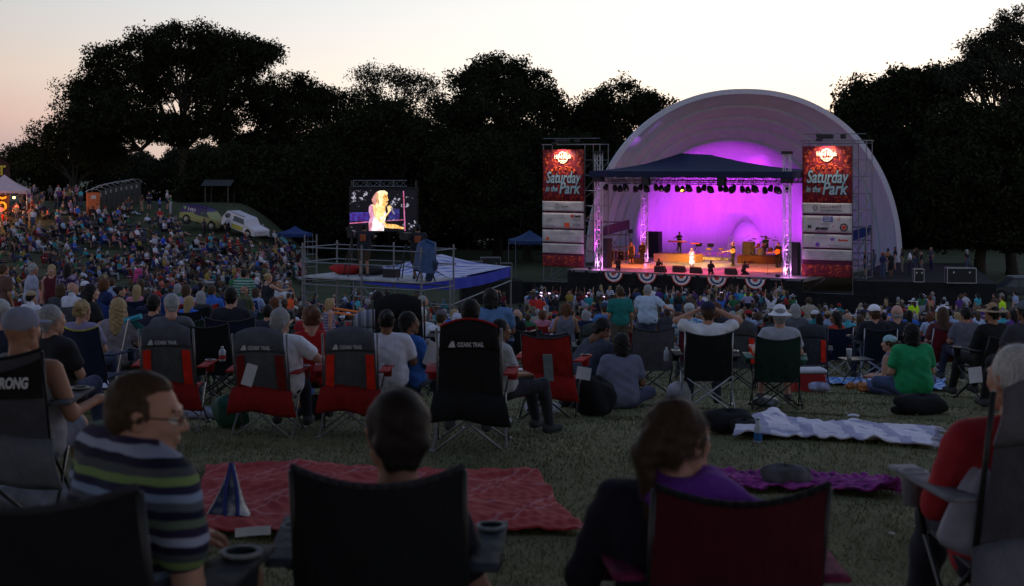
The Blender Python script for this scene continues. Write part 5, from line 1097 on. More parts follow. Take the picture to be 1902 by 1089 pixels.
# ---- poses: joints in metres, the figure faces +Y, origin on the ground under the pelvis
def joints(pose='sit', arms='lap', lean=0., turn=0., pitch=0., rnd=None, w=1.0, bend=0., nd=0.):
    j = {}; q = rnd or random.Random(1); jit = lambda a: (q.random() - .5) * a
    if pose == 'sit': pel, up = Vector((0, -.02, .53)), Vector((0, -.16, 1)); kn = [(-.13, .42, .54), (.13, .42, .54)]; an = [(-.14 + jit(.1), .50 + jit(.1), .09), (.14 + jit(.1), .50 + jit(.1), .09)]
    elif pose == 'bench': pel, up = Vector((0, 0, .56)), Vector((0, .08, 1)); kn = [(-.12, .43, .52), (.12, .43, .52)]; an = [(-.13, .42 + jit(.1), .09), (.13, .42 + jit(.1), .09)]
    elif pose == 'stand': pel, up = Vector((0, 0, .95)), Vector((0, .01, 1)); kn = [(-.10, .02, .50), (.10 + jit(.05), .02 + jit(.08), .50)]; an = [(-.11, -.02, .09), (.12, -.02 + jit(.1), .09)]
    elif pose == 'step': pel, up = Vector((0, 0, .93)), Vector((0, .06, 1)); kn = [(-.10, .20, .53), (.10, -.02, .49)]; an = [(-.10, .25, .10), (.10, -.28, .13)]
    elif pose == 'ground': pel, up = Vector((0, 0, .13)), Vector((0, -.22, 1)); kn = [(-.17, .36, .43), (.17, .38, .40)]; an = [(-.15, .55, .09), (.15, .60, .09)]
    elif pose == 'cross': pel, up = Vector((0, 0, .13)), Vector((0, .10, 1)); kn = [(-.36, .26, .15), (.36, .26, .15)]; an = [(.10, .36, .09), (-.10, .30, .08)]
    elif pose == 'recline': pel, up = Vector((0, 0, .13)), Vector((0, -.85, .7)); kn = [(-.11, .42, .18 + jit(.2)), (.11, .42, .20 + jit(.2))]; an = [(-.12, .80, .08), (.14, .80, .08)]
    elif pose == 'kneel': pel, up = Vector((0, -.15, .32)), Vector((0, .35, 1)); kn = [(-.14, .22, .09), (.14, .22, .09)]; an = [(-.12, -.22, .08), (.12, -.22, .08)]
    up = up + Vector((lean, bend, 0)); up.normalize()
    S_ = pel + up * .45; j.update(pel=pel, up=up, S=S_, kn=[Vector(k) for k in kn], an=[Vector(k) for k in an])
    tw = R(turn) * .35; rt = Matrix.Rotation(tw, 3, 'Z') @ Vector((1, 0, 0)); rt = (rt - up * rt.dot(up)).normalized(); fw = up.cross(rt).normalized(); j.update(rt=rt, fw=fw)
    nk = S_ + up * .09 + fw * .01; hc = S_ + up * .02 + Vector((0, 0, .172 - nd)) + fw * (.03 if pose != 'recline' else .08); j['neck'] = nk; j['head'] = hc
    j['hrot'] = Matrix.Rotation(R(turn), 3, 'Z') @ Matrix.Rotation(R(pitch), 3, 'X')
    sh = [S_ - rt * .175 * w - up * .02, S_ + rt * .175 * w - up * .02]; j['sh'] = sh
    E = []; H = []
    for i, s in enumerate((-1, 1)):
        a = arms if isinstance(arms, str) else arms[i]; X = rt * s; o = sh[i]
        if a == 'lap': e = o + X * .08 - up * .26 + fw * .04; h = Vector((s * .07 + jit(.04), o.y + .34, pel.z + .13)) if pose in ('sit', 'bench', 'cross', 'kneel') else o - up * .42 + fw * .30 - X * .05
        elif a == 'rest': e = o + X * .11 - up * .25 - fw * .02; h = e + fw * .25 - up * .0 + X * .02
        elif a == 'down': e = o + X * .05 - up * .28 - fw * .02; h = e - up * .24 + fw * .08 + X * .01
        elif a == 'out': e = o + X * .20 - up * .17; h = e + X * .06 + fw * .2 - up * .05
        elif a == 'reach': e = o + X * .06 + fw * .22 - up * .12; h = e + fw * .24 + up * .02
        elif a == 'phone': e = o + X * .06 + fw * .18 - up * .12; h = o - X * .10 + fw * .30 + up * .17
        elif a == 'up': e = o + X * .10 + up * .22 + fw * .05; h = e + up * .25 + fw * .03 - X * .03
        elif a == 'head': e = o + X * .20 + up * .10 + fw * .06; h = hc + X * .10 + fw * .02 + Vector((0, 0, .02))
        elif a == 'hip': e = o + X * .20 - up * .22 - fw * .05; h = pel + X * .17 + up * .08
        elif a == 'mic': e = o + X * .05 - up * .22 + fw * .12; h = hc + fw * .12 - Vector((0, 0, .11)) - X * .10
        elif a == 'fold': e = o + X * .06 - up * .26 + fw * .06; h = o - X * .20 - up * .20 + fw * .20
        elif a == 'guitar': e = o + X * .12 - up * .22 + fw * (.02 if s > 0 else .12); h = (pel + up * .22 + fw * .2 + X * .02) if s > 0 else (o + X * .25 - up * .18 + fw * .22)
        elif a == 'knee': e = o + X * .10 - up * .2 + fw * .15; h = j['kn'][i] + Vector((0, 0, .07)) - fw * .02
        elif a == 'back': e = o + X * .10 - up * .18 - fw * .16; h = Vector((o.x + s * .16, o.y - .26, .06))
        elif a == 'chin': e = o + X * .02 - up * .24 + fw * .16; h = hc + fw * .09 - Vector((0, 0, .13)) + X * .02
        E.append(e); H.append(h)
    j['el'] = E; j['ha'] = H; return j
def limb_groups(j, w=1., fat=1., shorts=False):
    pel, up, S_, rt, fw = j['pel'], j['up'], j['S'], j['rt'], j['fw']; L = S_ - pel; at = lambda f: pel + L * f; g = {}
    g['hips'] = [cap(pel - rt * .07 * w, pel + rt * .07 * w, .108 * fat, k=.06), cap(pel + up * .07 - rt * .06 * w, pel + up * .07 + rt * .06 * w, .105 * fat, k=.06)]
    g['torso'] = [cap(at(.32) - rt * .055 * w + fw * .01 * fat, at(.32) + rt * .055 * w + fw * .01 * fat, .105 * fat, k=.07), cap(at(.62) - rt * .07 * w, at(.62) + rt * .07 * w, .108 * (fat * .6 + .4), k=.07), cap(at(.84) - rt * .09 * w, at(.84) + rt * .09 * w, .092, k=.06),
                  cap(S_ - rt * .13 * w - up * .015, S_ + rt * .13 * w - up * .015, .056, k=.05), cap(S_ + up * .02, j['neck'], .058, .05, k=.05)]
    g['neck'] = [cap(S_, j['head'] - Vector((0, 0, .06)) - fw * .02, .054, .050, k=.04)]
    g['uarm'] = [cap(j['sh'][i], j['el'][i], .053 * (fat * .5 + .5), .040 * (fat * .4 + .6), k=.03) for i in (0, 1)]; g['farm'] = [cap(j['el'][i], j['ha'][i], .038, .026, k=.02) for i in (0, 1)]
    hj = [pel - rt * .085 * w - up * .02, pel + rt * .085 * w - up * .02]; g['hj'] = hj
    g['thigh'] = [cap(hj[i], j['kn'][i], .084 * (fat * .6 + .4), .057, k=.05) for i in (0, 1)]; g['calf'] = [cap(j['kn'][i], j['kn'][i].lerp(j['an'][i], .35) - (fw * 0), .054, .055, k=.03) for i in (0, 1)] + [cap(j['kn'][i].lerp(j['an'][i], .35), j['an'][i], .054, .036, k=.03) for i in (0, 1)]
    g['foot'] = []
    for i in (0, 1):
        a = j['an'][i]; d = Vector((.1 * (-1, 1)[i], 1, 0)).normalized(); z = Vector((0, 0, .045 if a.z < .2 else 0)); b_ = Vector((a.x, a.y, .045)) if a.z < .2 else a
        g['foot'].append(cap(b_ - d * .04, b_ + d * .13, .042, .034, k=.03)); g['foot'].append(cap(a, b_, .038, .04, k=.03))
    return g
def infl(ps, e, t=None, k=None): return [(p[0], p[1], p[2], p[3] + e, p[4] + e, p[5] if t is None else t, p[6] if k is None else k) for p in ps]
def part_cap(p, f, e, e2=None, t=0):
    b = p[1] + (p[2] - p[1]) * f; r = p[3] + (p[4] - p[3]) * f; return cap(p[1], b, p[3] + e, r + (e if e2 is None else e2), t, p[6])
def M4(rot, loc, s=1.): return np.array(Matrix.Translation(loc) @ rot.to_4x4() @ Matrix.Diagonal((s, s, s, 1)))
def hand_mats(j):
    out = []
    for i, s in enumerate((-1, 1)):
        d = (j['ha'][i] - j['el'][i]).normalized(); up = Vector((0, 0, 1)) if abs(d.z) < .8 else j['fw']; x = d.cross(up).normalized(); z = x.cross(d).normalized()
        if s > 0: x = -x
        m = Matrix((x, d, z)).transposed(); out.append((m, j['ha'][i]))
    return out
# slots: 0 skin 1 top 2 bottom 3 hair 4 hat 5 shoes
def low_figure(key, pose, arms, hair, hat, h, top='tee', bottom='long', turn=0, w=1., fat=1., seed=1, lean=0, pitch=0, bend=0):
    def mk():
        j = joints(pose, arms, lean, turn, pitch, random.Random(seed), w, bend); g = limb_groups(j, w, fat); P_ = []
        P_ += infl(g['hips'], .008, 2) + infl(g['torso'], .010, 1) + infl(g['neck'], 0, 0)
        for i in (0, 1):
            P_ += [part_cap(g['uarm'][i], .55 if top != 'long' else 1, .010, t=1)] if top != 'tank' else []; P_ += infl([g['uarm'][i]], 0, 0) + infl([g['farm'][i]], .008 if top == 'long' else 0, 1 if top == 'long' else 0)
            d = (j['ha'][i] - j['el'][i]).normalized(); P_ += [cap(j['ha'][i], j['ha'][i] + d * .11, .034, .026, 0)]
            P_ += [part_cap(g['thigh'][i], 1. if bottom == 'long' else .75, .012, t=2)] + infl([g['thigh'][i]], 0, 0)
        P_ += infl(g['calf'], .012 if bottom == 'long' else 0, 2 if bottom == 'long' else 0) + infl(g['foot'], 0, 5)
        if bottom == 'dress': P_ += [cap(j['pel'] + Vector((0, 0, .1)), j['pel'] + (Vector((0, .1, -.35)) if pose == 'stand' else Vector((0, .3, -.02))), .14, .21, 1, .05)]
        G_ = Geo(); G_.add(*sdf_np(P_, h)); hm = M4(j['hrot'], j['head']); hh = min(h, .024)
        V, Q, T = head_np(hh); G_.add(V, Q, T, hm, [0, 0, 0, 3, 3] + [0] * 11)
        if hair: V, Q, T = hair_np(hair, hh); G_.add(V, Q, T * 0 + 3, hm)
        if hat: V, Q, T = hat_np(hat, hh * .7); G_.add(V, Q, T * 0 + 4, hm)
        return G_.mesh('person', [M('skin_slot'), M('top_slot'), M('bottom_slot'), M('hair_slot'), M('hat_slot'), M('shoe_slot')])
    return cached(('low', key, pose, str(arms), hair, hat, h, top, bottom, turn, w, fat, seed, lean, pitch, bend), mk)
SKINC = {'pale': (.56, .33, .25), 'fair': (.48, .27, .19), 'tan': (.36, .19, .12), 'brown': (.20, .10, .06), 'dark': (.09, .045, .028)}
HAIRC = {'blond': (.38, .27, .13), 'brown': (.07, .04, .022), 'dark brown': (.022, .014, .010), 'black': (.012, .010, .010), 'grey': (.32, .32, .33), 'white': (.62, .61, .60), 'red': (.22, .07, .025), 'auburn': (.12, .045, .02)}
def skin_m(n):
    c = SKINC[n]; return MN('skin_' + n, lambda nt, o: nramp(nt, nnoise(nt, o.outputs['Object'], 9, 4), [(.35, tuple(x * .88 for x in c)), (.65, (min(1, c[0] * 1.1), c[1] * .98, c[2] * .98))]), .55)
def hair_m(n):
    c = HAIRC[n]; return MN('hair_' + n, lambda nt, o: nramp(nt, nnoise(nt, nmap(nt, o.outputs['Object'], (140, 140, 16)), 1, 3, .6), [(.35, tuple(x * .62 for x in c)), (.65, tuple(min(1, x * 1.2) for x in c))]), .6)
def cloth_m(name, c):
    new = ('cloth_' + name) not in _mats; m = M('cloth_' + name, c, .85, noise=.16, nscale=11)
    if new:      # creases and weave
        nt = m.node_tree; o = nt.nodes.new('ShaderNodeTexCoord'); a = nnoise(nt, nmap(nt, o.outputs['Object'], (1, 1, .6)), 7.5, 5, .6); b = nnoise(nt, o.outputs['Object'], 220, 2)
        h = nmath(nt, 'ADD', a, nmath(nt, 'MULTIPLY', b, .05)); bp = nt.nodes.new('ShaderNodeBump'); bp.inputs['Strength'].default_value = .75; bp.inputs['Distance'].default_value = .035
        nt.links.new(h, bp.inputs['Height']); nt.links.new(bp.outputs[0], nt.nodes['Principled BSDF'].inputs['Normal'])
    return m
def person(loc, rz, label, pose='sit', arms='lap', hair=('short', 'brown'), skin='fair', top=('tee', (.5, .5, .5)), bottom=('long', (.05, .06, .1)), hat=None, turn=0, pitch=0, w=1., fat=1., sc=1., h=.016, lean=0, bend=0, seed=1, glasses=False, nd=0., group=None, shoe=(.05, .05, .05), hs=1., extra=None, hh=None):
    """near figure: continuous body (head and hands grown into it) with hair and clothing as children"""
    j = joints(pose, arms, lean, turn, pitch, random.Random(seed), w, bend, nd); g = limb_groups(j, w, fat); root = empty('person', loc, rz, label, 'person', group, sc)
    cm = lambda c, nm: c if not isinstance(c, tuple) else cloth_m('%02d%02d%02d' % tuple(int(x * 99) for x in c), c)
    P_ = g['hips'] + g['torso'] + g['neck'] + g['uarm'] + g['farm'] + g['thigh'] + g['calf'] + g['foot']; G_ = Geo(); G_.add(*sdf_np(P_, h)); hm = M4(j['hrot'], j['head'], hs); hh = hh or max(.0055, min(.012, h * .45))
    G_.add(*head_np(hh), hm)
    for i, (m, o) in enumerate(hand_mats(j)):
        mm = M4(m, o); 
        if i == 0: mm = mm
        G_.add(*hand_np(hh * .7, .55), mm)
    body = link(bpy.data.objects.new('body', G_.mesh('body', [skin_m(skin), M('eye_white', (.6, .58, .56), .3, noise=0), M('lips_' + skin, tuple(x * .7 for x in SKINC[skin]), .5, noise=0), hair_m(hair[1]), M('iris', (.03, .02, .015), .2, noise=0)])), root)
    if hair[0]:
        V, Q, T = hair_np(hair[0], hh); link(bpy.data.objects.new('hair', Geo().add(V, Q, T * 0, hm).mesh('hair', [hair_m(hair[1])])), root)
    if hair[0] and h < .019:
        V, Q, T = hair_np(hair[0], hh); near = h < .0135; link(bpy.data.objects.new('hair_strands', hair_blades(V, Q, hm, 16000 if near else 3500, (.030 if hair[0] in ('pony', 'long') else .013) if near else .018, .00045 if near else .0011, seed, hair[0], hair_m(hair[1]))), root)
    if hat: V, Q, T = hat_np(hat[0], hh * .8); link(bpy.data.objects.new('hat', Geo().add(V, Q, T * 0, hm).mesh('hat', [cm(hat[1], 'hat')])), root)
    kind, tc = top; kind_ = kind; tp = infl(g['torso'][:4], .016, 0) + infl(g['hips'], .018, 0) + ([cap(j['S'] - j['up'] * .01, j['S'] + j['up'] * .035, .070, .066, k=.03)] if kind_ != 'tank' else []); fs = {'tee': .6, 'tank': 0, 'long': 1.}[kind]
    if fs: tp += [part_cap(g['uarm'][i], fs, .018, .026 if fs < 1 else .018) for i in (0, 1)]
    if fs == 1.: tp += infl(g['farm'], .014)
    if kind == 'tank': tp = infl([p for p in g['torso'][:3]], .014, 0) + infl(g['hips'], .018, 0) + [cap(j['S'] - j['rt'] * .09 + j['up'] * .01, j['S'] - j['rt'] * .08 - j['up'] * .14, .056), cap(j['S'] + j['rt'] * .09 + j['up'] * .01, j['S'] + j['rt'] * .08 - j['up'] * .14, .056)]
    link(bpy.data.objects.new('shirt', Geo().add(*sdf_np(tp, h * .85, (.0045, 26, seed))).mesh('shirt', [cm(tc, 'top')])), root)
    kind, bc = bottom; bp = infl(g['hips'][:1], .012, 0)
    if kind == 'long': bp += infl(g['thigh'] + g['calf'], .016)
    elif kind == 'shorts': bp += [part_cap(g['thigh'][i], .8, .02, .03) for i in (0, 1)]
    elif kind == 'dress': bp += [cap(j['pel'] + j['up'] * .12, j['pel'] - Vector((0, 0, .35)) if pose in ('stand', 'step') else j['pel'] + Vector((0, .33, .0)), .13, .20, k=.05)]
    link(bpy.data.objects.new('trousers' if kind != 'dress' else 'skirt', Geo().add(*sdf_np(bp, h, (.004, 24, seed + 1))).mesh('trousers', [cm(bc, 'bottom')])), root)
    for i in (0, 2): link(bpy.data.objects.new('shoe', Geo().add(*sdf_np(infl(g['foot'][i:i + 2], .008), h)).mesh('shoe', [cm(shoe, 'shoe')])), root)
    if glasses:
        b = MB(); mt = M('glasses_frame', (.02, .02, .02), .3, noise=0)
        for s in (-1, 1):
            b.path([Vector((s * .032 + .021 * math.cos(t * .6283), .104, .002 + .015 * math.sin(t * .6283))) for t in range(11)], .0016, 5); b.tube((s * .053, .104, .006), (s * .077, .0, .008), .002)
        b.tube((-.011, .106, .004), (.011, .106, .004), .0016); me = b.mesh('glasses', mt); me.transform(Matrix(hm.tolist())); link(bpy.data.objects.new('glasses', me), root)
    return root, j
# ---------------------------------------------------------------- camp chairs
def chair_meshes(style):
    def mk():
        D = {}; hi = {'low': .86, 'mid': .95, 'tall': 1.06}[style]; hw = .27; top = MB(); z0 = .36
        def backp(u, v):
            x = (u * 2 - 1) * (hw - (.03 * v if style == 'tall' else 0)); z = z0 + (hi - z0) * v; dip = (.048 if style != 'tall' else -.07) * (1 - (2 * u - 1) ** 2) * v ** 3; z -= dip
            y = -.20 - .17 * v - .05 * (1 - (2 * u - 1) ** 2) * math.sin(v * 2.4); y += .006 * math.sin(u * 21 + v * 6) * (1 - v); return (x, y, z)
        if style == 'tall':
            top.grid(lambda u, v: backp(u, v * .70), 12, 8, .012); D['back'] = top.mesh('back', M('slot')); b = MB(); b.grid(lambda u, v: Vector(backp(u, .70 + .3 * v)) + Vector((0, -.03 * math.sin(v * 3.14), 0)), 14, 6, .03); D['headrest'] = b.mesh('headrest', M('slot'), True)
            for s in (0, 1): b = MB(); b.grid(lambda u, v: Vector(backp(.03 + .16 * u + s * .78, .12 + .55 * v)) + Vector((0, -.018, 0)), 2, 6, .006); D['side_panels%d' % s] = b.mesh('side_panel', M('slot'))
        else: top.grid(backp, 14, 10, .010); D['back'] = top.mesh('back', M('slot'))
        b = MB(); b.grid(lambda u, v: ((u * 2 - 1) * .26, -.20 + .44 * v, .405 + .03 * v - .035 * (1 - (2 * u - 1) ** 2)), 8, 6, .012); D['seat'] = b.mesh('seat', M('slot'), True)
        for s in (-1, 1): b = MB(); b.tube((.27 * s, -.365, hi - .01), (.27 * s, -.19, .40), .011); D['post%d' % s] = b.mesh('back_post', M('slot'), True)
        for nm, a, c in (('rear_legs', (-.31, -.30, 0), (.27, -.21, .42)), ('front_legs', (-.31, .28, 0), (.27, .23, .42))):
            b = MB(); b.tube(a, c, .0105); b.tube((-a[0], a[1], a[2]), (-c[0], c[1] + .015, c[2]), .0105); [b.box((s * a[0], a[1], .012), (.05, .05, .024)) for s in (-1, 1)]; D[nm] = b.mesh(nm, M('slot'), True)
        for s in (-1, 1):
            b = MB(); b.tube((s * .31, -.30, 0), (s * .28, .24, .42), .0105); b.tube((s * .31, .28, 0), (s * .28, -.22, .42), .0105); b.tube((s * .28, .24, .42), (s * .32, .24, .63), .0105); D['side_legs%d' % s] = b.mesh('side_legs', M('slot'), True)
            b = MB(); b.grid(lambda u, v: (s * (.275 + .10 * u + .03 * v), -.25 + .54 * v, .655 + .015 * math.sin(v * 3) - .03 * v * (1 - v) * 2), 3, 8, .014); D['armrest%d' % s] = b.mesh('armrest', M('slot'), True)
            b = MB(); b.lathe([(.052, .012), (.046, .004), (.040, -.11), (.001, -.112)], (s * .345, .18, .655), 12); D['cup_holder%d' % s] = b.mesh('cup_holder', M('slot'), True)
            b = MB(); b.lathe([(.040, .013), (.054, .013), (.054, .006), (.040, .006)], (s * .345, .18, .658), 14); D['ring%d' % s] = b.mesh('rim', M('slot'))
        b = MB(); b.grid(lambda u, v: ((u * 2 - 1) * (.30 + .05 * v), -.25 - .05 * math.sin(v * 3.1) - .02 * math.sin(u * 12) * v, .50 - .26 * v + .03 * math.sin(u * 5)), 12, 6, .01); D['drape'] = b.mesh('storage_pocket', M('slot'), True)
        b = MB(); b.path([Vector(backp(k / 14, 1)) + Vector((0, -.004, .004)) for k in range(15)], .010, 6); D['trim'] = b.mesh('top_trim', M('slot'), True)
        return D
    return cached(('chair', style), mk)
def camp_chair(loc, rz, label, col, frame=None, style='mid', drape=None, trim=None, side=None, seat=None, ring=None, group='folding camp chairs on the lawn', full=True, arm=None, sc=1.0, head=None):
    D = chair_meshes(style); r = empty('camp_chair', loc, rz, label, 'chair', group); r.scale = sc if isinstance(sc, tuple) else (sc,) * 3; fm = frame or M('chair_frame_dark', (.035, .035, .038), .4, .5, noise=0)
    cm = lambda c: c if not isinstance(c, tuple) else cloth_m('%02d%02d%02d' % tuple(int(x * 99) for x in c), c); c = cm(col)
    inst(D['back'], 'back', r, [c]); inst(D['seat'], 'seat', r, [cm(seat) if seat else c]); [inst(D['post%d' % s], 'back_post', r, [fm]) for s in (-1, 1)]; inst(D['rear_legs'], 'leg_cross', r, [fm]); inst(D['front_legs'], 'leg_cross', r, [fm])
    if style == 'tall': inst(D['headrest'], 'headrest', r, [cm(head) if head else c])
    if side and style == 'tall': [inst(D['side_panels%d' % s], 'side_panel', r, [cm(side)]) for s in (0, 1)]
    if trim is None and style != 'tall': trim = (.035, .036, .045)
    if trim: inst(D['trim'], 'top_trim', r, [cm(trim)])
    if drape: inst(D['drape'], 'storage_pocket', r, [cm(drape)])
    for s in (-1, 1):
        inst(D['side_legs%d' % s], 'leg_cross', r, [fm]); a = inst(D['armrest%d' % s], 'armrest', r, [cm(arm) if arm else c])
        if full: inst(D['cup_holder%d' % s], 'cup_holder', a, [cm(arm) if arm else c]); inst(D['ring%d' % s], 'cup_ring', a, [cm(ring) if ring else fm])
    return r
# ---------------------------------------------------------------- the people and chairs nearest the camera
def gy(px, py, lo=3.):
    Ys = np.arange(lo, 140, .1); z = gz_np(U(px) * Ys, Ys); ok = np.nonzero(HY + (CZ - z) * F / Ys <= py)[0]
    return float(Ys[ok[0]]) if len(ok) else 140.
def stripes_m(name, cols, freq, axis=2, rough=.85):
    def f(nt, o):
        sx = nt.nodes.new('ShaderNodeSeparateXYZ'); nt.links.new(o.outputs['Object'], sx.inputs[0]); n = nnoise(nt, o.outputs['Object'], 5, 2)
        v = nmath(nt, 'FRACT', nmath(nt, 'ADD', nmath(nt, 'MULTIPLY', sx.outputs[axis], freq), nmath(nt, 'MULTIPLY', n, .14)))
        return nramp(nt, v, [(i / len(cols), c) for i, c in enumerate(cols)], True)
    return MN(name, f, rough)
ROT = lambda d: R(d)
GREY = (.10, .105, .125); DGREY = (.05, .052, .06); REDF = (.30, .012, .012); REDP = (.85, .03, .012); NAVYF = (.012, .018, .05); BLK = (.010, .011, .014); GREENF = (.012, .04, .03)
SILV = M('chair_frame_silver', (.42, .43, .46), .35, .7, noise=0)
def P0(px, Y): return G(px, Y)
# nearest row
camp_chair(P0(146, 3.95), R(-4), 'black camp chair carrying the man in the striped shirt', BLK, style='mid', sc=1.17, arm=(.03, .035, .045), ring=(.25, .26, .28))
STRIPE = stripes_m('striped_polo', [(.012, .012, .04), (.10, .11, .15), (.25, .33, .50), (.02, .02, .06), (.20, .29, .10), (.07, .08, .09), (.015, .012, .035), (.34, .38, .52), (.03, .02, .06), (.12, .17, .12)], 4.6)
person(P0(222, 3.95) + Vector((0, 0, .12)), R(-22), 'man with glasses in a blue and green striped polo shirt, looking aside from his chair', 'sit', ('lap', 'lap'), ('receding', 'brown'), 'fair', ('tee', STRIPE), ('shorts', (.06, .06, .05)), turn=-66, pitch=-6, w=1.12, fat=1.1, sc=1.0, h=.012, hs=.98, glasses=True, bend=.20, lean=.13, nd=.075, hh=.005)
camp_chair(P0(722, 4.45), 0, 'black camp chair carrying the short haired boy in front of the red blanket', BLK, style='mid', sc=(.92, 1, 1.09), arm=(.04, .05, .07), ring=(.22, .24, .27))
person(P0(738, 4.5) - Vector((0, 0, .165)), R(6), 'boy with short dark brown hair seen from behind above a black chair', 'sit', 'rest', ('short', 'dark brown'), 'tan', ('tee', (.02, .02, .03)), ('shorts', (.05, .05, .06)), turn=8, pitch=0, w=.80, sc=1.02, h=.013, hs=1.1, bend=.04, nd=-.035, hh=.005)
camp_chair(P0(1332, 4.45), R(3), 'maroon camp chair carrying the woman with the ponytail', (.065, .004, .012), style='mid', sc=(.94, 1, 1.035), trim=BLK, arm=(.16, .015, .06), ring=(.4, .38, .42))
rw, jw = person(P0(1258, 4.45) - Vector((0, 0, .12)), R(-8), 'woman with a brown ponytail in a navy hoodie with a purple hood', 'sit', 'rest', ('pony', 'brown'), 'fair', ('long', (.010, .010, .022)), ('long', (.02, .02, .04)), turn=-42, pitch=2, w=1.1, fat=1.1, sc=1.0, h=.013, hs=1.04, bend=.06, nd=.01, hh=.005)
V, Q, T = sdf_np([ell((.05, -.12, 1.02), (.15, .10, .055), 0, .05), cap((-.06, -.05, 1.03), (.1, -.03, 1.03), .05, k=.04), cap((.10, -.12, 1.0), (.26, -.10, .96), .045, .04, k=.05), cap((-.06, -.12, 1.0), (.08, -.16, .97), .04, .045, k=.04)], .010, (.006, 30, 2)); link(bpy.data.objects.new('hood', Geo().add(V, Q, T * 0).mesh('hood', [cloth_m('purple_fleece', (.17, .03, .34))])), rw)
camp_chair(P0(1905, 5.6), R(4), 'tall grey camp chair with a dull white bag hanging from its arm', (.085, .08, .10), style='tall', sc=1.10, head=(.16, .15, .18), arm=(.24, .24, .28), ring=(.4, .4, .45), drape=(.17, .17, .21))
person(P0(1872, 5.65) - Vector((0, 0, .075)), R(3), 'white haired old man in a red long sleeved shirt in the grey chair', 'sit', ('lap', 'lap'), ('short', 'white'), 'fair', ('long', (.42, .025, .035)), ('long', (.03, .03, .05)), turn=22, w=1.2, fat=1.25, sc=1.04, h=.014, hs=1.05, hh=.006)
r = empty('shopping_bag', P(1795, 1022, 5.45), 0, 'crumpled whitish plastic bag hanging from the arm of the grey chair', 'bag'); b = MB()
b.grid(lambda u, v: ((.125 * (1 - v) ** .55 + .012) * (1 + .10 * math.sin(u * 25 + v * 3) * (1 - v * .5)) * math.cos(u * 6.2832) * (math.sin(min(1, v * 5 + .05) * 1.57)) + .07 * v, (.085 * (1 - v) ** .6 + .01) * math.sin(u * 6.2832), .33 * v + .012 * math.sin(u * 19)), 40, 16); b.build('body', M('plastic_bag', (.34, .33, .42), .35, noise=.2), r, True)
b = MB(); b.path([(.07, 0, .31), (.10, .01, .38), (.12, .02, .31)], .008, 5); b.build('handle', M('plastic_bag'), r)
camp_chair(P0(12, 8.5), R(5), 'grey camp chair with white letters across its black top band', (.07, .07, .085), style='mid', sc=1.12, drape=(.13, .135, .16), trim=BLK)
cn = empty('chair_cover', P0(12, 8.5), R(5), 'black band with white lettering stretched over the back of a grey chair', 'chair cover', sc=1.12)
b = MB(); b.grid(lambda u, v: ((u * 2 - 1) * .275, -.392 + .0 * v - .05 * (1 - (2 * u - 1) ** 2) * .6 - .012 + .05 * (1 - v), .70 + .21 * v - .075 * (1 - (2 * u - 1) ** 2) * v ** 2), 12, 6, .006); b.build('cloth', BLACK, cn)
text('ARMY STRONG', .075, M('letter_white', (.6, .6, .62), .6, noise=0), cn, wall_frame(Vector((.055, -.455, .79))) @ Matrix.Rotation(R(-10), 4, 'X'), bold=.003, w=.34, shear=.1)
person(P0(50, 8.6) - Vector((0, 0, .08)), R(-6), 'heavy man in a grey cap and sleeveless grey shirt leaning on his chair arm', 'sit', ('lap', 'rest'), ('', 'grey'), 'tan', ('tank', (.26, .27, .30)), ('shorts', (.10, .11, .16)), hat=('cap', (.24, .25, .34)), turn=-18, w=1.2, fat=1.3, sc=1.03, h=.014, hs=1.1)
# row of matching chairs with red pockets
def logo(c, Y_):
    pass
def trail_chair(px, Y, rz, label, sc=.93, black=False, side=REDP):
    r = camp_chair(P0(px, Y), R(rz), label, (.10, .105, .12) if not black else BLK, frame=M('chair_frame_dull', (.2, .2, .22), .4, .6, noise=0), style='tall', sc=sc, side=None if black else side, drape=REDF if not black else BLK, seat=REDF, arm=REDF, head=(.105, .115, .15) if not black else BLK, trim=(.3, .01, .01) if black else None, ring=(.4, .4, .42))
    LW = M('logo_white', (.55, .57, .62), .6, noise=0); b = MB(); b.quad((-.165, -.47, .905), (-.105, -.47, .905), (-.118, -.47, .955), (-.138, -.47, .955)); b.build('emblem', LW, r)
    text('OZARK TRAIL', .05, LW, r, wall_frame(Vector((.02, -.472, .926))), w=.22, depth=.002, bold=.0015)
    b = MB(); b.grid(lambda u, v: (-.36 + (u * .66), -.33 - .07 * math.sin(v * 3.1) - .03 * math.sin(u * 9) * v, .46 + .05 * math.sin(u * 3.14) - .27 * v + (.04 * u)), 14, 6, .01); 
    return r
trail_chair(322, 13.6, 2, 'grey and bright red camp chair with a cola bottle on its arm, empty'); trail_chair(497, 13.4, -3, 'grey and dark red camp chair holding the grey haired man in white', side=(.20, .012, .012)); trail_chair(655, 13.4, 2, 'empty grey and bright red camp chair beside the girl in the red top')
trail_chair(876, 12.2, -2, 'black camp chair with a red top edge and a white peak emblem', sc=1.0, black=True)
rc = camp_chair(P0(1025, 15.4), R(-12), 'empty red camp chair with a pale stripe down its back', (.36, .015, .015), style='mid', sc=.98, drape=(.34, .012, .012), seat=REDF)
b = MB(); b.grid(lambda u, v: (-.02 + .10 * u, -.285 - .11 * v - .04, .44 + .30 * v), 2, 3, .008); b.build('stripe', cloth_m('pale_stripe', (.25, .33, .36)), rc)
person(P0(524, 13.5), R(-4), 'grey haired man in a white shirt with his arm around the girl in red', 'sit', ('lap', 'out'), ('short', 'grey'), 'fair', ('tee', (.80, .80, .86)), ('long', (.03, .03, .04)), turn=-12, w=1.15, fat=1.3, sc=.91, hs=1.12)
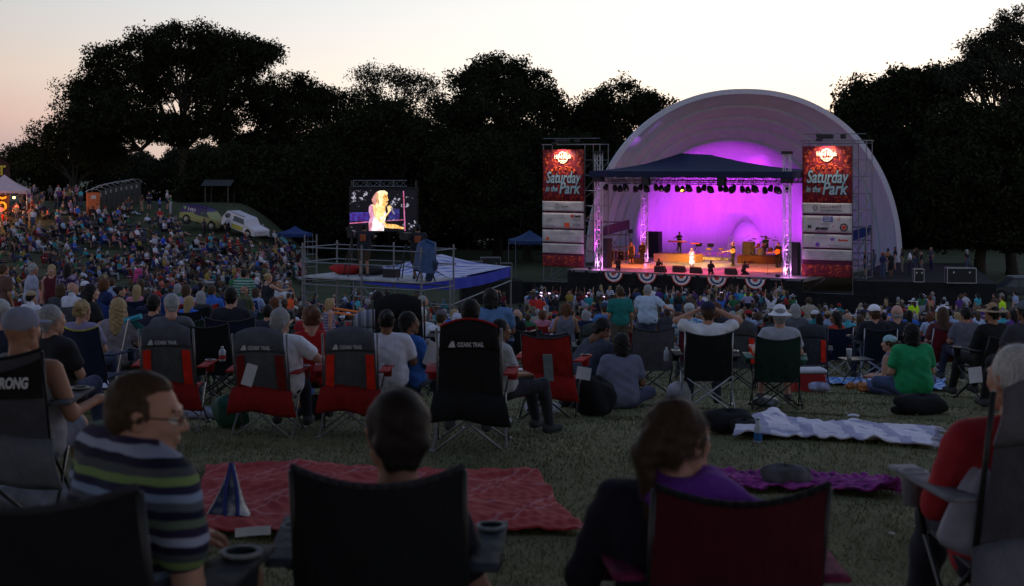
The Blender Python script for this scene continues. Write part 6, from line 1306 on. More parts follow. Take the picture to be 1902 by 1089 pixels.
person(P0(579, 14.2), R(4), 'girl in a red top with curly auburn hair tied up', 'sit', 'lap', ('bun', 'auburn'), 'fair', ('tee', (.42, .012, .015)), ('shorts', (.02, .02, .03)), turn=10, w=.82, sc=.90, hs=1.2)
person(P0(716, 14.6), R(14), 'heavy woman with dark hair in a pale lilac t-shirt', 'sit', ('lap', 'rest'), ('bun', 'black'), 'brown', ('tee', (.68, .66, .76)), ('long', (.04, .04, .05)), turn=-10, w=1.15, fat=1.5, sc=.90, hs=1.05)
person(P0(764, 14.8), R(-20), 'boy with glasses in a bright blue polo shirt looking aside', 'sit', 'lap', ('short', 'black'), 'brown', ('tee', (.035, .12, .42)), ('long', (.04, .05, .09)), turn=-38, w=.92, sc=.90, glasses=True, hs=1.1)
person(P0(873, 12.6), R(3), 'person with short black hair sitting in the black chair with a red edge', 'sit', 'lap', ('short', 'black'), 'dark', ('tee', (.03, .03, .04)), ('long', (.03, .03, .04)), sc=.98, w=1.0)
person(P0(940, 13.6), R(-55), 'child with black hair peering round the black chair', 'sit', 'lap', ('short', 'black'), 'brown', ('tee', (.4, .4, .42)), ('long', (.03, .03, .04)), turn=-20, sc=.86, w=.85)
person(P0(1155, 16.9), R(2), 'boy in a grey shirt with dark sleeves sitting on the grass', 'cross', 'lap', ('bob', 'black'), 'brown', ('tee', stripes_m('raglan', [(.15, .16, .23), (.15, .16, .23)], 1)), ('long', (.07, .08, .14)), w=1.05, fat=1.15, sc=1.0, turn=25, bend=.1, h=.015)
person(P0(1093, 17.4), R(-58), 'man in a charcoal shirt bending down beside the red chair', 'kneel', ('reach', 'reach'), ('short', 'black'), 'brown', ('tee', (.045, .05, .075)), ('long', (.02, .02, .03)), w=1.1, fat=1.25, sc=1.12, bend=.55, pitch=-35)
camp_chair(P0(1205, 20.5), R(5), 'dull grey camp chair standing between the kneeling man and the man in the navy cap', (.09, .09, .11), style='mid', sc=1.08)
camp_chair(P0(1312, 17.2), R(-3), 'black camp chair with shiny crossed legs holding the man in the navy cap', BLK, frame=SILV, style='mid', sc=1.03)
person(P0(1314, 17.3), R(-2), 'man in a navy cap holding both hands up to his face', 'sit', 'head', ('short', 'brown'), 'fair', ('tee', (.78, .80, .86)), ('long', (.04, .05, .08)), hat=('cap', (.015, .018, .05)), w=1.0, sc=1.02)
camp_chair(P0(1441, 17.6), R(-6), 'dark green camp chair holding the person in the white bucket hat', GREENF, style='mid', sc=.98, arm=(.06, .16, .13))
person(P0(1447, 17.7), R(-4), 'person in a white bucket hat sitting in the dark green chair', 'sit', ('rest', 'lap'), ('short', 'grey'), 'fair', ('tee', (.40, .42, .48)), ('shorts', (.1, .1, .12)), hat=('bucket', (.80, .80, .86)), w=1.05, sc=.98)
# right hand group
BP = MN('blue_pattern', lambda nt, o: nramp(nt, nnoise(nt, o.outputs['Object'], 9, 3), [(.45, (.03, .14, .5)), (.52, (.06, .3, .6)), (.56, (.6, .65, .75))]), .85)
person(P0(1660, 20.6), R(42), 'girl in a swimsuit style top with a pale headband sitting on the blue blanket', 'cross', 'lap', ('pony', 'brown'), 'fair', ('tank', (.16, .16, .28)), ('shorts', (.1, .12, .25)), turn=20, w=.8, sc=.98, hat=('capback', (.35, .55, .60)))
person(P0(1697, 19.4), R(12), 'woman in a bright green t-shirt sitting on the blue blanket', 'cross', 'lap', ('bob', 'black'), 'fair', ('tee', (.015, .30, .11)), ('long', (.06, .09, .18)), w=1.15, fat=1.4, sc=1.10, turn=10)
person(P0(1836, 18.4), R(22), 'person in a wide straw hat and black jacket in a folding chair', 'sit', 'lap', ('short', 'black'), 'tan', ('long', (.012, .012, .014)), ('long', (.02, .02, .02)), hat=('straw', (.36, .24, .14)), w=1.15, fat=1.2, sc=.95, hs=.92, turn=10)
camp_chair(P0(1836, 18.2), R(20), 'black camp chair under the person in the wide straw hat', BLK, style='low', sc=1.0)
person(P0(1898, 15.5), R(10), 'man in a dark grey cap at the edge behind the white haired man', 'sit', 'lap', ('short', 'black'), 'brown', ('tee', (.05, .05, .06)), ('long', (.02, .02, .02)), hat=('cap', (.10, .12, .15)), sc=.96)
camp_chair(P0(1545, 27.5), R(3), 'navy camp chair with a square white paper clipped to its back', NAVYF, frame=SILV, style='mid', sc=1.12)
camp_chair(P0(1632, 25.8), R(-8), 'black camp chair under the man in the white cap', BLK, frame=SILV, style='mid', sc=1.05); camp_chair(P0(1746, 24.8), R(8), 'maroon camp chair behind the woman in green', (.16, .012, .015), frame=SILV, style='mid', sc=1.05)
person(P0(1621, 26.2), R(4), 'man in a white baseball cap in the black chair', 'sit', 'rest', ('short', 'brown'), 'fair', ('long', (.02, .02, .025)), ('long', (.03, .03, .05)), hat=('cap', (.8, .8, .88)), sc=1.08, w=1.1, h=.02, hs=1.15)
person(P0(1664, 26.5), R(-3), 'bald man in a black top in the row of chairs behind the green t-shirt woman', 'sit', 'lap', ('bald', 'grey'), 'pale', ('tee', (.03, .03, .04)), ('long', (.03, .03, .05)), sc=1.1, w=1.1, h=.02, hs=1.15)
camp_chair(P0(1666, 26.4), R(2), 'black camp chair with a red edge under the bald man', BLK, style='mid', sc=1.0, arm=(.3, .01, .01))
person(P0(1748, 25.1), R(4), 'woman with straight brown hair in the maroon chair', 'sit', 'lap', ('long', 'brown'), 'fair', ('tee', (.1, .03, .03)), ('long', (.03, .03, .05)), sc=1.04, h=.02)
person(P0(1790, 24.0), R(5), 'man in a grey t-shirt with short dark hair beside the maroon chair', 'sit', 'lap', ('short', 'black'), 'tan', ('tee', (.12, .12, .15)), ('long', (.03, .03, .05)), sc=1.0, h=.02)
person(P0(1548, 28.5), R(25), 'woman with dark hair in a red top turning aside', 'sit', 'lap', ('long', 'black'), 'brown', ('tee', (.4, .03, .02)), ('long', (.03, .03, .05)), turn=50, sc=1.0, h=.02); person(P0(1476, 29.5), R(-3), 'person with a smooth grey bob haircut in the chairs', 'sit', 'lap', ('bob', 'grey'), 'fair', ('tee', (.1, .11, .14)), ('long', (.03, .03, .05)), sc=1.1, h=.02)
# papers and small things on chairs
def sheet(name, label, c, w, h, mat, rz=0, tilt=0, cat='paper'):
    r = empty(name, c, rz, label, cat); b = MB(); b.grid(lambda u, v: ((u - .5) * w, .012 * math.sin(u * 3), (v - .5) * h), 3, 3, .003); me = b.mesh('sheet', mat); me.transform(Matrix.Rotation(tilt, 4, 'Y')); link(bpy.data.objects.new('sheet', me), r); return r
PW = M('paper_white', (.62, .62, .68), .8, noise=.05)
sheet('paper', 'white paper clipped to the navy chair', P(1527, 617, 26.9), .12, .15, PW, 0, .3); sheet('paper', 'white paper tag with a small dark picture on the black jacket', P(1812, 697, 15.5), .15, .17, PW, .1, -.1); sheet('paper', 'white paper tucked in the pocket of the grey and dark red chair', P(463, 697, 12.9), .10, .20, PW, .1, .3); sheet('paper', 'white napkin pinned to the empty red chair', P(1084, 694, 14.95), .15, .13, PW, -.1, .15)
sheet('paper', 'folded printed paper held by the boy in the blue polo', P(802, 660, 14.3), .16, .26, PW, -.6, .4)
def bottle(name, label, c, liquid, cap_, h=.22, lab=None):
    r = empty(name, c, 0, label, 'bottle'); b = MB(); b.lathe([(.001, 0), (.03, .0), (.033, .01), (.033, h * .62), (.028, h * .72), (.012, h * .88), (.012, h * .95)], (0, 0, 0), 14); b.build('body', M('bottle_plastic', (.42, .48, .55), .15, noise=0), r, True)
    b = MB(); b.lathe([(.0345, .02), (.0345, h * .42)], (0, 0, 0), 14); b.build('label', liquid, r); b = MB(); b.lathe([(.014, h * .93), (.014, h), (.001, h)], (0, 0, 0), 10); b.build('cap', cap_, r)
bottle('water_bottle', 'clear water bottle with a blue label standing by the white blanket', G(1408, 12.15), M('label_blue', (.02, .12, .35), .4), M('cap_green', (.02, .15, .12), .4), .21)
bottle('cola_bottle', 'cola bottle with a red label on the arm of the grey and bright red chair', P(413, 671, 13.6), M('label_red', (.45, .03, .03), .4), M('cap_white', (.6, .6, .6), .4), .14); bottle('water_bottle', 'clear water bottle on the arm of the black chair with shiny legs', P(1238, 671, 17.4), M('label_pale', (.4, .45, .5), .4), M('cap_white'), .17)
# ---------------------------------------------------------------- blankets and things lying on the grass
def blanket(name, label, corners, mat, amp=.05, seed=1, nu=60, nv=40, fringe=None, thick=.012, jag=.02, heap=0):
    """corners: pixel points on the ground (near-left, near-right, far-right, far-left)"""
    q = random.Random(seed); C = []
    for px, py in corners: Y = gy(px, py); C.append(G(px, Y))
    r = empty(name, sum(C, Vector()) / 4, 0, label, 'blanket'); ph = [q.random() * 6 for _ in range(6)]
    def fn(u, v):
        p = C[0].lerp(C[1], u).lerp(C[3].lerp(C[2], u), v); e = jag * (math.sin(u * 7 + ph[0]) + math.sin(v * 5.3 + ph[1]) + .4 * math.sin(v * 23)); p.x += e * (abs(u - .5) * 2) ** 3; p.y += jag * (1.5 * math.sin(u * 6.1 + ph[2]) + .5 * math.sin(u * 23)) * (abs(v - .5) * 2) ** 3
        a_ = p.y * 5 + p.x * .9 + 1.6 * math.sin(p.x * 1.3 + ph[3]); w = .55 * max(0, math.sin(a_ + ph[4])) ** 4 * (.3 + .7 * math.sin(p.x * 1.1 + ph[5]) ** 2) + .4 * max(0, math.sin(p.x * 3.1 - p.y * 4.3 + 1.4 * math.sin(p.y * 3 + ph[1]) + ph[2])) ** 6 + .22 * abs(math.sin(p.x * 13 + 3 * math.sin(p.y * 7))) ** 3 + .12 * math.sin(p.x * 29 + p.y * 17) ** 2
        z = gz(p.x, p.y) + .035 + amp * w + heap * math.exp(-((u - .10) / .09) ** 2 - ((v - .7) / .5) ** 2) * (1 + .3 * math.sin(p.x * 20)); return Vector((p.x, p.y, z)) - r.location
    b = MB(); b.grid(fn, nu, nv, thick); b.build('cloth', mat, r, True)
    if fringe:
        b = MB()
        for k in range(46):
            u, v = fringe(k / 45.); a = fn(u, v); b.tube(a, a + Vector((q.uniform(.02, .16), q.uniform(-.1, .06), -.025)), .006, .002, 4)
        b.build('fringe', mat, r)
    return r, fn
def plaid(name, base, l1, sc, w=.09, rot=.5, kk=.28):
    def f(nt, o):
        v = nmap(nt, o.outputs['Object'], (sc, sc, sc), (0, 0, rot)); sx = nt.nodes.new('ShaderNodeSeparateXYZ'); nt.links.new(v, sx.inputs[0])
        a = nmath(nt, 'LESS_THAN', nmath(nt, 'FRACT', sx.outputs[0]), w); b = nmath(nt, 'LESS_THAN', nmath(nt, 'FRACT', nmath(nt, 'MULTIPLY', sx.outputs[1], .6)), w * .7)
        a2 = nmath(nt, 'LESS_THAN', nmath(nt, 'FRACT', nmath(nt, 'ADD', sx.outputs[0], .82)), w * .6)
        n = nnoise(nt, o.outputs['Object'], 2.5, 4); return nmix(nt, nmath(nt, 'MULTIPLY', nmath(nt, 'MAXIMUM', nmath(nt, 'MAXIMUM', a, b), a2), kk), nramp(nt, n, [(.3, tuple(x * .8 for x in base)), (.7, base)]), l1)
    return MN(name, f, .9)
blanket('red_blanket', 'large rumpled red blanket with thin pale stripes lying on the grass', [(350, 1000), (1085, 1002), (985, 882), (372, 876)], plaid('red_plaid', (.40, .045, .05), (.55, .35, .38), 1.9, .05, .35), .055, 3, 150, 90)
blanket('white_blanket', 'white and lilac plaid blanket with a fringe on the grass', [(1366, 818), (1738, 838), (1735, 800), (1404, 788)], plaid('white_plaid', (.80, .76, .86), (.22, .22, .42), 2.6, .2, .1, .6), .07, 5, 150, 50, fringe=lambda t: (1., t), heap=.10)
blanket('purple_blanket', 'crumpled magenta and purple shawl on the grass beyond the maroon chair', [(1350, 912), (1648, 930), (1640, 900), (1330, 884)], MN('purple_knit', lambda nt, o: nramp(nt, nnoise(nt, nmap(nt, o.outputs['Object'], (4, 9, 1), (0, 0, .6)), 2.5, 4), [(.38, (.10, .01, .09)), (.5, (.28, .03, .24)), (.62, (.36, .06, .28))]), .9), .11, 7, 130, 60, fringe=lambda t: (1., t), jag=.04)
blanket('blue_blanket', 'blue patterned blanket under the woman in the green t-shirt', [(1518, 716), (1760, 730), (1755, 706), (1522, 704)], BP, .04, 9, 60, 20)
blanket('pale_blanket', 'pale blanket on the grass behind the folded teal sunshade', [(150, 726), (300, 722), (290, 700), (150, 704)], M('pale_cloth', (.42, .42, .52), .9, noise=.3, nscale=3), .05, 11, 40, 20)
bag('jacket', 'heap of black jackets lying by the white blanket', G(1352, 12.9, .0), (.50, .35, .20), BLACK, 8, 'jacket'); bag('jacket', 'second lower heap of black cloth next to the water bottle', G(1385, 12.7), (.26, .3, .13), BLACK, 9, 'jacket')
bag('jacket', 'grey and black jacket dropped on the purple shawl', G(1462, 9.9, .02), (.34, .25, .14), M('jacket_grey', (.09, .09, .10), .9, noise=.5, nscale=8), 12, 'jacket')
bag('backpack', 'black backpack and strap lying on the grass behind the white blanket', G(1712, 15.9), (.55, .4, .22), BLACK, 13, 'bag'); bag('backpack', 'flat black bag beside the black backpack', G(1672, 16.0), (.2, .2, .1), BLACK, 14, 'bag'); bag('backpack', 'dark soft bag on the ground under the red chair', G(1105, 15.6), (.45, .35, .42), BLACK, 15, 'bag')
r = empty('snack_pile', G(1592, 20.6, .06), 0, 'orange and tan snacks in a heap on the blue blanket', 'snacks'); b = MB(); sq = random.Random(3)
for k in range(11): b.lathe([(.001, -.05), (.045, -.02), (.05, .01), (.001, .05)], (sq.uniform(-.22, .2), sq.uniform(-.1, .1), .03 + sq.random() * .05), 9, sx=1 + sq.random() * .6)
b.build('snacks', M('snack_orange', (.45, .17, .06), .7, noise=.5, nscale=20), r, True); bag('towel', 'rolled white and navy towel at the end of the blue blanket', G(1522, 20.6, .03), (.3, .25, .13), M('towel', (.3, .3, .42), .9, noise=.5, nscale=10), 17, 'towel')
r = empty('plastic_tote', G(423, 8.6, .05), .2, 'clear plastic tote bag with blue edges standing on the red blanket', 'bag'); b = MB()
b.grid(lambda u, v: ((.135 - .125 * v ** .8) * math.cos(u * 6.2832) + .03 * v, (.10 - .09 * v) * math.sin(u * 6.2832), .30 * v + .01 * math.sin(u * 25)), 26, 10); b.build('body', MN('clear_plastic', lambda nt, o: nramp(nt, nnoise(nt, o.outputs['Object'], 9, 5), [(.4, (.03, .05, .12)), (.52, (.16, .2, .26)), (.62, (.45, .48, .5))]), .2), r, True)
for s in (-1, 1): b = MB(); b.path([(s * .03 * k / 6 * (5 - k * .5) / 1.6 + .02, -.09 * (k / 6) - .01, .31 - .05 * k) for k in range(7)], .012, 6); b.build('strap', M('strap_blue', (.02, .04, .22), .6), r)
sheet('magazine', 'folded magazine at the near edge of the red blanket', G(470, 8.05, .06) + Vector((0, 0, .0)), .2, .05, PW, .3)
bag('litter', 'scrap of pale paper litter on the grass near the white blanket', G(1585, 14.7), (.12, .08, .03), PW, 19, 'litter')
# folded teal sunshade leaning beside the navy chair
r = empty('sunshade', G(258, 16.4), R(-10), 'folded teal sunshade leaning beside the navy chair with yellow trim', 'sunshade'); b = MB(); b.tube((-.35, 0, .0), (-.12, 0, 1.05), .016); b.build('pole', SILV, r); b = MB(); b.tube((-.22, .1, 1.02), (-.02, .1, 1.08), .035); b.build('grip', M('foam_blue', (.05, .35, .5), .7), r)
b = MB(); b.grid(lambda u, v: (-.12 + .55 * v + .05 * math.sin(u * 9), .10 + .35 * (u - .5) * v, 1.02 - .82 * v ** 1.1 * (1 - .25 * u)), 12, 10, .01); b.build('canopy', M('teal_cloth', (.012, .09, .10), .8), r, True)
camp_chair(G(184, 15.4), R(-16), 'navy camp chair with yellow piping next to the folded sunshade', (.012, .02, .06), style='mid', sc=(.82, 1, 1.05), trim=(.4, .38, .08))
person(G(224, 19.4), R(-5), 'woman with very long blond hair beside the navy chair', 'sit', 'lap', ('long', 'blond'), 'pale', ('tee', (.25, .22, .26)), ('long', (.1, .1, .12)), sc=1.04, hs=1.12)
person(G(104, 12.6) - Vector((0, 0, .10)), R(-14), 'grey haired man in a black shirt seated behind the man in the grey cap', 'sit', 'lap', ('short', 'grey'), 'fair', ('tee', (.025, .025, .03)), ('long', (.04, .05, .1)), turn=-28, sc=1.0, w=1.1, fat=1.1, hs=1.1)
person(G(5, 11.6), R(-10), 'man in a pale cap and navy shirt cut by the picture edge', 'sit', 'lap', ('short', 'grey'), 'fair', ('tee', (.02, .025, .06)), ('long', (.04, .05, .1)), turn=-20, sc=1.0, hat=('cap', (.4, .42, .45)), w=1.1)
person(G(158, 17.6), R(-10), 'woman with a blond bun in a lilac top', 'sit', 'lap', ('bun', 'blond'), 'fair', ('tee', (.25, .22, .36)), ('long', (.04, .05, .1)), turn=-5, sc=1.02, hs=1.1)
person(G(178, 24.0), R(-50), 'woman with dark hair in a black top shown from the side', 'sit', 'lap', ('bob', 'black'), 'pale', ('tee', (.012, .012, .014)), ('long', (.04, .05, .1)), turn=-20, sc=1.12, w=1.15, fat=1.2)
# standing walkers on the path side
FLOR = MN('floral_dress', lambda nt, o: nramp(nt, nnoise(nt, o.outputs['Object'], 13, 3), [(.42, (.03, .015, .05)), (.5, (.11, .07, .15)), (.58, (.34, .27, .38))]), .85)
person(G(57, 31), R(-70), 'man in a light grey t-shirt and white shorts walking past', 'step', 'down', ('short', 'grey'), 'tan', ('tee', (.30, .33, .44)), ('shorts', (.45, .47, .52)), turn=30, sc=1.02, w=1.1, fat=1.15, h=.02)
person(G(97, 33), R(168), 'blond woman in a dark red top facing away from the stage', 'stand', 'down', ('long', 'blond'), 'fair', ('tank', (.09, .01, .02)), ('long', (.03, .03, .04)), turn=20, sc=1.0, h=.02)
person(G(125, 31.5), R(-12), 'woman in a flowery purple dress standing with her back turned', 'stand', ('fold', 'down'), ('long', 'black'), 'fair', ('tee', FLOR), ('dress', FLOR), sc=1.0, w=1.05, fat=1.2, h=.02)
person(G(5, 29), R(-30), 'person in a brown top standing at the picture edge', 'stand', 'down', ('short', 'brown'), 'tan', ('tee', (.12, .06, .05)), ('long', (.04, .04, .06)), h=.02)
person(G(320, 68), R(-100), 'man in a red shirt and jeans standing by the slatted wall', 'stand', 'fold', ('short', 'grey'), 'tan', ('tee', (.34, .03, .03)), ('long', (.08, .10, .18)), h=.025, sc=1.05)
person(G(334, 67), R(60), 'man in a dark maroon top standing beside the man in red', 'stand', 'down', ('short', 'black'), 'brown', ('tee', (.07, .015, .02)), ('long', (.05, .06, .12)), h=.025, sc=1.08)
person(G(453, 38), R(-8), 'man in a green and white striped t-shirt with his back turned', 'stand', 'fold', ('short', 'black'), 'tan', ('tee', stripes_m('green_stripe', [(.02, .16, .10), (.30, .40, .36)], 14)), ('long', (.03, .04, .07)), h=.02, w=1.15, fat=1.3, sc=1.0)
person(G(520, 40), R(150), 'man in a white shirt with dark braces facing the camera', 'stand', 'reach', ('short', 'grey'), 'tan', ('tee', (.5, .52, .58)), ('long', (.03, .03, .04)), h=.02)
person(G(497, 37), R(-40), 'tall woman in a black tank top reaching for an orange hoop', 'stand', ('down', 'reach'), ('bun', 'blond'), 'fair', ('tank', (.02, .02, .025)), ('long', (.02, .02, .03)), h=.02, sc=1.02)
person(G(536, 56), R(-30), 'person in a glowing orange t-shirt', 'stand', 'down', ('short', 'brown'), 'fair', ('tee', (1.0, .10, .02)), ('long', (.05, .05, .06)), h=.025)
r = empty('hula_hoop', P(517, 552, 37), 0, 'thin orange hoop held by the woman in black', 'hoop'); b = MB(); b.path([(.42 * math.cos(t * .2618), .1 * math.sin(t * .2618), .38 * math.sin(t * .2618)) for t in range(25)], .012, 6); b.build('ring', M('hoop_orange', (.5, .2, .06), .5), r)
person(G(611, 29), R(-70), 'blond girl in a striped pink vest standing by the orange tubes', 'stand', 'down', ('bob', 'blond'), 'fair', ('tank', stripes_m('pink_stripe', [(.35, .28, .36), (.12, .10, .2)], 16)), ('shorts', (.2, .2, .3)), sc=.90, h=.02, w=.85)
person(G(784, 30), R(-60), 'elderly person in a grey shirt standing behind the tall black chair', 'stand', 'down', ('short', 'grey'), 'fair', ('tee', (.07, .08, .10)), ('long', (.06, .06, .08)), sc=.92, h=.02, turn=-10)
camp_chair(G(694, 22.5), R(3), 'tall deck chair with pale blue and white stripes', stripes_m('deck_stripe', [(.38, .40, .48), (.12, .15, .24), (.26, .28, .36)], 9, 0), style='tall', sc=1.15, head=stripes_m('deck_stripe', [], 1)); person(G(703, 23.2), R(3), 'man in a lilac t-shirt holding a phone to his ear in the striped chair', 'sit', ('rest', 'chin'), ('short', 'black'), 'brown', ('tee', (.26, .28, .42)), ('long', (.05, .05, .08)), sc=1.22, w=1.1, hs=1.12)
camp_chair(G(745, 20.2), R(0), 'very tall black reclining chair in the middle of the lawn', BLK, style='tall', sc=1.32)
camp_chair(G(570, 26), R(8), 'beige camp chair with a red underside behind the girl in red', (.17, .16, .14), style='mid', sc=1.0, seat=REDF); person(G(574, 27), R(5), 'person with black hair in a red top in the beige chair', 'sit', 'lap', ('bob', 'black'), 'tan', ('tee', (.35, .02, .03)), ('shorts', (.3, .3, .35)), sc=1.05, h=.02)
person(G(821, 23.5), R(-8), 'boy in a white t-shirt and camouflage cap', 'sit', 'lap', ('short', 'brown'), 'fair', ('tee', (.76, .78, .88)), ('long', (.05, .05, .08)), hat=('cap', (.12, .10, .11)), sc=1.0, h=.018)
person(G(787, 26), R(-15), 'old man with white hair and a white shirt beside the boy in white', 'sit', 'lap', ('short', 'white'), 'fair', ('tee', (.60, .60, .66)), ('long', (.2, .2, .2)), sc=1.05, h=.02)
person(G(858, 31), R(10), 'girl in a white t-shirt and red trousers standing with black hair', 'stand', 'down', ('bob', 'black'), 'brown', ('tee', (.60, .60, .75)), ('long', (.25, .02, .03)), sc=.84, h=.02)
person(G(910, 24), R(6), 'big woman with dark hair in a blue shirt filling a blue chair', 'sit', 'lap', ('bob', 'black'), 'brown', ('tee', (.10, .20, .38)), ('long', (.05, .06, .1)), sc=1.25, w=1.25, fat=1.5, h=.02); camp_chair(G(905, 23.6), R(5), 'dark blue camp chair under the big woman in the blue shirt', (.03, .05, .10), style='low', sc=1.15)
person(G(1152, 33), R(6), 'tall man in a teal t-shirt standing with his back turned', 'stand', 'down', ('short', 'brown'), 'tan', ('tee', (.015, .17, .15)), ('shorts', (.10, .08, .06)), sc=1.08, w=1.1, h=.02)
person(G(1203, 35.5), R(-20), 'man in a pale blue shirt with a purple collar standing with folded arms', 'stand', ('fold', 'out'), ('short', 'grey'), 'fair', ('tee', (.45, .55, .70)), ('long', (.05, .06, .1)), sc=1.12, w=1.15, fat=1.2, h=.02)
person(G(1122, 36), R(5), 'person in a bright blue printed t-shirt beside the man in teal', 'sit', 'lap', ('short', 'brown'), 'fair', ('tee', (.06, .2, .5)), ('long', (.03, .03, .05)), sc=1.15, h=.02, hat=('capback', (.03, .05, .1)))
person(G(1280, 27), R(-5), 'man in a white cap and a blue and white hawaiian shirt', 'sit', 'lap', ('short', 'grey'), 'fair', ('tee', MN('hawaiian', lambda nt, o: nramp(nt, nnoise(nt, o.outputs['Object'], 22, 2), [(.45, (.5, .55, .6)), (.52, (.08, .28, .5)), (.6, (.05, .2, .42))]), .85)), ('long', (.05, .06, .1)), hat=('cap', (.45, .47, .48)), sc=1.12, h=.02, w=1.1); camp_chair(G(1287, 26.6), R(-4), 'dark red camp chair under the man in the hawaiian shirt', (.10, .012, .02), style='mid', sc=1.0)
person(G(1326, 28), R(5), 'woman with bushy auburn hair in a dark top', 'sit', 'lap', ('curly', 'auburn'), 'fair', ('tee', (.03, .03, .04)), ('long', (.03, .03, .05)), sc=1.12, h=.02)
camp_chair(G(1368, 23.5), R(-4), 'grey camp chair with bright red side panels behind the navy cap man', (.07, .075, .085), style='tall', sc=1.08, side=REDP)
person(G(1050, 34), R(4), 'woman with bushy red brown hair in a grey tank top', 'sit', 'lap', ('curly', 'auburn'), 'tan', ('tank', (.14, .15, .2)), ('long', (.03, .03, .05)), sc=1.15, h=.02)
camp_chair(G(1100, 26.5), R(4), 'grey green camp chair with a white peak emblem', (.06, .075, .08), style='tall', sc=1.0)
for px, Y, lb, c, st, sc2 in ((350, 19, 'dark green camp chair among the black ones', GREENF, 'mid', 1.2), (398, 17.4, 'black camp chair between the dark green and navy chairs', BLK, 'mid', 1.1), (436, 19.5, 'navy camp chair next to the man in green stripes', NAVYF, 'mid', 1.22), (283, 20, 'black camp chair behind the grey and bright red one', BLK, 'mid', 1.1), (485, 21, 'low black camp chair behind the grey haired man', BLK, 'low', 1.0), (980, 30, 'black camp chair behind the red one', BLK, 'low', 1.1), (1030, 28, 'charcoal camp chair behind the empty red chair', DGREY, 'low', 1.1), (1440, 24, 'grey camp chair between the bucket hat and the navy cap', (.06, .065, .075), 'tall', 1.0), (1505, 24.5, 'grey camp chair with bright red side strips by the navy chair', (.05, .055, .07), 'tall', .98), (1595, 29, 'black camp chair in the far row near the bench rail', BLK, 'mid', 1.0), (60, 17, 'black camp chair behind the man in the grey cap', BLK, 'mid', 1.1)):
    camp_chair(G(px, Y), R(rng.uniform(-8, 8)), lb, c, style=st, sc=sc2, side=REDP if 'strips' in lb else None)
for px, Y, lb, kw in ((290, 20.5, 'large person in navy with dark short hair in the black chair', dict(top=('tee', (.015, .018, .04)), hair=('short', 'black'), w=1.2, fat=1.4, sc=1.12)), (322, 17.2, 'grey haired man in a black and white shirt looking down', dict(top=('tee', (.10, .10, .12)), hair=('short', 'grey'), turn=20, pitch=-10, sc=1.05)), (430, 21, 'person with very dark hair in a black top by the navy chair', dict(top=('tee', (.02, .02, .03)), hair=('short', 'black'), sc=1.15)), (500, 23, 'person with short black hair crouched in the low black chair', dict(top=('tee', (.03, .03, .05)), hair=('short', 'black'), sc=.95))):
    person(G(px, Y), R(rng.uniform(-8, 8)), lb, 'sit', 'lap', h=.02, **kw)
WC = M('white_cloth_heap', (.5, .5, .56), .85, noise=.35, nscale=7)
for px, Y, d, m, lb in ((1008, 15.8, (.38, .25, .14), WC, 'white cloth and shoes heaped under the empty red chair'), (1262, 17.3, (.28, .25, .30), WC, 'white plastic bag under the black chair with shiny legs'), (1150, 18.5, (.3, .25, .08), WC, 'white napkins on the grass near the kneeling man'), (922, 14.6, (.3, .2, .12), WC, 'small white bag behind the black chair with a red edge'),
        (395, 14.8, (.6, .3, .12), M('grey_heap', (.2, .21, .27), .9, noise=.4), 'grey folded blanket on the seat side of the bright red chair'), (430, 13.9, (.34, .3, .3), M('green_bag', (.01, .08, .05), .6), 'dark green bag between two red pocketed chairs'), (1420, 18.0, (.35, .2, .12), M('clear_heap', (.16, .17, .19), .3, noise=.5), 'clear crumpled bag beneath the dark green chair'), (62, 8.9, (.5, .35, .16), M('grey_heap'), 'grey cloth heap under the black banded chair'), (585, 14.6, (.26, .2, .24), BLACK, 'black rucksack at the feet of the girl in red')):
    bag('bag', lb, G(px, Y), d, m, int(px), 'bag')
def side_table(px, Y, lb):
    r = empty('side_table', G(px, Y), .2, lb, 'table'); b = MB(); b.box((0, 0, .45), (.5, .4, .02)); b.build('tabletop', DARKM, r)
    for x in (-.2, .2):
        for y in (-.16, .16): b = MB(); b.tube((x, y, 0), (-x * .6, y, .44), .01); b.build('leg', DARKM, r)
    c = empty('cup', G(px, Y, .46) + Vector((-.12, 0, 0)), 0, 'white drink cup on the ' + lb.split(' with')[0], 'cup'); b = MB(); b.lathe([(.001, 0), (.04, 0), (.05, .16), (.052, .165), (.001, .168)], (0, 0, 0), 14); b.build('body', M('cup_white', (.7, .7, .72), .5), c, True); b = MB(); b.tube((0, 0, .16), (.02, 0, .25), .004); b.build('straw', REDC, c)
side_table(1138, 20.8, 'small folding table with a cup behind the kneeling man'); side_table(1590, 24.5, 'low black table with a cup by the navy chair')
def cooler(px, Y, rz, lb, col):
    r = empty('cooler', G(px, Y), rz, lb, 'cooler'); b = MB(); b.box((0, 0, .16), (.5, .32, .32), bev=.03); b.build('body', M('cooler_' + col[0], col[1], .5), r); b = MB(); b.box((0, 0, .355), (.53, .35, .07), bev=.025); b.build('lid', M('cooler_lid', (.55, .55, .6), .5), r); b = MB(); b.path([(-.27, 0, .2), (-.3, 0, .42), (.3, 0, .42), (.27, 0, .2)], .012); b.build('handle', DARKM, r)
cooler(960, 21, .3, 'red cooler with a white lid behind the red chair', ('red', (.35, .02, .02))); cooler(545, 19.5, -.2, 'blue cooler with a white lid behind the girl in red', ('blue', (.02, .08, .35))); cooler(1500, 22, .1, 'small red cooler near the bucket hat person', ('red', (.35, .02, .02)))
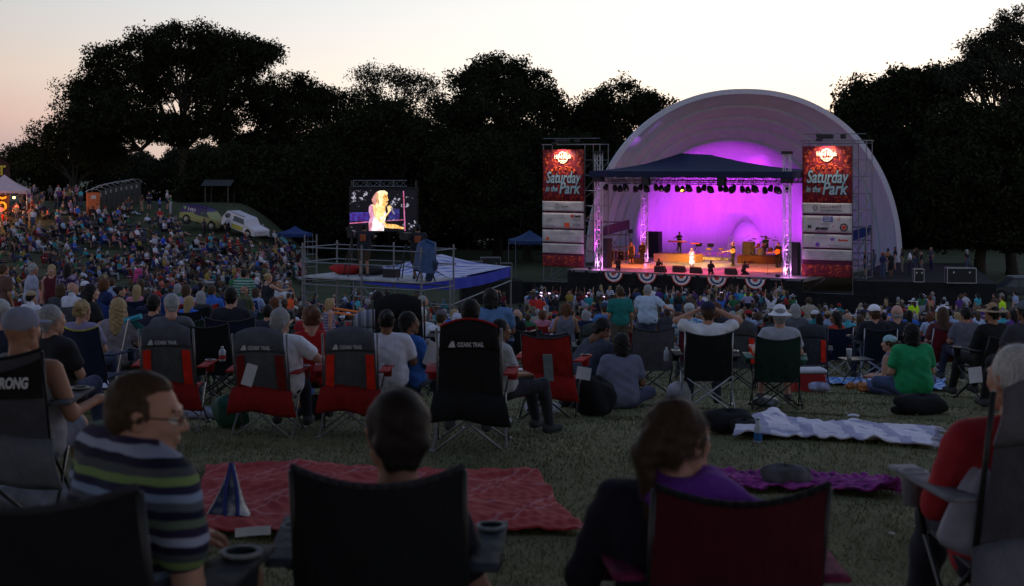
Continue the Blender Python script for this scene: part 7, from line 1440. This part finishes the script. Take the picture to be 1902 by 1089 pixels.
# ---------------------------------------------------------------- performers and crew
def stageman(px, py, rz, label, z=0, t=0, s=0, **k): return person(on(px, py) + TV * t + SV * s + Vector((0, 0, z)), SANG + R(rz), label, h=k.pop('h', .022), **k)
BK = ('tee', (.015, .012, .015)); BKL = ('long', (.012, .01, .012))
rs, js = stageman(1285, 503, 172, 'blond singer in a short white dress holding a microphone at the front of the stage', pose='stand', arms=('fold', 'mic'), hair=('long', 'blond'), skin='fair', top=('tank', (.85, .82, .75)), bottom=('long', (.48, .27, .19)), turn=0, sc=.97, shoe=(.5, .3, .2))
V, Q, T = sdf_np([cap((0, 0, 1.06), (0, 0, .95), .115, .15, k=.05), cap((0, 0, .95), (0, 0, .62), .15, .225, k=.05)], .02, (.012, 24, 1)); link(bpy.data.objects.new('dress', Geo().add(V, Q, T * 0).mesh('dress', [cloth_m('white_dress', (.85, .82, .75))])), rs)
b = MB(); mp = js['ha'][1]; b.tube(mp + Vector((0, 0, -.06)), mp + Vector((-.01, .01, .14)), .018, .026, 8); b.build('microphone', DARKM, rs)
stageman(1173, 491, 185, 'backing singer in a sleeveless black dress nearer the stage side', pose='stand', arms='down', hair=('long', 'brown'), skin='tan', top=('tank', (.015, .012, .015)), bottom=('dress', (.015, .012, .015)))
stageman(1193, 490, 180, 'backing singer in a loose black top at a microphone stand', pose='stand', arms=('fold', 'down'), hair=('long', 'auburn'), skin='fair', top=BKL, bottom=('long', (.01, .01, .012)), w=1.15, fat=1.3)
stageman(1252, 487, 178, 'keyboard player in black standing on the orange riser', z=.62, t=1.1, pose='stand', arms='reach', hair=('short', 'brown'), skin='fair', top=BK, bottom=('long', (.02, .02, .025)))
stageman(1362, 494, 130, 'guitarist in a pale hat and dark waistcoat beside the drum riser', pose='stand', arms='guitar', hair=('short', 'brown'), skin='tan', top=BK, bottom=('long', (.02, .02, .02)), hat=('straw', (.4, .25, .1)), sc=1.05)
stageman(1408, 490, 175, 'drummer in a wide dark hat behind the cymbals', z=.62, t=1.9, pose='bench', arms='reach', hair=('short', 'black'), skin='brown', top=BK, bottom=('long', (.02, .02, .02)), hat=('straw', (.03, .025, .02)), sc=1.1)
stageman(1446, 497, 160, 'bearded player in black with an orange guitar by the front tower', pose='stand', arms='guitar', hair=('short', 'brown'), skin='fair', top=BKL, bottom=('long', (.01, .01, .012)), sc=1.1, w=1.1, fat=1.2)
def guitar(c, rz, label, col, tilt=.15):
    r = empty('guitar', c, rz, label, 'guitar'); b = MB(); q = Matrix.Rotation(tilt, 3, 'Y')
    pts = [(.26 * math.cos(t) * (1 - .22 * math.cos(2 * t)), .17 * math.sin(t) * (1 - .18 * math.sin(t * 2 + .6))) for t in [k * .3142 for k in range(20)]]
    b.prism(pts, -.03, .03, lambda v: q @ v); b.build('body', M(col[0], col[1], .3), r); b = MB(); b.box(q @ Vector((.52, 0, .02)), (.6, .03, .05), rot=q); b.box(q @ Vector((.85, 0, .03)), (.14, .03, .08), rot=q); b.build('neck', WOODC, r)
guitar(on(1362, 494) + Vector((-.08, -.32, 1.16)), SANG + R(175), 'pale electric guitar held by the player in the hat', ('guitar_tan', (.5, .28, .1))); guitar(on(1446, 497) + Vector((-.15, -.34, 1.2)), SANG + R(190), 'glossy orange guitar held by the bearded player', ('guitar_orange', (.75, .22, .04)))
for px, py, lb, tl in ((1146, 503, 'photographer crouching at the stage edge by the circled F banner tower', 40), (1222, 505, 'photographer crouching against the first wedge monitor', -20), (1319, 510, 'dark haired crew member half hidden at the stage lip', 10), (1382, 511, 'crew member with a camera at the stage lip beneath the drums', -30)):
    person(on(px, py) + TV * .15, SANG + R(tl), lb, 'kneel', 'phone', ('short', 'black'), 'brown', BKL, ('long', (.01, .01, .01)), h=.024, sc=.92)
def oprt(x, y, lb, rz, arms):
    r_, j_ = person(pw(x, y), pang + R(rz), lb, 'stand', arms, ('short', 'black'), 'tan', ('tee', (.02, .02, .028)), ('shorts', (.07, .05, .03)), h=.02, sc=1.05, w=1.2, fat=1.25, hat=('cap', (.02, .02, .025)))
    b = MB(); b.grid(lambda u, v: ((u - .5) * .2, -.175 - .01 * math.sin(v * 3), 1.15 + .22 * v), 3, 4, .006); b.build('back_print', M('orange_print', (.30, .08, .03), .8), r_)
oprt(2.0, .8, 'first camera operator in a dark shirt with an orange patch on the platform', 25, ('reach', 'reach')); oprt(4.1, .95, 'second camera operator in khaki shorts and a dark shirt on the platform', 35, ('reach', 'reach'))
# ---------------------------------------------------------------- the crowd: each person an object of its own, nearest first
TOPS = [('white', (.78, .78, .86)), ('pale blue', (.40, .50, .70)), ('pale grey', (.46, .47, .54)), ('charcoal', (.04, .04, .05)), ('dark grey', (.08, .085, .10)), ('black', (.012, .012, .015)), ('black', (.018, .018, .022)), ('navy', (.015, .02, .06)), ('dark blue', (.03, .05, .14)), ('dark brown', (.05, .035, .025)), ('black', (.012, .012, .015)), ('white', (.62, .62, .72)), ('white', (.55, .56, .66)), ('pale blue', (.30, .38, .58)), ('grey', (.20, .21, .25)), ('charcoal', (.05, .05, .065)), ('black', (.014, .014, .018)), ('black', (.02, .018, .025)), ('navy', (.02, .03, .10)), ('bright blue', (.04, .14, .55)),
        ('teal', (.02, .22, .26)), ('red', (.42, .03, .03)), ('maroon', (.12, .012, .025)), ('pink', (.55, .20, .28)), ('coral', (.55, .16, .13)), ('lilac', (.34, .30, .50)), ('purple', (.10, .04, .22)), ('green', (.03, .14, .06)), ('olive', (.10, .11, .05)), ('beige', (.34, .30, .24)), ('turquoise', (.06, .38, .48)), ('brown', (.10, .06, .04)), ('mustard', (.32, .22, .04))]
BOTS = [('black', (.015, .015, .02)), ('jeans', (.05, .07, .14)), ('khaki', (.22, .19, .13)), ('grey', (.11, .11, .13)), ('white', (.42, .42, .48)), ('navy', (.02, .025, .06))]
HEADS = [('short', None, 'brown'), ('short', None, 'black'), ('short', None, 'grey'), ('long', None, 'blond'), ('long', None, 'brown'), ('long', None, 'black'), ('bob', None, 'brown'), ('bob', None, 'grey'), ('pony', None, 'brown'), ('bun', None, 'black'), ('curly', None, 'auburn'), ('bald', None, 'grey'), ('short', 'cap', 'brown'), ('short', 'cap', 'black'), ('short', 'bucket', 'grey'), ('long', 'straw', 'brown')]
HWORD = {'short': 'short {} hair', 'long': 'long {} hair', 'bob': '{} bobbed hair', 'pony': '{} ponytail', 'bun': '{} bun', 'curly': 'curly {} hair', 'bald': 'bald head'}
HATC = [('white', (.60, .60, .68)), ('black', (.02, .02, .025)), ('red', (.35, .02, .02)), ('navy', (.02, .03, .09)), ('tan', (.34, .25, .15))]
CHC = [('navy', NAVYF), ('black', BLK), ('dark red', (.14, .012, .015)), ('green', GREENF), ('grey', (.09, .09, .11)), ('blue', (.02, .06, .26)), ('red', (.36, .02, .015))]
FOCUS = Vector((12, 104))
cq = random.Random(2024); used_lab = set(); placed = []; occupied = []
for o in list(bpy.data.objects):
    if o.parent is None and o.get('category') in ('chair', 'person', 'bin', 'barrier', 'table'): occupied.append((o.location.x, o.location.y, .42))
def blocked(x, y, d):
    for ax, ay, r in occupied:
        if abs(ax - x) < 1.2 and abs(ay - y) < 1.2 and (ax - x) ** 2 + (ay - y) ** 2 < max(d, r) ** 2: return True
    # the camera platform and the blue tent keep their ground
    for (cx, cy, rx, ry) in ((-4.7, 48.2, 3.2, 2.2), (-3.3, 58.5, 3.2, 4.2), (24, 62, -1, 0)):
        if abs(x - cx) < rx and abs(y - cy) < ry: return True
    return False
def zone(px, Y, py):
    if Y > 112:
        if px < 70: return 'near the pink food tent'
        if px < 150: return 'between the food tent and portable toilets'
        if px < 290: return 'in front of the portable toilets'
        if px < 420: return 'below the purple wrapped SUV'
        return 'downhill of the white SUV'
    if Y > 97: return 'high on the hillside lawn' if px < 160 else ('on the hillside lawn' if px < 330 else 'on the lawn under the two SUVs')
    if px < 562:
        if Y > 78: return 'at the foot of the hillside' if px < 330 else 'on benches behind the slatted wall'
        if Y > 60: return 'by the white bin and path' if px < 330 else 'along the slatted wall'
        if Y > 42: return 'in the dense seats by the path'
        return 'among the dark chairs by the path'
    if px < 830: return 'beneath the camera platform' if Y < 52 else 'beside the blue tarp tent'
    if Y > 74: return 'standing crowd by the circled F banner' if px < 1120 else ('standing crowd before the stage centre' if px < 1330 else ('standing crowd below the drums' if px < 1490 else 'crowd below the blue logo banner'))
    if px < 1150: return 'in the seats beyond the red chair' if Y < 52 else 'on benches toward the circled F banner'
    if px < 1420: return 'in the seats beyond the teal shirt man' if Y < 52 else 'on benches toward the stage centre'
    return 'just past the low wooden rail' if Y < 56 else 'on benches below the side platform'
PW_ = {'sit': 'seated', 'bench': 'seated', 'ground': 'sitting on grass', 'cross': 'sitting cross legged', 'recline': 'reclining', 'stand': 'standing', 'step': 'walking', 'kneel': 'kneeling'}
def add_person(px, Y, pose, face=None, z=None, sc=None, top=None, arms=None):
    p = G(px, Y)
    for _ in range(60):
        tw = top or cq.choice(TOPS); bw = cq.choice(BOTS); hd = cq.choice(HEADS); hc = cq.choice(HATC) if hd[1] else None; shorts = cq.random() < .5
        hw = (f'{hc[0]} ' + {'cap': 'cap', 'bucket': 'sun hat', 'straw': 'wide hat'}[hd[1]]) if hd[1] else HWORD[hd[0]].format(hd[2])
        z_ = zone(px, Y, 0); pw_ = PW_[pose]
        bt = 'jeans' if bw[0] == 'jeans' else bw[0] + (' shorts' if shorts else ' trousers')
        lab = f"person in {tw[0]} top, {bt}, {hw}, {pw_} {z_}"
        if z_.startswith('standing'): lab = f"person in {tw[0]} top, {bt}, {hw}, {z_}"
        if len(lab.replace(',', '').split()) > 16: lab = f"{tw[0]} top, {bt}, {hw}, {pw_} {z_}".replace(' trousers', '')
        if lab not in used_lab and len(lab.split()) <= 16: break
    used_lab.add(lab); d = FOCUS - Vector((p.x, p.y)); f = math.atan2(d.y, d.x) - math.pi / 2 if face is None else face
    arms = arms or {'sit': cq.choice(['lap', 'rest', 'fold']), 'bench': cq.choice(['lap', 'lap', 'chin']), 'ground': cq.choice(['knee', 'back', 'lap']), 'cross': 'lap', 'recline': 'back', 'stand': cq.choice(['down', 'fold', 'hip', 'down']), 'step': 'down', 'kneel': 'lap'}[pose]
    placed.append(dict(px=px, Y=Y, loc=p + Vector((0, 0, z or 0)), pose=pose, arms=arms, top=tw, bot=bw, shorts=shorts, head=hd, hat=hc, lab=lab, rz=f + R(cq.uniform(-22, 22)), sc=sc or cq.uniform(.90, 1.06), skin=cq.choice(['pale', 'fair', 'fair', 'tan', 'brown', 'dark']), turn=cq.choice([-40, 0, 0, 35]), fat=cq.choice([1, 1, 1.25]), seed=cq.randint(1, 2), zn=z_))
    occupied.append((p.x, p.y, .45))
def fill(n, box, poses, dmin=.62, zoff=None, face=None, Yr=None, tries=40, arms=None):
    k = 0; grp = []
    for _ in range(n * tries):
        if k >= n: break
        px = cq.uniform(box[0], box[1])
        if Yr: Y = cq.uniform(*Yr)
        else: Y = gy(px, cq.uniform(box[2], box[3]))
        x = U(px) * Y
        if k and cq.random() < .62:      # friends sit together
            gx_, gy_ = grp[cq.randrange(len(grp))]; a_ = cq.uniform(0, 6.28); d_ = dmin * cq.uniform(1.0, 1.7); x, Y = gx_ + d_ * math.cos(a_), gy_ + d_ * math.sin(a_); px = 951 + F * x / Y
            if not (box[0] - 15 < px < box[1] + 10): continue
        if blocked(x, Y, dmin): continue
        add_person(px, Y, cq.choice(poses), face(px, Y) if face else None, zoff(px, Y) if zoff else None, arms=arms() if arms else None); k += 1; grp.append((x, Y)); grp[:] = grp[-14:]
anyface = lambda px, Y: cq.uniform(-3.1, 3.1)
ARM = lambda: cq.choice(['down', 'fold', 'phone', 'down', 'hip', 'up', 'phone'])
fill(38, (0, 235, 372, 392), ['stand', 'stand', 'step'], .55, None, anyface)
fill(8, (0, 64, 0, 0), ['stand'], .5, None, anyface, Yr=(118, 124))
fill(90, (0, 240, 396, 455), ['ground', 'sit', 'sit', 'cross', 'recline'], .7); fill(6, (150, 330, 384, 400), ['stand'], .7, None, anyface)
fill(22, (240, 330, 395, 455), ['ground', 'sit', 'recline'], .9); fill(10, (330, 560, 432, 470), ['stand', 'sit'], .9)
fill(105, (0, 330, 455, 520), ['ground', 'sit', 'sit', 'cross', 'recline'], .62); fill(95, (320, 560, 462, 520), ['ground', 'sit', 'cross', 'recline', 'sit'], .68)
fill(105, (0, 330, 520, 590), ['sit', 'sit', 'ground'], .58); fill(22, (0, 240, 590, 650), ['sit', 'sit'], .8)
fill(62, (330, 560, 522, 556), ['bench', 'bench', 'sit'], .52); fill(18, (340, 565, 575, 640), ['sit', 'ground'], .8)
fill(36, (560, 830, 565, 640), ['sit', 'bench', 'sit'], .62); fill(16, (585, 830, 0, 0), ['sit', 'stand'], .7, Yr=(62, 76))
fill(110, (850, 1500, 0, 0), ['stand'], .5, Yr=(76, 90), arms=ARM); fill(26, (1500, 1900, 0, 0), ['stand', 'bench'], .7, Yr=(72, 84))
fill(120, (850, 1902, 0, 0), ['bench', 'bench', 'bench', 'sit'], .60, Yr=(50, 74)); fill(60, (840, 1902, 0, 0), ['bench', 'sit'], .66, Yr=(42, 54)); fill(40, (840, 1902, 0, 0), ['sit'], .8, Yr=(30, 42)); fill(75, (840, 1902, 0, 0), ['bench', 'sit', 'sit'], .6, Yr=(38, 56)); fill(50, (850, 1902, 0, 0), ['bench'], .55, Yr=(56, 74)); fill(22, (560, 840, 0, 0), ['sit', 'ground'], .7, Yr=(28, 44)); fill(22, (250, 560, 0, 0), ['sit', 'sit'], .7, Yr=(26, 44))
# backstage people standing on the side platform
for px, top_, lb in ((1608, TOPS[5], 0), (1622, TOPS[4], 0), (1640, TOPS[18], 0), (1650, ('orange tan', (.5, .24, .13)), 0), (1655, TOPS[10], 0), (1663, TOPS[5], 0), (1676, TOPS[6], 0), (1690, TOPS[0], 0), (1703, TOPS[10], 0), (1700, TOPS[5], 0), (1712, TOPS[5], 0), (1730, TOPS[4], 0), (1796, TOPS[5], 0)):
    Y = cq.uniform(97, 104); add_person(px, Y, 'stand', cq.uniform(.6, 2.2), FZ - gz(U(px) * Y, Y), 1.03, top_); placed[-1]['lab'] = f"person in {top_[0]} top, {placed[-1]['head'][2]} hair, {PW_['stand']} on the side platform " + ('by the dome edge' if px < 1645 else 'at its rail' if px < 1680 else 'beyond the people at its rail')
NEON = ('neon yellow', (.55, 1.0, .02))
for px, Y, tp, lb in ((1697, 60, NEON, 'security guard in a neon yellow t-shirt standing past the wooden rail'), (1862, 66, NEON, 'second neon yellow guard near the picture edge, turned aside'), (1390, 82, NEON, 'person in a neon yellow top in the standing crowd below the drums'), (1752, 56, ('white', (.7, .7, .85)), 'man in a white tank top standing beyond the wooden rail'), (1002, 68, ('red', (.55, .03, .02)), 'man in a bright red shirt holding up a phone by the tarp tent'), (1240, 62, ('white', (.6, .6, .68)), 'man in a white t-shirt with a dark print standing behind the teal man'), (1502, 46, ('beige', (.30, .30, .24)), 'person in a beige shirt and sun hat standing by the wooden rail'), (1432, 70, ('white', (.6, .6, .7)), 'person in white raising both arms in front of the stage'), (303, 108, ('bright blue', (.03, .08, .60)), 'person in a royal blue top and white shorts standing on the hillside')):
    add_person(px, Y, 'stand', None, None, 1.05, tp, arms='phone' if 'phone' in lb else ('up' if 'raising' in lb else None)); placed[-1]['lab'] = lb
placed.sort(key=lambda d: d['Y'] + (60 if d['pose'] in ('ground', 'recline', 'cross') and d['Y'] > 100 else 0))
n_ind = 300 - sum(1 for o in bpy.data.objects if o.parent is None and o.get('category') == 'person'and o.name.startswith('person')) 
n_ind = 300 - sum(1 for o in bpy.data.objects if o.parent is None and o.name.startswith('person'))
pm = {'s': skin_m}
def fig_mats(d):
    return [skin_m(d['skin']), cloth_m('t_' + d['top'][0].replace(' ', '_') + '%02d' % int(d['top'][1][2] * 99), d['top'][1]), cloth_m('b_' + d['bot'][0], d['bot'][1]), hair_m(d['head'][2]), cloth_m('h_' + (d['hat'] or HATC[0])[0], (d['hat'] or HATC[0])[1]), cloth_m('shoes', (.06, .06, .065))]
def fig_mesh(d):
    h = .024 if d['Y'] < 48 else (.032 if d['Y'] < 75 else .042)
    hair = d['head'][0]; hat = d['head'][1]
    if d['Y'] > 75: d = dict(d, turn=0 if d['turn'] < 30 else 35, fat=1, seed=1)
    if d['Y'] > 90 and hair in ('bob', 'pony', 'bun'): hair = 'long' if hair == 'bob' else 'short'
    return low_figure('c', d['pose'], d['arms'], hair, hat, h, 'tee', 'shorts' if d['shorts'] else 'long', d['turn'], 1.0, d['fat'], d['seed'])
def chair_low():
    D = chair_meshes('mid'); V = []; Fq = []; T = []; n = 0
    for k, m in D.items():
        if k in ('drape', 'trim', 'ring-1', 'ring1', 'headrest', 'side_panels0', 'side_panels1'): continue
        co = np.empty(len(m.vertices) * 3); m.vertices.foreach_get('co', co); V.append(co.reshape(-1, 3)); t = 0 if k in ('back', 'seat') or k.startswith('arm') or k.startswith('cup') else 1
        for p in m.polygons:
            v = list(p.vertices)
            if len(v) == 4: Fq.append([i + n for i in v]); T.append(t)
        n += len(m.vertices)
    return mesh_np('camp_chair', np.concatenate(V), np.array(Fq), [M('slot'), M('slot2')], T)
CHL = chair_low(); rest = []; cdark = M('chair_frame_dark'); nch = 0
for i, d in enumerate(placed):
    ch = None
    if d['pose'] == 'sit':
        cc = cq.choice(CHC); d['chair'] = cc
    if i < n_ind:
        o = inst(fig_mesh(d), 'person', None, fig_mats(d), d['loc'], d['rz'], d['sc']); tag(o, d['lab'], 'person', 'audience members')
        if d['pose'] == 'sit':
            c = inst(CHL, 'camp_chair', None, [cloth_m('ch_' + cc[0].replace(' ', '_'), cc[1]), cdark], d['loc'], d['rz'], 1.0)
            hw = d['lab'].split(', ')[-2 if len(d['lab'].split(', ')) > 2 else -1]
            lb = f"{cc[0]} chair under {d['lab'].split(', ')[0].replace('person in ', '')}, {hw}, {d['zn']}"
            tag(c, ' '.join(lb.split()[:16]), 'chair', 'folding camp chairs on the lawn')
    else: rest.append(d)
# everyone farther away reads as one mass: a single crowd object
VV = []; QQ = []; TT = []; cm_, ci = [], {}; n = 0
for d in rest:
    items = [(fig_mesh(d), fig_mats(d), d['sc'])] + ([(CHL, [cloth_m('ch_' + d['chair'][0].replace(' ', '_'), d['chair'][1]), cdark], 1.)] if d['pose'] == 'sit' else [])
    for me, ms, s_ in items:
        ix = []
        for m in ms:
            if m.name not in ci: ci[m.name] = len(cm_); cm_.append(m)
            ix.append(ci[m.name])
        co = np.empty(len(me.vertices) * 3, np.float32); me.vertices.foreach_get('co', co); co = co.reshape(-1, 3)
        lp = np.empty(len(me.loops), np.int32); me.loops.foreach_get('vertex_index', lp); mi = np.empty(len(me.polygons), np.int32); me.polygons.foreach_get('material_index', mi)
        rm = np.array(Matrix.Translation(d['loc']) @ Matrix.Rotation(d['rz'], 4, 'Z') @ Matrix.Scale(s_, 4)); VV.append(co @ rm[:3, :3].T + rm[:3, 3]); QQ.append(lp.reshape(-1, 4) + n); TT.append(np.array(ix)[mi]); n += len(co)
if rest:
    cr = mesh_np('crowd', np.concatenate(VV), np.concatenate(QQ), cm_, np.concatenate(TT), True); tag(link(bpy.data.objects.new('crowd', cr)), 'distant crowd covering the hillside and the ground before the stage', 'crowd', kind='stuff')
print('CROWD', len(placed), 'individual', min(n_ind, len(placed)), 'rest', len(rest))
# raised phones with lit screens
PH = M('phone_screen', (.02, .02, .02), .3, emit=(.85, .6, 1), es=2.2, noise=0)
k = 0
for d in placed[:]:
    if d['arms'] == 'phone' and k < 9 and d['Y'] < 92:
        m = Matrix.Translation(d['loc']) @ Matrix.Rotation(d['rz'], 4, 'Z') @ Matrix.Scale(d['sc'], 4); c = m @ Vector((0, .36, 1.66)); r = empty('phone', c, d['rz'], f"lit phone of {d['lab'].split(', ')[0].replace('person in ', 'the ')[:34]} {('near the tarp tent', 'by the circled F banner', 'below the backing singers', 'before the singer', 'behind the first bunting', 'before the drums', 'by the blue logo banner', 'amid the standing crowd', 'behind the standing crowd')[k]}", 'phone', 'raised phones'); k += 1
        b = MB(); b.box((0, .006, 0), (.16, .012, .09)); b.build('case', DARKM, r); b = MB(); b.quad((-.072, -.003, -.038), (.072, -.003, -.038), (.072, -.003, .038), (-.072, -.003, .038)); b.build('screen', PH, r)
# towels and mats spread on the hillside
tq = random.Random(5)
for k, (px, py, c, lb, w) in enumerate(((385, 462, (.25, .38, .42), 'pale green blanket on the grass below the two SUVs', 3.0), (155, 432, (.4, .4, .42), 'small white blanket on the hillside lawn', 1.6), (215, 485, (.22, .32, .42), 'light blue blanket among the hillside chairs', 2.6), (328, 487, (.5, .5, .6), 'white towel beside the royal blue top', 1.6), (280, 498, (.5, .5, .6), 'crumpled white sheet by the pink chair', 2.2), (537, 488, (.35, .18, .30), 'pink blanket at the end of the lawn by the scaffold', 2.6), (545, 462, (.12, .28, .30), 'teal blanket at the foot of the trees', 2.8))):
    Y = gy(px, py, 60); c0 = G(px, Y); r = empty('picnic_blanket', c0, 0, lb, 'blanket', 'blankets on the hillside'); ph = tq.random() * 6
    b = MB(); b.grid(lambda u, v: (lambda x, y: Vector((x, y, gz(c0.x + x, c0.y + y) - c0.z + .06 + .05 * abs(math.sin(x * 3 + ph) * math.sin(y * 2.6)))))((u - .5) * w, (v - .5) * w * .9), 12, 10, .01); b.build('cloth', M('mat_%d' % k, c, .9), r, True)
camp_chair(G(252, 92), R(40), 'hot pink camp chair on the lower hillside', (.75, .10, .32), style='tall', full=False, sc=1.15)
